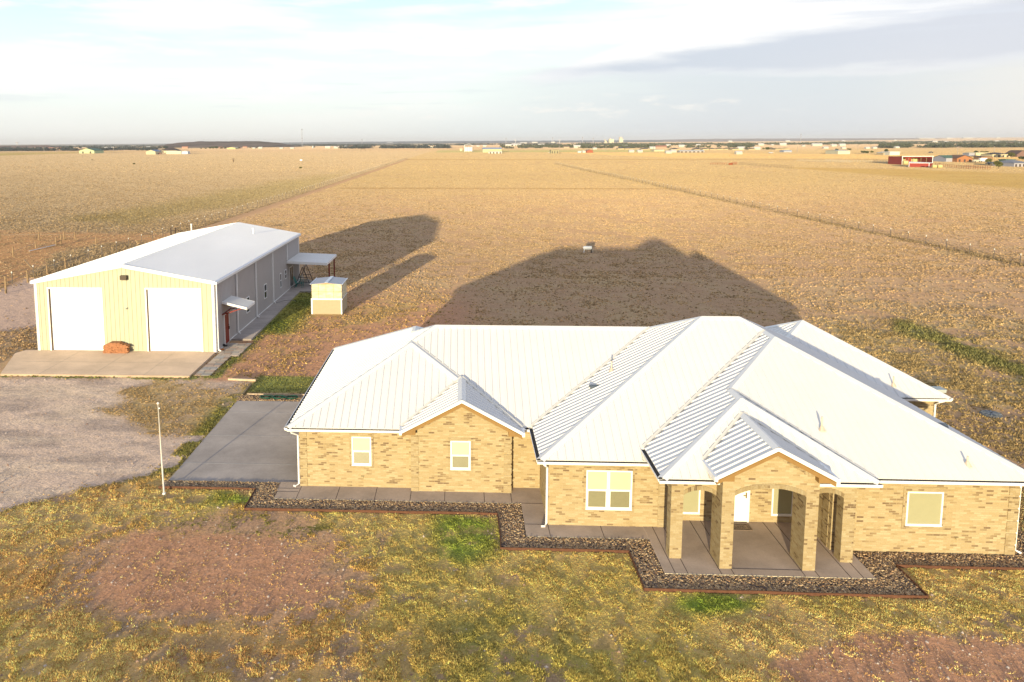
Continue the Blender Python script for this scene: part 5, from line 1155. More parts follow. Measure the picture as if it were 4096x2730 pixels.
for i, (px, lb) in enumerate(((1790, 'dark green garden hose coiled on the rock strip, left end'), (1870, 'dark green garden hose coiled at the middle of the rock strip'), (1960, 'dark green garden hose coiled on the rock strip next to the house'))):
    c = G(*C7(px, 332)); coil('garden_hose', lb, 'hose', (c.x, bk.y-.25, .05), .36, .018, mat('green_hose', (.01, .07, .04), rough=.4), 5, 5+i)
h0 = FX(*Cb(1085, 635), BX1); q = MB(); pts = [(BX1+.15, h0.y-.5, .12)]
for i in range(14): t = i/13; pts.append((BX1+.3+1.6*t, h0.y-.4+.9*sin(t*3)+t*.6, .125))
q.tube(pts, .02, 5); th = Thing('garden_hose', 'thin grey hose snaking across the walk beside the shop wall', 'hose', (BX1+.5, h0.y, .1)); th.part(q, 'hose', mat('grey_hose', (.16,.16,.16)))
# small dark shoe-like boot scraper at the red door
p = G(*Cb(475, 1208), .1); q = MB(); q.box((p.x-.18, p.y-.07, .10), (p.x+.14, p.y+.07, .17)); q.box((p.x-.18, p.y-.06, .17), (p.x-.02, p.y+.06, .24)); th = Thing('boot_scraper', 'small black boot scraper on the ground by the red door', 'scraper', (p.x, p.y, .1)); th.part(q, 'block', BLACK)

# white tank out on the range
a, b = G(2300+620/19.6, 980+490/19.6), G(2300+1320/19.6, 980+640/19.6); ty = b.y+.2; tx0 = FY(2331.5, 1001, ty).x; tx1 = FY(2367, 1001, ty).x; tz = .62
TK = Thing('farm_tank', 'small white tank on legs with dark end plate in the house shadow', 'tank', ((tx0+tx1)/2, ty, 0)); q = MB(); L_ = tx1-tx0
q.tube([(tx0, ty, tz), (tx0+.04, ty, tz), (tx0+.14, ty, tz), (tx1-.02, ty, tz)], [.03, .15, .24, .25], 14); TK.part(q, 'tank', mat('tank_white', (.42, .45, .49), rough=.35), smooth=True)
q = MB(); q.tube([(tx1-.03, ty, tz), (tx1+.03, ty, tz)], .27, 14); q.box((tx1-.10, ty-.22, 0), (tx1-.02, ty-.12, tz)); q.box((tx1-.10, ty+.12, 0), (tx1-.02, ty+.22, tz)); TK.part(q, 'end_plate', BLACK)
for sg in (-1, 1): q = MB(); q.bar((tx0+.2, ty+sg*.15, tz-.15), (tx0+.1, ty+sg*.2, 0), .04); TK.part(q, 'leg', WHITE)
q = MB(); q.tube([(tx1+.14+.01*cos(t), ty+.2*cos(t), .26+.24*sin(t)) for t in np.linspace(0, 2*pi, 13)], .03, 5); TK.part(q, 'wheel', mat('wheel_grey', (.35,.35,.35)))
# septic lid and a white box behind the right wing
p = G(*Cr(1820, 625)); q = MB(); q.tube([p, p+V3(0,0,.08)], [.52, .46], 16)
th = Thing('septic_lid', 'round dark green septic lid in the weeds right of the house', 'lid', p); th.part(q, 'lid', mat('lid_green', (.09, .10, .11), rough=.6))
q = MB()
for i in range(6): t = pi*i/6; q.bar(p+V3(cos(t)*.44, sin(t)*.44, .09), p-V3(cos(t)*.44, sin(t)*.44, -.09), .05, .03)
th.part(q, 'lid_rib', mat('lid_rib', (.18, .20, .22)))
uy_ = G(*Cr(1035, 285)).y; p = FY(*Cr(1035, 245), uy_); q = MB(); q.box((p.x-.45, uy_, 0), (p.x+.3, uy_+.6, p.z)); th = Thing('utility_box', 'pale utility box just behind the far right roof corner', 'utility box', (p.x, uy_, 0)); th.part(q, 'cabinet', mat('box_paint', (.38,.42,.40)))
q = MB(); q.box((p.x-.47, uy_-.02, p.z), (p.x+.32, uy_+.62, p.z+.04)); th.part(q, 'lid', mat('box_lid', (.40,.44,.42)))

# ------------------------------------------------------------------ fences
POSTW = mat('fence_post_wood', (.32, .22, .12), rough=.95, var=.3, scale=6)
TPOST = mat('steel_post', (.16, .13, .10), rough=.7); TTOP = mat('post_tip_white', (.78, .76, .68), rough=.6)
WIRE = mat('fence_wire', (.26, .22, .17), rough=.6)
def tpost_fence(name, label, p0, p1, n, wires=(.35, .75, 1.1), hh=1.25, tips=True, tall=()):
    p0 = Vector(p0); p1 = Vector(p1); F = Thing(name, label, 'fence', p0); d = (p1-p0)/(n-1)
    q = MB(); q.box((-.035, -.035, -.1), (.035, .035, hh)); me0 = None
    far = MB(); me_t = None
    for i in range(n):
        p = p0+d*i+V3(rnd.uniform(-.05,.05), rnd.uniform(-.2,.2), 0)
        k = 1.35 if i in tall else rnd.uniform(.94, 1.06)
        if i < 96:
            if me0 is None:
                o = F.part(MBshift(q, p), 'post', TPOST); me0 = o.data; t = MB(); t.box((-.042, -.042, hh-.18), (.042, .042, hh+.01)); tt = F.part(MBshift(t, p), 'post_tip', TTOP, o); first = o; fp = p
            else:
                c = first.copy(); COL.objects.link(c); c.parent = F.e; c.location = (p-fp)
                if i in tall: c.scale = (1,1,1)
                for g_ in first.children: c2 = g_.copy(); COL.objects.link(c2); c2.parent = c
        else: far.box((p.x-.03, p.y-.03, 0), (p.x+.03, p.y+.03, hh))
    if far.v: o = F.part(far, 'post', TPOST); o['kind'] = 'stuff'
    w = MB()
    for z in wires: w.bar(p0+V3(0,0,z), p1+V3(0,0,z), .018)
    F.part(w, 'wire', WIRE)
    return F
def MBshift(q, p):
    r = MB(); r.v = [(a+p[0], b+p[1], c+p[2]) for a, b, c in q.v]; r.f = list(q.f); return r
FX_ = G(975, 855).x
fl0 = G(24, 1173); fl1 = G(1629, 637)
tpost_fence('wire_fence', 'long wire fence on steel posts running away left of the shop', (G(190/3.361, 880+860/3.361).x-.2, 55, 0), (fl1.x, fl1.y, 0), 150)
fr0, fr1 = G(4096, 1070), G(2221, 657)
tpost_fence('wire_fence', 'thin wire fence crossing the dry range on the right', (63.6, 72, 0), (59.1, 485, 0), 96, wires=(.3, .6, .9, 1.15))
CO = Thing('corral_fence', 'old corral of round wooden posts with a few fallen rails', 'fence', (-50, 70, 0))
cps = []; CB = Vector((-50, 70, 0)); fobj = None
for (x, yb, yt) in ((5,275,160),(525,270,155),(865,268,150),(1015,272,165),(485,378,285),(180,497,360),(755,342,232),(820,325,195),(1292,320,222),(80,985,760),(375,838,682),(640,742,602),(885,657,508)):
    p = G(*Cg(x, yb)); t = FY(*Cg(x, yt), p.y); cps.append(p)
    q = MB(); rr_ = .11; q.tube([p-V3(0,0,.1), V3(p.x+rnd.uniform(-.05,.05), p.y, t.z)], [rr_, rr_*.85], 8); CO.part(q, 'post', POSTW)
q = MB()
q = None
for i, j, z in ((6, 7, .5), (10, 9, .9), (11, 10, .9), (12, 11, .9), (0, 1, .8), (1, 2, .8), (2, 3, .8), (4, 5, .7), (4, 6, .15)): q = MB(); q.bar(cps[i]+V3(0,0,z), cps[j]+V3(0,0,z), .03 if (i, j) not in ((6, 7),) else .10); CO.part(q, 'rail', WIRE if (i, j) != (6, 7) else POSTW)

a, b = G(*Cg(395, 432)), G(*Cg(745, 348)); q = MB(); q.bar(a+V3(0,0,.12), b+V3(0,0,.12), .22, .03); th = Thing('loose_sheet', 'long pale sheet of metal lying in the weeds of the corral', 'sheet metal', a); th.part(q, 'sheet', mat('sheet_grey', (.50,.50,.52), rough=.4))
a, b = G(*Cg(330, 640)), G(*Cg(430, 690)); q = MB(); q.bar(V3(a.x, a.y, .9), V3(b.x, b.y, .35), .12, .12); th = Thing('leaning_log', 'broken pale log leaning against a corral post', 'log', b); th.part(q, 'log', POSTW)
# rusty H-brace on the fence beyond the shop
a, b = FY(*C1(1148, 190), 100), FY(*C1(1177, 183), 100); BRS = Thing('fence_brace', 'dark pipe corner brace in the fence line beyond the shop roof', 'fence', (a.x, 100, 0))
for x_ in (a.x, b.x): q = MB(); q.tube([(x_, 100, -.1), (x_, 100, a.z)], .08, 8); BRS.part(q, 'post', mat('dark_pipe', (.06,.04,.03)))
q = MB(); q.bar((a.x, 100, a.z-.35), (b.x+1.2, 100.5, a.z-.5), .07); q.bar((b.x, 100, a.z), (b.x+1.2, 100.5, a.z-1), .05); BRS.part(q, 'rail', MATS['dark_pipe'])

# ================================================================== FAR BUILDINGS, TREES, POLES
def CA(x, y): return x/3.361, 520+y/3.361
def CB_(x, y): return 600+x/2.941, 520+y/2.941
def CCc(x, y): return 1400+x/3.361, 520+y/3.361
def CD(x, y): return 2000+x/2.941, 520+y/2.941
def CE(x, y): return 2700+x/3.361, 520+y/3.361
def CF(x, y): return 3300+x/2.956, 520+y/2.956
def mpp(y): return y/F_PX*1.0                      # metres per photo pixel at distance y
ROOFS = {}
def rm(n, c): 
    if n not in ROOFS: ROOFS[n] = mat('far_'+n, c, rough=.8, var=.06, scale=.3)
    return ROOFS[n]
CREAM, OFFW, TANW, GREYF, REDF = (.62,.55,.34), (.72,.69,.58), (.50,.40,.24), (.42,.42,.42), (.30,.035,.02)
DKR, BRR, GRNR, BLR, WHR, REDR = (.07,.055,.05), (.16,.10,.065), (.09,.17,.12), (.20,.26,.38), (.70,.70,.68), (.28,.10,.07)
def far_bldg(cv, x0, x1, yb, ye, yr, wallc, roofc, label, cat='building', style='x', depth=None, ratio=.7, group=None, doors=0, name=None, Y=None, wn=None):
    """x0..x1 wall span, yb base, ye eave, yr ridge: crop pixels; style x: roof slope faces us; y: gable faces us"""
    p0 = cv(x0, yb); p1 = cv(x1, yb); a = G(*p0) if Y is None else V3(FY(*p0, Y).x, Y, 0); y = a.y; xa = a.x; xb = FY(*p1, y).x
    ze_ = max(1.8, FY(*cv(x0, ye), y).z); zr_ = max(ze_+.4, FY(*cv(x0, yr), y).z); w = xb-xa; d = depth or max(6, min(w*ratio, 18))
    T = Thing(name or 'far_building', label, cat, ((xa+xb)/2, y, 0), group); q = MB(); z0 = -.5
    z0 = min(0, terrain_zf(xa, y)) - .3
    q.quad(V3(xa,y,z0), V3(xb,y,z0), V3(xb,y,ze_), V3(xa,y,ze_)); q.quad(V3(xb,y,z0), V3(xb,y+d,z0), V3(xb,y+d,ze_), V3(xb,y,ze_)); q.quad(V3(xa,y+d,z0), V3(xa,y,z0), V3(xa,y,ze_), V3(xa,y+d,ze_)); q.quad(V3(xb,y+d,z0), V3(xa,y+d,z0), V3(xa,y+d,ze_), V3(xb,y+d,ze_))
    r = MB(); o = .35
    if style == 'y':
        xm = (xa+xb)/2; q.quad(V3(xa,y,ze_), V3(xb,y,ze_), V3(xm,y,zr_)); q.quad(V3(xb,y+d,ze_), V3(xa,y+d,ze_), V3(xm,y+d,zr_))
        r.quad(V3(xa-o,y-o,ze_), V3(xm,y-o,zr_+.15), V3(xm,y+d+o,zr_+.15), V3(xa-o,y+d+o,ze_)); r.quad(V3(xm,y-o,zr_+.15), V3(xb+o,y-o,ze_), V3(xb+o,y+d+o,ze_), V3(xm,y+d+o,zr_+.15))
    elif style == 'h':      # hip
        ym = y+d/2; k = min(d/2, w*.4)
        r.quad(V3(xa-o,y-o,ze_), V3(xb+o,y-o,ze_), V3(xb-k,ym,zr_), V3(xa+k,ym,zr_)); r.quad(V3(xb+o,y+d+o,ze_), V3(xa-o,y+d+o,ze_), V3(xa+k,ym,zr_), V3(xb-k,ym,zr_)); r.quad(V3(xa-o,y+d+o,ze_), V3(xa-o,y-o,ze_), V3(xa+k,ym,zr_)); r.quad(V3(xb+o,y-o,ze_), V3(xb+o,y+d+o,ze_), V3(xb-k,ym,zr_))
    elif style == 'f':
        r.box((xa-o, y-o, ze_), (xb+o, y+d+o, ze_+.35))
    else:
        ym = y+d/2
        r.quad(V3(xa-o,y-o,ze_), V3(xb+o,y-o,ze_), V3(xb+o,ym,zr_), V3(xa-o,ym,zr_)); r.quad(V3(xb+o,y+d+o,ze_), V3(xa-o,y+d+o,ze_), V3(xa-o,ym,zr_), V3(xb+o,ym,zr_))
        q.quad(V3(xb,y,ze_), V3(xb,y+d,ze_), V3(xb,ym,zr_-.1)); q.quad(V3(xa,y+d,ze_), V3(xa,y,ze_), V3(xa,ym,zr_-.1))
    T.part(q, 'wall', rm('wall%d' % (hash(wallc) % 9999), wallc)); T.part(r, 'roof', rm('roof%d' % (hash(roofc) % 9999), roofc))
    for i in range(doors):
        f = MB(); cx = xa+w*(i+.5)/doors; f.box((cx-min(w*.06, 1.2), y-.06, 0), (cx+min(w*.06, 1.2), y-.01, ze_*.72)); T.part(f, 'door' if i % 2 == 0 else 'window', mat('far_opening', (.08,.06,.05)))
    return T, xa, xb, y, d, ze_, zr_
def terrain_zf(x, y): return float(terrain_z(np.array([x]), np.array([y]))[0])

far_bldg(CA, 1065, 1268, 318, 282, 250, (.55,.62,.33), GRNR, 'pale green barn with dark green roof and open lean-to, far left', 'barn', 'y', 30, doors=2, name='far_barn')
far_bldg(CA, 1964, 2090, 332, 292, 272, CREAM, BLR, 'cream metal shed with grey roof beside the dark-roofed farmhouse', 'shed', 'y', 22)
far_bldg(CB_, 118, 320, 268, 246, 212, CREAM, DKR, 'farmhouse with large charcoal hip roof left of the low hill', 'house', 'h', 18, doors=3, name='far_house')
far_bldg(CB_, 192, 365, 287, 254, 248, (.66,.60,.42), WHR, 'long low cream shed in front of the charcoal-roofed farmhouse', 'shed', 'f', 8)
far_bldg(CB_, 368, 445, 286, 256, 250, (.60,.64,.68), WHR, 'two small blue-white sheds at the right end of the farmyard', 'shed', 'y', 8)
far_bldg(CB_, 908, 1004, 228, 214, 205, (.66,.58,.26), CREAM, 'yellow metal barn beside dark trees below the hill', 'barn', 'y', 30)
far_bldg(CCc, 1785, 2038, 305, 262, 240, (.60,.57,.30), (.38,.42,.50), 'large pale yellow metal building with blue-grey roof', 'building', 'x', 26, doors=0)
far_bldg(CCc, 1865, 2043, 320, 293, 283, OFFW, CREAM, 'low white office annex in front of the yellow metal building', 'building', 'x', 8, doors=4)
far_bldg(CCc, 1475, 1508, 285, 254, 250, CREAM, CREAM, 'small cream box shed beside the white tanks', 'shed', 'f', 6)
far_bldg(CCc, 945, 1032, 248, 236, 231, OFFW, WHR, 'white long house on the skyline left of the tanks', 'house', 'x', 14)
far_bldg(CCc, 1045, 1145, 245, 235, 222, OFFW, CREAM, 'white gabled house right beside the long white house', 'house', 'y', 14)
far_bldg(CD, 600, 688, 279, 240, 233, (.40,.36,.20), (.22,.18,.12), 'two-storey olive building with yellow corners in the open field', 'building', 'f', 14, doors=3)
far_bldg(CD, 1020, 1095, 271, 246, 235, (.38,.11,.05), (.40,.22,.14), 'red-brown round-roofed barn with white door', 'barn', 'y', 20, doors=0)
far_bldg(CD, 975, 1018, 270, 250, 240, OFFW, WHR, 'white lean-to shed attached left of the red-brown barn', 'shed', 'f', 10)
far_bldg(CD, 917, 955, 271, 254, 250, OFFW, WHR, 'white box trailer shed left of the red-brown barn', 'shed', 'f', 6)
far_bldg(CD, 1815, 1932, 255, 236, 228, (.66,.58,.36), CREAM, 'long cream metal building in front of the housing estate', 'building', 'x', 18)
far_bldg(CE, 65, 395, 306, 286, 275, (.46,.42,.36), (.62,.60,.56), 'long low stable with open bays and pale roof', 'stable', 'x', 12, doors=6)
far_bldg(CE, 1462, 1572, 302, 286, 274, (.40,.42,.46), (.40,.46,.54), 'small grey metal shed standing alone on bare ground', 'shed', 'x', 12)
far_bldg(CE, 2190, 2353, 328, 282, 272, (.66,.61,.42), (.46,.47,.48), 'large cream metal warehouse with grey roof on the right', 'warehouse', 'x', 26)
far_bldg(CF, 385, 388, 289, 245, 240, OFFW, WHR, 'narrow white end bay of the cream warehouse', 'shed', 'f', 10) if False else None
far_bldg(CF, 765, 882, 300, 264, 260, (.72,.69,.55), WHR, 'bright white box building with lower cream wing', 'building', 'f', 14)
far_bldg(CF, 690, 762, 298, 280, 268, (.55,.45,.28), (.60,.56,.48), 'low cream wing left of the bright white box building', 'building', 'y', 12)
far_bldg(CF, 1785, 1935, 312, 275, 270, (.68,.60,.36), CREAM, 'plain cream block building behind the green-roofed barn', 'building', 'f', 14)
far_bldg(CF, 1700, 1768, 312, 280, 275, (.38,.38,.42), GREYF, 'grey metal shed left of the plain cream block', 'shed', 'f', 8)
far_bldg(CF, 1980, 2183, 325, 290, 270, (.64,.57,.34), DKR, 'cream two-storey house with black roof on the right', 'house', 'h', 14, doors=4, name='far_house')
far_bldg(CF, 2235, 2420, 436, 395, 358, (.42,.40,.42), (.22,.22,.24), 'grey house with porch windows at the right edge', 'house', 'h', 16, doors=4, name='far_house')
far_bldg(CF, 2270, 2400, 320, 290, 245, (.22,.13,.10), (.13,.08,.06), 'dark red-brown house behind the round green tree', 'house', 'y', 14, name='far_house')
far_bldg(CF, 2195, 2235, 405, 378, 370, REDF, WHR, 'small red shed with white roof beside the grey house', 'shed', 'x', 6)
far_bldg(CF, 2135, 2245, 392, 358, 346, (.10,.18,.12), GRNR, 'dark green shed behind the leafy tree', 'shed', 'f', 6)
far_bldg(CF, 1845, 1985, 350, 335, 312, (.30,.18,.10), (.09,.065,.05), 'low brown-roofed shed in front of the cream house', 'shed', 'y', 8)
# rows of estate houses with dark hip roofs
r = random.Random(21)
EST = [(CD, 1385, 1470, 232), (CD, 1470, 1560, 232), (CD, 1662, 1758, 240), (CD, 2012, 2118, 243), (CD, 2285, 2353, 245), (CE, 262, 370, 272), (CE, 375, 458, 274), (CE, 470, 560, 274), (CE, 565, 660, 272), (CE, 665, 745, 272), (CE, 770, 862, 274), (CE, 990, 1080, 274), (CE, 1285, 1345, 268), (CE, 1350, 1405, 270), (CE, 1410, 1465, 268), (CE, 1470, 1540, 266)]
words = ['first', 'second', 'third', 'fourth', 'fifth', 'sixth', 'seventh', 'eighth', 'ninth', 'tenth', 'eleventh', 'twelfth', 'thirteenth', 'fourteenth', 'fifteenth', 'sixteenth']
for i, (cv, x0, x1, yb) in enumerate(EST):
    far_bldg(cv, x0, x1, yb, yb-12, yb-(30 if i < 13 else 24), r.choice(((.56,.45,.24), (.50,.40,.22))), r.choice((DKR, (.10,.085,.08), (.13,.10,.08))), 'cream estate house with dark hip roof, %s from the left of its row' % words[i], 'house', 'h', 14, group='estate houses with dark hip roofs', name='far_house')
# small pale buildings scattered over the far plain (copies of two prototypes)
def proto(wc, rc, nm, lb):
    T = Thing(nm, lb, 'building', (0, 0, 0), 'pale buildings scattered on the far plain'); q = MB()
    q.box((-.5, 0, -.2), (.5, .6, .6)); T.part(q, 'wall', rm('w%d' % (hash(wc) % 9999), wc)); q = MB()
    q.quad(V3(-.54,-.03,.6), V3(.54,-.03,.6), V3(.54,.3,1), V3(-.54,.3,1)); q.quad(V3(.54,.63,.6), V3(-.54,.63,.6), V3(-.54,.3,1), V3(.54,.3,1)); q.quad(V3(.5,0,.6), V3(.5,.6,.6), V3(.5,.3,.97)); q.quad(V3(-.5,.6,.6), V3(-.5,0,.6), V3(-.5,.3,.97)); T.part(q, 'roof', rm('r%d' % (hash(rc) % 9999), rc)); return T
PR1 = proto((.62,.56,.44), (.66,.64,.60), 'distant_building', 'x'); PR2 = proto((.52,.40,.26), (.16,.11,.09), 'distant_building', 'x'); PR3 = proto((.50,.30,.20), (.34,.16,.11), 'distant_building', 'x')
SPOTS = [(CA,490,555,278,1),(CA,635,715,272,3),(CA,775,865,272,3),(CA,872,920,272,1),(CA,925,985,274,1),(CA,1360,1435,269,1),(CA,1450,1525,267,1),(CA,1650,1745,264,2),(CA,1955,2030,258,1),(CA,2085,2130,256,1),(CA,2145,2230,245,2),(CA,30,95,284,3),
 (CB_,0,35,222,1),(CB_,375,445,222,3),(CB_,805,850,220,3),(CB_,1030,1066,222,3),(CB_,1090,1140,215,3),(CB_,1205,1235,221,1),(CB_,1275,1320,221,1),(CB_,1523,1562,223,1),(CB_,1650,1692,223,1),(CB_,2060,2120,218,1),(CB_,2162,2217,219,1),(CB_,2290,2330,205,1),
 (CCc,10,100,236,2),(CCc,275,335,242,2),(CCc,405,470,244,3),(CCc,492,560,240,2),(CCc,645,690,244,3),(CCc,290,400,173,1),(CCc,500,570,184,1),(CCc,1700,1740,226,1),(CCc,1785,1835,225,1),(CCc,2085,2170,222,1),(CCc,2180,2300,212,1),
 (CD,240,315,164,1),(CD,140,240,190,1),(CD,375,440,157,1),(CD,600,645,156,1),(CD,450,520,190,1),(CD,655,700,192,2),(CD,750,815,215,2),(CD,870,945,212,1),(CD,1095,1140,228,1),(CD,1440,1500,202,1),(CD,1525,1575,262,1),(CD,1765,1830,222,1),(CD,1835,1960,218,3),(CD,1965,2010,274,1),(CD,2030,2065,262,1),(CD,1620,1680,262,1),(CD,1960,2010,190,1),(CD,2310,2353,185,1),
 (CE,290,345,215,1),(CE,55,130,230,1),(CE,850,945,262,1),(CE,1065,1150,262,1),(CE,1125,1195,209,1),(CE,1140,1225,133,1),(CE,1415,1500,208,1),(CE,1715,1750,220,1),(CE,1850,1980,214,1),(CE,2000,2060,248,1),(CE,2110,2170,216,1),(CE,2215,2280,214,1),(CE,2250,2290,158,1),(CE,1300,1325,206,1),(CE,720,770,165,1),(CE,1490,1550,160,1),(CE,848,884,322,1),
 (CF,5,40,215,1),(CF,80,140,192,1),(CF,175,245,190,1),(CF,495,525,220,1),(CF,580,610,218,1),(CF,200,225,135,1),(CF,820,850,132,1),(CF,1280,1330,150,1),(CF,1420,1465,150,1),(CF,1110,1300,121,1),(CF,1440,1500,121,1),(CF,1640,1740,120,1),(CF,1170,1240,103,1),(CF,2030,2060,104,1),(CF,1680,1710,188,1),(CF,2010,2060,145,1),(CF,2170,2240,170,2),(CF,2300,2345,165,1),(CF,835,885,212,1),(CF,210,245,220,1)]
SP_OBJ = []
for i, (cv, x0, x1, yb, k) in enumerate(SPOTS):
    pa = G(*cv(x0, yb)) if cv(x0, yb)[1] > 576 else None
    fx0, fy0 = cv(x0, yb)
    # distance from the base row; far rows are placed on the rising plain
    hy = 566.5-.0056*(fx0-2048)
    v = max(fy0-hy, 3.2); y = CAMH*F_PX/v; y = min(y, 9000)
    P0, P1 = FY(fx0, fy0, y), FY(cv(x1, yb)[0], fy0, y); w = max(P1.x-P0.x, 6); hgt = max(3.2, min(w*.45, 4+y*.0012))
    src = (PR1, PR2, PR3)[k-1]; zt = terrain_zf(P0.x, y)
    side = 'left' if fx0 < 1300 else ('middle' if fx0 < 2700 else 'right')
    SP_OBJ.append((fx0, k, copy_thing(src.e, ((P0.x+P1.x)/2, y, zt), None, None, (w, max(10, w*.6), hgt))))
ORD = ['1st','2nd','3rd']+['%dth' % i for i in range(4, 21)]+['21st','22nd','23rd']+['%dth' % i for i in range(24, 31)]+['31st','32nd','33rd']+['%dth' % i for i in range(34, 41)]+['41st','42nd','43rd']+['%dth' % i for i in range(44, 51)]+['51st','52nd','53rd']+['%dth' % i for i in range(54, 61)]+['61st','62nd','63rd']+['%dth' % i for i in range(64, 71)]+['71st','72nd','73rd']+['%dth' % i for i in range(74, 101)]
for k in (1, 2, 3):
    for i, (fx0, kk, o) in enumerate(sorted([q for q in SP_OBJ if q[1] == k], key=lambda q: q[0])):
        where = 'left of the low hill' if fx0 < 660 else 'below or right of the hill' if fx0 < 1400 else 'near the white tanks' if fx0 < 2050 else 'towards the grain elevators' if fx0 < 2650 else 'beyond the estate houses' if fx0 < 3400 else 'far beyond the hay barn'
        o['label'] = '%s distant building %s, %s such from the left' % (('pale', 'dark-roofed', 'reddish')[k-1], where, ORD[i])
for T in (PR1, PR2, PR3):
    for c in list(T.e.children): bpy.data.objects.remove(c)
    bpy.data.objects.remove(T.e)

# red open-fronted hay barn and low red shed
def hay_barn():
    b0 = G(*CF(908, 412)); y = b0.y; X0, X1 = b0.x, FY(*CF(1270, 412), y).x; zt = FY(*CF(908, 312), y).z; zt2 = zt+.2
    xl_ = X0; d = 14; T = Thing('hay_barn', 'open-fronted red metal hay barn with white trim on the right', 'barn', ((X0+X1)/2, y, 0))
    RED = mat('barn_red', (.30,.035,.022), rough=.6); CR = mat('barn_inside', (.62,.55,.25), rough=.7)
    for xq in (X0-.1, X1-.15): q = MB(); q.box((xq, y, 0), (xq+.2, y+d, zt*.93)); T.part(q, 'side_wall', RED)
    q = MB(); q.box((X0+.2, y+d-.2, 0), (X1-.2, y+d, zt*.8)); T.part(q, 'back_wall', CR)
    q = MB(); q.quad(V3(X0-.3,y-.4,zt), V3(X1+.2,y-.4,zt), V3(X1+.2,y+d,zt*.85), V3(X0-.3,y+d,zt*.85)); q.quad(V3(X0-.3,y-.4,zt-.25), V3(X0-.3,y+d,zt*.85-.25), V3(X1+.2,y+d,zt*.85-.25), V3(X1+.2,y-.4,zt-.25)); T.part(q, 'roof', rm('white_r', WHR))
    q = MB(); q.box((X0-.3, y-.45, zt-.3), (X1+.2, y-.2, zt+.05)); q.box((X0-.1, y-.12, 0), (X0+.25, y-.01, zt-.3)); q.box((X1-.3, y-.12, 0), (X1, y-.01, zt-.3)); T.part(q, 'white_trim', WHITE)
    q = MB(); q.box((X0, y-.10, zt-.8), (X1, y-.02, zt-.3)); T.part(q, 'red_fascia', RED)
    for k in (.2, .36, .62, .8): q = MB(); q.box((X0+(X1-X0)*k-.1, y+.1, 0), (X0+(X1-X0)*k+.1, y+.3, zt-.3)); T.part(q, 'post', mat('barn_post', (.30,.24,.12)))
    q = MB(); q.box((X0+(X1-X0)*.15, y+1.0, 0), (X0+(X1-X0)*.33, y+1.2, zt*.8)); T.part(q, 'inner_panel', RED)
    # tapering left side seen as a red wedge
    q = MB(); xw_ = FY(*CF(836, 400), y+d).x; q.quad(V3(X0-.11, y, 0), V3(X0-.11, y, zt-.3), V3(xw_, y+d*1.0, zt*.85), V3(xw_, y+d, 0)); T.part(q, 'left_wall', RED)
    h = G(*CF(942, 412)); q = MB(); q.tube([(h.x-1.4, y-.9, 1.15), (h.x+1.0, y-.9, 1.15)], 1.15, 14); B = Thing('hay_bale', 'round straw bale standing in front of the red hay barn', 'bale', (h.x, y-.9, 0)); B.part(q, 'bale', mat('straw', (.62,.50,.22), rough=.95, var=.2, scale=3), smooth=False)
    l0 = G(*CF(992, 440)); y = l0.y; A, Bx, Cx = l0.x, FY(*CF(1205, 450), y).x, FY(*CF(1292, 445), y).x; z = FY(*CF(992, 392), y).z
    T = Thing('low_red_shed', 'low red metal shed with white roof in front of the hay barn', 'shed', ((A+Cx)/2, y, 0)); d2 = (Cx-Bx)*1.1
    q = MB(); q.quad(V3(A,y,0), V3(Bx,y-1.5,0), V3(Bx,y-1.5,z*.96), V3(A,y,z)); q.quad(V3(Bx,y-1.5,0), V3(Cx,y+d2*.4,0), V3(Cx,y+d2*.4,z), V3(Bx,y-1.5,z*.96)); q.quad(V3(Cx,y+d2*.4,0), V3(A+2,y+d2,0), V3(A+2,y+d2,z), V3(Cx,y+d2*.4,z)); T.part(q, 'wall', RED)
    q = MB(); q.quad(V3(A-.2,y-.2,z+.1), V3(Bx,y-1.8,z*.96+.1), V3(Cx+.3,y+d2*.4,z+.1), V3(A+2,y+d2,z+.6)); T.part(q, 'roof', rm('white_r', WHR))
    q = MB(); q.bar((A-.1,y-.25,z-.02), (Bx,y-1.75,z*.96-.02), .1, .22); q.bar((Bx,y-1.8,z*.96-.02), (Cx+.2,y+d2*.4-.1,z-.02), .1, .22); q.bar((A-.05,y-.05,0), (A-.05,y-.05,z), .22); q.bar((Bx,y-1.6,0), (Bx,y-1.6,z*.96), .25); T.part(q, 'white_trim', WHITE)
    for i, px in enumerate((1290, 1355)):
        h = G(*CF(px, 452)); q = MB(); q.tube([(h.x-1.0, h.y, .8), (h.x+.9, h.y-.3, .8)], .85, 12); B = Thing('hay_bale', ('loose straw bale touching the right end of the low red shed', 'straw bale lying further right of the low red shed')[i], 'bale', (h.x, h.y, 0), 'straw bales by the low red shed'); B.part(q, 'bale', MATS['straw'])
hay_barn()
far_bldg(CF, 1430, 1560, 378, 335, 303, (.38,.38,.42), GRNR, 'grey-walled barn with green roof right of the red hay barn', 'barn', 'x', 14, doors=0, name='far_barn')
far_bldg(CF, 1560, 1740, 380, 338, 303, (.40,.17,.07), (.17,.09,.05), 'orange-brown timber stable with open centre beside the green roof', 'stable', 'y', 12, doors=3, name='far_barn')

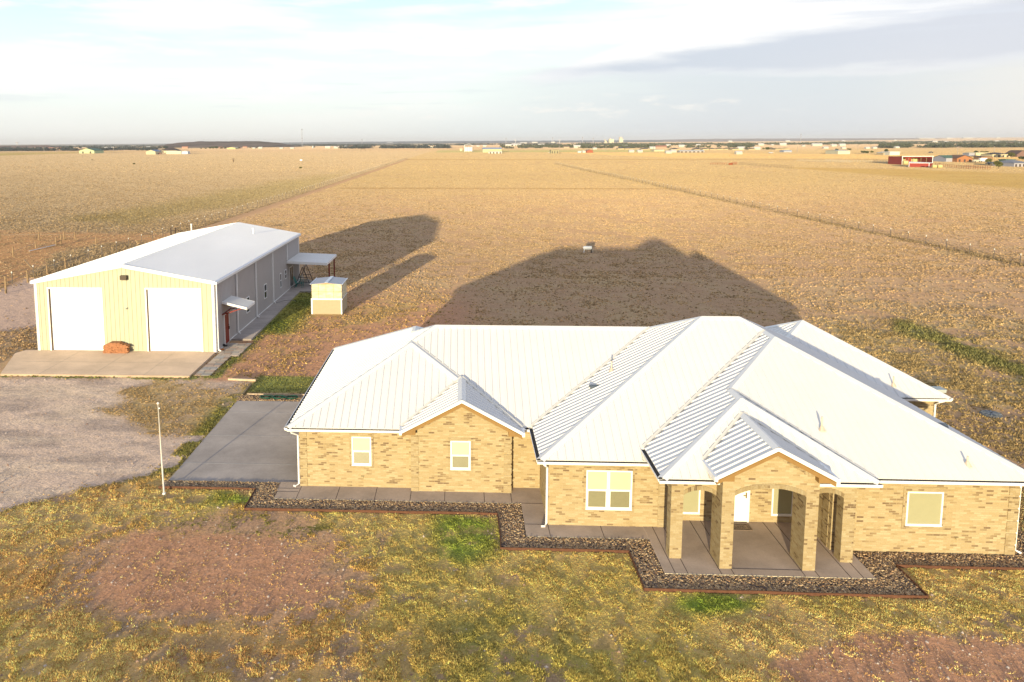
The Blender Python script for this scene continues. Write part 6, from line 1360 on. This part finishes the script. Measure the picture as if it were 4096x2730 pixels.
# grain elevators, tanks, water tower, mast
def elevator(cv, x0, x1, yt, label, Y=4200, col=(.66,.60,.42), step=None, name='grain_elevator', cyl=0):
    a = FY(*cv(x0, 170), Y); b = FY(*cv(x1, 170), Y); zt = FY(*cv(x0, yt), Y).z; T = Thing(name, label, 'grain elevator', ((a.x+b.x)/2, Y, 0)); w = b.x-a.x
    if cyl:
        for k in range(cyl): q = MB(); r_ = w/cyl/2; cx = a.x+r_*(2*k+1); q.tube([(cx, Y, 0), (cx, Y, zt)], r_*.95, 16); T.part(q, 'silo', rm('elev', col))
    else: q = MB(); q.box((a.x, Y, 0), (b.x, Y+w*1.2, zt)); T.part(q, 'tower', rm('elev', col))
    if step: s0 = FY(*cv(step[0], 0), Y).x; s1 = FY(*cv(step[1], 0), Y).x; q = MB(); q.box((s0, Y+2, zt+.01), (s1, Y+w*.8, FY(*cv(x0, step[2]), Y).z)); T.part(q, 'headhouse', rm('elev2', (.55,.48,.38)))
elevator(CD, 1230, 1256, 128, 'narrow pale grain silos left of the two tall elevators', cyl=2, step=(1232, 1244, 114))
elevator(CD, 1285, 1339, 110, 'broad cream grain elevator in the middle of the group', step=(1292, 1310, 103))
elevator(CD, 1405, 1448, 108, 'tallest cream grain elevator with stepped top on the skyline', step=(1408, 1443, 85))
def tank(cv, x0, x1, yb, yt, label, dome=True, col=(.74,.74,.72)):
    a = G(*cv(x0, yb)); b = FY(*cv(x1, yb), a.y); r_ = (b.x-a.x)/2; z = FY(*cv(x0, yt), a.y).z; T = Thing('storage_tank', label, 'tank', ((a.x+b.x)/2, a.y+r_, 0)); cx, cy = (a.x+b.x)/2, a.y+r_
    q = MB(); q.tube([(cx, cy, 0), (cx, cy, z)], r_, 18); e = T.part(q, 'shell', rm('tankw', col)); q = MB(); q.tube([(cx, cy, z), (cx, cy, z+r_*.35)], [r_, r_*.05], 18); T.part(q, 'cone_roof', rm('tankw', col)); return T, cx, cy, z
for i, (x0, x1) in enumerate(((1545, 1580), (1578, 1614), (1612, 1648))): tank(CCc, x0, x1, 291, 236, '%s of the three white storage tanks with gantry' % ('leftmost', 'middle one', 'rightmost')[i])
T_ = G(*CCc(1540, 300)); GN = Thing('tank_gantry', 'thin white pipe gantry rising left of the white tanks', 'gantry', T_)
q = MB(); zt = FY(*CCc(1540, 205), T_.y).z; q.bar(T_, (T_.x, T_.y, zt), .5); q.bar((T_.x, T_.y, zt), (T_.x+6, T_.y, zt+1.5), .4); q.bar((T_.x+6, T_.y, zt+1.5), (T_.x+12, T_.y, zt-1.5), .4); GN.part(q, 'pipe', WHITE)
tank(CB_, 1908, 1921, 216, 190, 'single tall white silo alone on the skyline left of the tanks')
def water_tower(cv, x, yb, yt, Y, label, w=8):
    p = FY(*cv(x, yb), Y); z = FY(*cv(x, yt), Y).z; T = Thing('water_tower', label, 'water tower', (p.x, Y, 0)); q = MB(); q.tube([(p.x, Y, 0), (p.x, Y, z*.8)], w*.12, 8); T.part(q, 'stem', rm('pale', (.62,.60,.60)))
    q = MB(); q.tube([(p.x, Y, z*.72), (p.x, Y, z*.8), (p.x, Y, z*.95), (p.x, Y, z)], [w*.2, w*.5, w*.5, w*.15], 12); T.part(q, 'bowl', rm('pale', (.62,.60,.60)))
water_tower(CA, 232, 212, 163, 5200, 'white water tower on the skyline at far left', 22)
water_tower(CD, 182, 160, 117, 4600, 'pale water tower on the skyline near the middle', 12); water_tower(CD, 700, 150, 118, 4600, 'pale twin-legged water tower left of the elevators', 16)
water_tower(CE, 1185, 207, 183, 2600, 'white cone-shaped steeple rising over the trees on the right', 26)
def mast(cv, x, yb, yt, Y, label, w=.8):
    p = FY(*cv(x, yb), Y); z = FY(*cv(x, yt), Y).z; T = Thing('radio_mast', label, 'mast', (p.x, Y, 0)); q = MB(); q.bar((p.x, Y, 0), (p.x, Y, z), w); T.part(q, 'lattice', rm('mastc', (.34,.34,.38)))
    for k in (.5, .98): q = MB(); q.box((p.x-w, Y-w, z*k-w*2), (p.x+w, Y+w, z*k)); T.part(q, 'antenna', rm('mastc', (.34,.34,.38)))
mast(CB_, 1790, 145, -12, 2600, 'very tall thin radio mast right of the low hill', 1.5)
for i, (cv, x, yt) in enumerate(((CCc, 162, 125), (CD, 70, 95), (CD, 620, 88), (CD, 970, 82), (CD, 1095, 95), (CE, 1688, 55))): mast(cv, x, 160, yt, 4300, 'thin communications mast on the skyline, %s from the left' % words[i], 2.2)

# power poles
PP = None
PW = {i: '%s from the left' % w for i, w in enumerate(['third','second','fourth','fifth','sixth','seventh','eighth','ninth','tenth','eleventh','twelfth','thirteenth','fourteenth','fifteenth','sixteenth','seventeenth','eighteenth','nineteenth','twentieth','21st','22nd','24th','25th','23rd'])}
POLES = [(CA,765,318,250),(CA,590,290,235),(CA,818,275,230),(CA,1050,270,225),(CA,1235,250,222),(CA,1420,262,225),(CA,1530,312,232),(CA,1596,262,222),(CA,1645,258,222),(CA,2016,258,215),(CA,2056,250,215),(CCc,888,291,215),(CCc,1664,300,220),(CCc,2127,291,227),(CD,97,255,205),(CD,697,262,187),(CD,1247,251,190),(CD,1805,255,205),(CE,332,275,212),(CE,937,300,245),(CE,1642,305,235),(CF,388,236,195),(CF,1998,278,208),(CF,1566,285,205)]
for i, (cv, x, yb, yt) in enumerate(POLES):
    p = G(*cv(x, yb)); z = min(max(FY(*cv(x, yt), p.y).z, 7), 16)
    if PP is None:
        PP = Thing('power_pole', 'wooden power pole on the plain, third from the left', 'power pole', p, 'power poles across the plain'); q = MB(); q.tube([p-V3(0,0,.3), V3(p.x, p.y, 10)], [.30, .22], 6); PP.part(q, 'pole', mat('pole_wood', (.36,.30,.24), rough=.9)); q = MB(); q.bar((p.x-1.3, p.y, 9.3), (p.x+1.3, p.y, 9.3), .2); PP.part(q, 'crossarm', MATS['pole_wood']); PP.e.scale = (1, 1, z/10)
    else: copy_thing(PP.e, p, 'wooden power pole on the plain, %s of the poles' % PW[i], None, (1, 1, z/10))

# ------------------------------------------------------------------ trees
LEAF = attr_mat('leaves', rough=.85, trans=.25); BARK = mat('bark', (.13, .10, .07), rough=.95)
def crown_mesh(seed, n=900, col=(.10,.115,.035), leaf=.085, lobes=7, squash=.8):
    rg = np.random.default_rng(seed); c = rg.normal(0, .27, (lobes, 3))*np.array([1, 1, .65]); c[:, 2] = np.abs(c[:, 2])*.9+.25*0; rr = rg.uniform(.22, .42, lobes)
    k = rg.integers(0, lobes, n); d = rg.normal(0, 1, (n, 3)); d /= np.linalg.norm(d, axis=1)[:, None]; P = c[k]+d*rr[k][:, None]*rg.uniform(.55, 1.05, n)[:, None]
    P[:, 2] = P[:, 2]*squash; a = rg.normal(0, 1, (n, 3)); a /= np.linalg.norm(a, axis=1)[:, None]; b = np.cross(a, rg.normal(0, 1, (n, 3))); b /= np.linalg.norm(b, axis=1)[:, None]
    s = leaf*rg.uniform(.6, 1.5, n)[:, None]; V = np.stack([P+a*s, P-a*s*.6+b*s*.8, P-a*s*.6-b*s*.8], 1).reshape(-1, 3); F = np.arange(3*n).reshape(-1, 3)
    cc = np.array(col)*rg.uniform(.6, 1.5, (n, 1)); cc = np.repeat(np.concatenate([cc, np.ones((n, 1))], 1), 3, 0)
    me = bpy.data.meshes.new('crown'); me.vertices.add(len(V)); me.vertices.foreach_set('co', V.astype(np.float32).ravel()); me.loops.add(3*n); me.loops.foreach_set('vertex_index', F.astype(np.int32).ravel()); me.polygons.add(n)
    me.polygons.foreach_set('loop_start', np.arange(n, dtype=np.int32)*3); me.polygons.foreach_set('loop_total', np.full(n, 3, np.int32)); me.update(); at = me.color_attributes.new('Col', 'FLOAT_COLOR', 'POINT'); at.data.foreach_set('color', cc.astype(np.float32).ravel()); me.materials.append(LEAF); return me
def trunk_mesh(seed):
    rg = random.Random(seed); q = MB(); q.tube([(0,0,-.6), (.01,0,-.2), (0,.01,.1)], [.05, .035, .02], 6)
    for i in range(5): t = i*1.3; q.tube([(0,0,-.25+.05*i), (cos(t)*.18, sin(t)*.18, .05), (cos(t)*.3, sin(t)*.3, .25)], [.02, .012, .005], 5)
    me = bpy.data.meshes.new('trunk'); me.from_pydata(q.v, [], q.f); me.materials.append(BARK); return me
CROWNS = {'dark': [crown_mesh(i, 700, (.075,.095,.035)) for i in range(3)], 'olive': [crown_mesh(10+i, 700, (.15,.15,.05)) for i in range(2)], 'blue': [crown_mesh(20+i, 500, (.055,.075,.055)) for i in range(2)]}
TRK = trunk_mesh(1)
def tree(x, y, h, kind, label, group=None, wid=1.0, i=0, name='tree'):
    z = terrain_zf(x, y); e = bpy.data.objects.new(name, None); COL.objects.link(e); e.location = (x, y, z); tag(e, label, 'tree', group)
    s = h/1.15; c = bpy.data.objects.new('crown', CROWNS[kind][i % len(CROWNS[kind])]); COL.objects.link(c); c.parent = e; c.location = (0, 0, s*.5); c.scale = (s*wid, s*wid, s); c.rotation_euler = (0, 0, i*1.7)
    t = bpy.data.objects.new('trunk', TRK); COL.objects.link(t); t.parent = e; t.location = (0, 0, s*.5); t.scale = (s*.8, s*.8, s); return e
TREES = [(CF,2055,440,335,'olive',1.0,'leafy yellow-green tree standing in front of the green shed'),(CF,2210,318,238,'olive',1.0,'round green tree behind the cream two-storey house'),(CF,1925,385,325,'olive',1.2,'bushy shrub-like tree beside the brown-roofed shed'),
 (CF,455,272,230,'dark',1.0,'left dark tree of the pair right of the warehouse'),(CF,500,276,232,'dark',1.2,'right dark tree of the pair right of the warehouse'),(CF,555,270,245,'olive',1.0,'small tree just right of the dark pair'),(CF,720,262,208,'dark',.8,'tree rising behind the low cream wing'),
 (CF,140,240,215,'dark',1.1,'tree behind the left end of the warehouse'),(CF,290,238,212,'dark',1.2,'tree behind the middle of the warehouse'),(CF,78,262,228,'dark',.7,'slim tree left of the warehouse'),(CF,1782,290,222,'dark',.8,'bare-topped tree left of the cream block'),(CF,1905,275,248,'dark',1.3,'low tree behind the cream block'),(CF,2340,345,310,'dark',1.1,'dark tree at the right edge'),
 (CE,1235,268,215,'dark',1.0,'dark tree left of the estate tail'),(CE,1190,262,228,'olive',.8,'slim olive tree by the white house'),(CE,960,262,222,'dark',1.0,'tree between two estate houses'),(CE,725,258,226,'dark',1.3,'tree behind the estate roofs'),(CE,880,245,212,'olive',1.2,'wide tree behind the white trailer house'),(CE,450,245,205,'dark',1.0,'tree over the dark roof'),(CE,205,235,205,'olive',1.0,'tree left of the estate'),(CE,150,245,210,'dark',1.0,'tree next to the stable end'),(CE,2105,292,255,'dark',.8,'tree left of the grey warehouse roof'),(CE,2180,275,245,'dark',1.0,'tree peeping over the warehouse'),
 (CB_,605,226,208,'dark',1.0,'leftmost small tree of the grove below the hill'),(CB_,655,226,208,'dark',1.1,'second small tree of the grove below the hill'),(CB_,705,226,195,'dark',1.2,'third tree of the grove below the hill'),(CB_,745,226,192,'dark',1.1,'fourth tree of the grove below the hill'),(CB_,785,226,184,'dark',1.2,'tallest tree of the grove below the hill'),(CB_,835,226,198,'dark',1.2,'sixth tree of the grove below the hill'),(CB_,885,226,202,'dark',1.1,'tree touching the left side of the yellow barn'),(CB_,1048,222,200,'dark',1.0,'dark tree right of the yellow barn'),(CB_,1180,216,195,'dark',1.1,'tree at the right foot of the hill'),(CB_,1250,218,205,'dark',1.0,'small tree between two white buildings'),
 (CB_,150,235,180,'blue',1.3,'large dark trees behind the farmhouse'),(CB_,195,232,190,'blue',1.0,'dark tree right behind the farmhouse roof'),(CCc,465,240,213,'dark',1.0,'round tree among red-brown houses'),(CCc,598,238,210,'dark',1.1,'round tree right of the red-brown houses'),(CCc,905,240,215,'dark',.9,'tree beside the power pole'),(CCc,1020,240,218,'dark',1.0,'tree behind the long white house'),(CCc,30,244,216,'dark',1.4,'wide tree at the edge of the dark wood'),
 (CA,135,272,232,'blue',1.8,'wide dark tree group at far left'),(CA,620,268,232,'blue',1.8,'dark tree behind the reddish houses'),(CA,850,258,220,'blue',1.8,'dark tree mass left of the green barn'),(CA,945,258,210,'blue',1.6,'tall dark tree just left of the green barn'),(CA,1690,262,228,'dark',1.3,'dark tree behind the long dark roof'),(CA,10,282,250,'blue',1.4,'dark tree at the left edge')]
for i, (cv, x, yb, yt, kd, wd, lb) in enumerate(TREES):
    fx_, fy_ = cv(x, yb); hy = 566.5-.0056*(fx_-2048); v = max(fy_-hy, 4.5); y = CAMH*F_PX/v; p = FY(fx_, fy_, y); hgt = max(3.5, (cv(x, yt)[1]-fy_)*-1*y/F_PX); tree(p.x, y, min(hgt, 26), kd, lb, None, wd, i)
# far belts of trees that read as one mass
def belt(name, rows, n, seed, label, col, size):
    """rows: list of (px0, px1, distance, distance spread) on the photo scale"""
    rg = np.random.default_rng(seed); VV = []; CCl = []
    for (x0, x1, y0, y1, k) in rows:
        m_ = int(n*k); px = rg.uniform(x0, x1, m_); Y = rg.uniform(y0, y1, m_); clump = fbm(px/60, Y/300, seed) ; keep = rg.uniform(0, 1, m_) < sstep(clump, .38, .62); px = px[keep]; Y = Y[keep]; m_ = len(px)
        d = _f[:, None]+_r[:, None]*((px-2048-CX)/F_PX)[None]; t = Y/d[1]; X = d[0]*t; Z = terrain_z(X, Y)
        lf = 14; s = size*rg.uniform(.4, 1.4, m_); P = np.stack([X, Y, Z], -1)[:, None, :]+rg.normal(0, .42, (m_, lf, 3))*s[:, None, None]*np.array([1, 1, .5])+np.array([0, 0, 1])*(s*.5)[:, None, None]
        a = rg.normal(0, 1, (m_, lf, 3)); a /= np.linalg.norm(a, axis=2)[..., None]; b = rg.normal(0, 1, (m_, lf, 3)); b /= np.linalg.norm(b, axis=2)[..., None]; q = (s*.35)[:, None, None]
        V = np.stack([P+a*q, P-a*q*.6+b*q, P-a*q*.6-b*q], 2).reshape(-1, 3); V[:, 2] = np.maximum(V[:, 2], 0); VV.append(V); c = np.array(col)*rg.uniform(.6, 1.5, (m_*lf, 1)); CCl.append(np.repeat(np.concatenate([c, np.ones((m_*lf, 1))], 1), 3, 0))
    V = np.concatenate(VV); tri_mesh(name, V, np.arange(len(V)).reshape(-1, 3), np.concatenate(CCl), LEAF, label, 'wood')
belt('distant_wood', [(-300, 1500, 3000, 4200, 1.0), (-300, 640, 1500, 1900, .3), (1150, 2500, 3000, 3800, .6), (1250, 1800, 1700, 2100, .2)], 6500, 3, 'dark blue-green belt of far woods along the left horizon', (.060,.075,.07), 5.0)
belt('distant_wood', [(2300, 4300, 2300, 3000, 1.0), (2000, 3000, 1500, 2300, .5), (3500, 4300, 1300, 1700, .5), (3300, 4300, 3400, 4200, .6)], 6500, 5, 'grey-green belts of far trees along the right side', (.10,.11,.065), 4.5)
# shrubs in the pasture
for (px, py, hh, kd, lb) in ((535, 660, 1.6, 'olive', 'small square green bush alone in the left pasture'), (1201, 677, 1.6, 'olive', 'small dark shrub in the pasture near the fence'), (368, 642, 1.0, 'dark', 'tiny dark bush at the left of the pasture')):
    p = G(px, py); tree(p.x, p.y, hh, kd, lb, None, 1.1, 3, 'bush')
p = G(934, 650); T = Thing('bare_shrub', 'bare leafless shrub standing in the pasture', 'shrub', p); q = MB(); r = random.Random(4)
for i in range(26):
    a = r.uniform(0, 6.28); L_ = r.uniform(1.2, 4.2); s = r.uniform(.1, .5); m1 = p+V3(cos(a)*L_*s*.5, sin(a)*L_*s*.5, L_*.5); m2 = p+V3(cos(a)*L_*s, sin(a)*L_*s, L_); q.tube([p, m1, m2], [.06, .045, .015], 4)
T.part(q, 'branches', mat('dry_branch', (.24,.17,.10)))
p = G(1204, 644); q = MB(); q.box((p.x-.9, p.y, 0), (p.x+.9, p.y+1, .9)); q.box((p.x-.95, p.y-.05, .9), (p.x+.95, p.y+1.05, 1.05)); T = Thing('feed_box', 'small white feed box alone in the pasture', 'feed box', p); T.part(q, 'box', WHITE)
a = G(*CCc(147, 291)); b = FY(*CCc(203, 291), a.y); z = FY(*CCc(147, 260), a.y).z; T = Thing('pipe_gate', 'tall dark pipe gateway in the far pasture', 'gateway', a)
for x_ in (a.x, b.x): q = MB(); q.bar((x_, a.y, 0), (x_, a.y, z), .35); T.part(q, 'post', MATS['dark_pipe'])
q = MB(); q.bar((a.x, a.y, z), (b.x, a.y, z), .35); T.part(q, 'crossbar', MATS['dark_pipe'])
# rust-red loading pen
a = G(*CE(720, 472)); T = Thing('loading_pen', 'rust-red cattle loading pen with pipe rails in the field', 'cattle pen', a); RR = mat('rust_red', (.30,.08,.03), rough=.8); b = FY(*CE(778, 472), a.y); c = FY(*CE(848, 470), a.y); d_ = FY(*CE(500, 462), a.y); z = FY(*CE(720, 448), a.y).z
q = MB(); q.box((a.x, a.y, 0), (b.x, a.y+.2, z)); q.box((b.x-.2, a.y, 0), (b.x, a.y+4, z)); T.part(q, 'panel', RR)
q = MB()
for k in range(6): x_ = b.x+(c.x-b.x)*k/5; q.bar((x_, a.y+2, 0), (x_, a.y+2, z*1.5), .14)
for zz in (.5, 1.0, 1.5): q.bar((b.x, a.y+2, z*zz), (c.x, a.y+2, z*zz), .10)
for k in range(8): x_ = d_.x+(a.x-d_.x)*k/7; q.bar((x_, a.y+3, 0), (x_, a.y+3, z*1.1), .12)
for zz in (.5, 1.05): q.bar((d_.x, a.y+3, z*zz), (a.x, a.y+3, z*zz), .09)
T.part(q, 'rails', RR)
# far right pipe fences
def pipe_fence(cv, x0, y0, x1, y1, n, label, z=1.4, col=None, t=.12):
    a, b = G(*cv(x0, y0)), G(*cv(x1, y1)); T = Thing('pipe_fence', label, 'fence', a); m_ = col or mat('pale_pipe', (.55,.48,.36)); o = None
    for k in range(n):
        p = a.lerp(b, k/(n-1))
        if o is None: q = MB(); q.bar(p, p+V3(0,0,z), t); o = T.part(q, 'post', m_); o0 = p
        else: c = o.copy(); COL.objects.link(c); c.parent = T.e; c.location = p-o0
    q = MB(); q.bar(a+V3(0,0,z), b+V3(0,0,z), t*.8); q.bar(a+V3(0,0,z*.5), b+V3(0,0,z*.5), t*.6); T.part(q, 'rail', m_)
pipe_fence(CE, 1640, 422, 2353, 445, 30, 'pale pipe fence running left of the red hay barn')
pipe_fence(CF, 0, 378, 830, 392, 26, 'pale pipe fence reaching the left side of the red hay barn')
pipe_fence(CF, 1300, 425, 1640, 462, 14, 'thin pipe fence in front of the green-roofed barn', col=RR)
pipe_fence(CF, 1640, 462, 1950, 470, 12, 'rust-red pipe panels right of the low red shed', col=RR, z=1.7)
pipe_fence(CE, 860, 470, 1590, 525, 40, 'dark wire and post fence from the loading pen to the right', col=mat('dark_post', (.16,.12,.08)), t=.08)
# vehicles, a few pixels long
def truck(cv, x0, x1, yb, col, label, cat='pickup truck', kind='pickup'):
    a = G(*cv(x0, yb)); b = FY(*cv(x1, yb), a.y); L_ = max(4.2, min(b.x-a.x, 6.5)); T = Thing(cat.replace(' ', '_'), label, cat, a); x, y = a.x, a.y; h = 1.0; m_ = mat('paint_'+''.join('%02d' % int(c*99) for c in col), col, rough=.3)
    q = MB(); q.box((x, y, .45), (x+L_, y+1.9, 1.05)); 
    if kind == 'pickup': q.box((x+L_*.28, y+.1, 1.05), (x+L_*.62, y+1.8, 1.75))
    elif kind == 'trailer': q.box((x+.1, y+.05, 1.05), (x+L_-.1, y+1.85, 2.5))
    else: q.box((x+L_*.2, y+.1, 1.05), (x+L_*.8, y+1.8, 1.55))
    T.part(q, 'body', m_); q = MB(); q.box((x+L_*.31, y+.07, 1.15), (x+L_*.59, y+.099, 1.6)); T.part(q, 'window', DGLASS)
    for wx in (.18, .8): q = MB(); q.tube([(x+L_*wx, y-.02, .38), (x+L_*wx, y+.25, .38)], .38, 10); T.part(q, 'wheel', BLACK)
truck(CA, 2120, 2165, 330, (.35,.03,.02), 'red pickup truck parked beside the cream metal shed')
truck(CD, 576, 597, 276, (.75,.75,.72), 'white pickup truck left of the olive two-storey building')
truck(CF, 1760, 1825, 384, (.72,.66,.50), 'pale pickup truck parked by the orange-brown stable')
truck(CF, 1835, 1890, 382, (.75,.75,.75), 'white truck right of the pale pickup', kind='trailer', cat='truck')
truck(CF, 1922, 2000, 412, (.10,.12,.14), 'dark car left of the leafy tree', 'car', 'car'); truck(CF, 2105, 2180, 416, (.06,.09,.10), 'dark car right of the leafy tree', 'car', 'car')
truck(CF, 1232, 1262, 276, (.10,.10,.11), 'dark car on the far road above the hay barn', 'car', 'car'); truck(CE, 1265, 1305, 320, (.6,.6,.6), 'silver car parked near the lone grey shed', 'car', 'car')

# ------------------------------------------------------------------ hills
def hill(name, pts, Y, depth, col, seed, rough_=.12):
    """pts: skyline in photo pixels (x, y); a solid ridge standing at distance Y"""
    xs = np.linspace(pts[0][0], pts[-1][0], 160); ys = np.interp(xs, [p[0] for p in pts], [p[1] for p in pts]); nd = 22; V = []; base = -6
    for j in range(nd):
        t = j/(nd-1); prof = sin(min(1, t*1.5)*pi/2)*(1 if t < .67 else max(0, 1-(t-.67)*3))
        for i, x in enumerate(xs):
            P = FY(x, ys[i], Y+depth*.67); yy = Y+depth*t; X = P.x*(yy/(Y+depth*.67)); n = float(fbm(np.array([x/35.]), np.array([t*5.]), seed)[0])
            V.append((X, yy, base+(P.z-base)*prof*(1-rough_*.5+rough_*n*(1 if t < .66 else 0)) if 0 < i < 159 else base))
    F = [(j*160+i, j*160+i+1, (j+1)*160+i+1, (j+1)*160+i) for j in range(nd-1) for i in range(159)]
    me = bpy.data.meshes.new(name); me.from_pydata(V, [], F); m_ = bpy.data.materials.new(name+'_soil'); m_.use_nodes = True; nt = m_.node_tree; N = nt.nodes; L = nt.links; b = N['Principled BSDF']; b.inputs['Roughness'].default_value = 1; b.inputs['Specular IOR Level'].default_value = 0
    geo = N.new('ShaderNodeNewGeometry'); mp = N.new('ShaderNodeMapping'); mp.inputs['Scale'].default_value = (.012, .012, .09); L.new(geo.outputs['Position'], mp.inputs[0]); n_ = N.new('ShaderNodeTexNoise'); n_.inputs['Scale'].default_value = 1; n_.inputs['Detail'].default_value = 8; L.new(mp.outputs[0], n_.inputs['Vector'])
    cr = N.new('ShaderNodeValToRGB'); L.new(n_.outputs[0], cr.inputs[0]); e = cr.color_ramp.elements; e[0].position = .35; e[0].color = (*[c*.45 for c in col], 1); e[1].position = .62; e[1].color = (*col, 1); L.new(cr.outputs[0], b.inputs['Base Color']); me.materials.append(m_)
    me.polygons.foreach_set('use_smooth', [True]*len(me.polygons)); o = bpy.data.objects.new('hill', me); COL.objects.link(o); o['kind'] = 'structure'
hill('mesa', [(630, 592), (665, 578), (720, 571), (790, 566.5), (900, 566), (1040, 565.5), (1070, 568), (1110, 571), (1150, 578), (1210, 585), (1290, 590)], 2300, 900, (.22,.155,.115), 3)
hill('low_rise', [(-300, 586), (-100, 584), (30, 583), (120, 582), (190, 581.5), (230, 586), (300, 592)], 2900, 500, (.24,.14,.10), 5)
hill('right_plain', [(1900, 570), (2300, 564), (2600, 561), (2760, 557), (3000, 555.5), (3400, 554), (3800, 554), (4300, 552)], 6500, 7000, (.50,.36,.28), 8)
hill('hazy_left_plain', [(-800, 585), (0, 581), (500, 577), (900, 573), (1400, 568), (1800, 565), (2150, 563.5), (2700, 560.5), (3000, 564)], 6500, 6000, (.20,.205,.205), 9)  # grey tone has the distance haze painted into the ridge colour
# ------------------------------------------------------------------ air
def haze():
    mb = MB(); mb.box((-17000, -500, -8), (17500, 22000, 95)); m = bpy.data.materials.new('haze'); m.use_nodes = True; nt = m.node_tree; nt.nodes.clear()
    o = nt.nodes.new('ShaderNodeOutputMaterial'); v = nt.nodes.new('ShaderNodeVolumePrincipled'); v.inputs['Density'].default_value = 7.5e-5; v.inputs['Color'].default_value = (.86, .88, .92, 1); nt.links.new(v.outputs[0], o.inputs['Volume'])
    h = mb.build('haze', m); h['kind'] = 'stuff'; h['label'] = 'thin pale haze that softens the far plain'; h['category'] = 'haze'
haze()
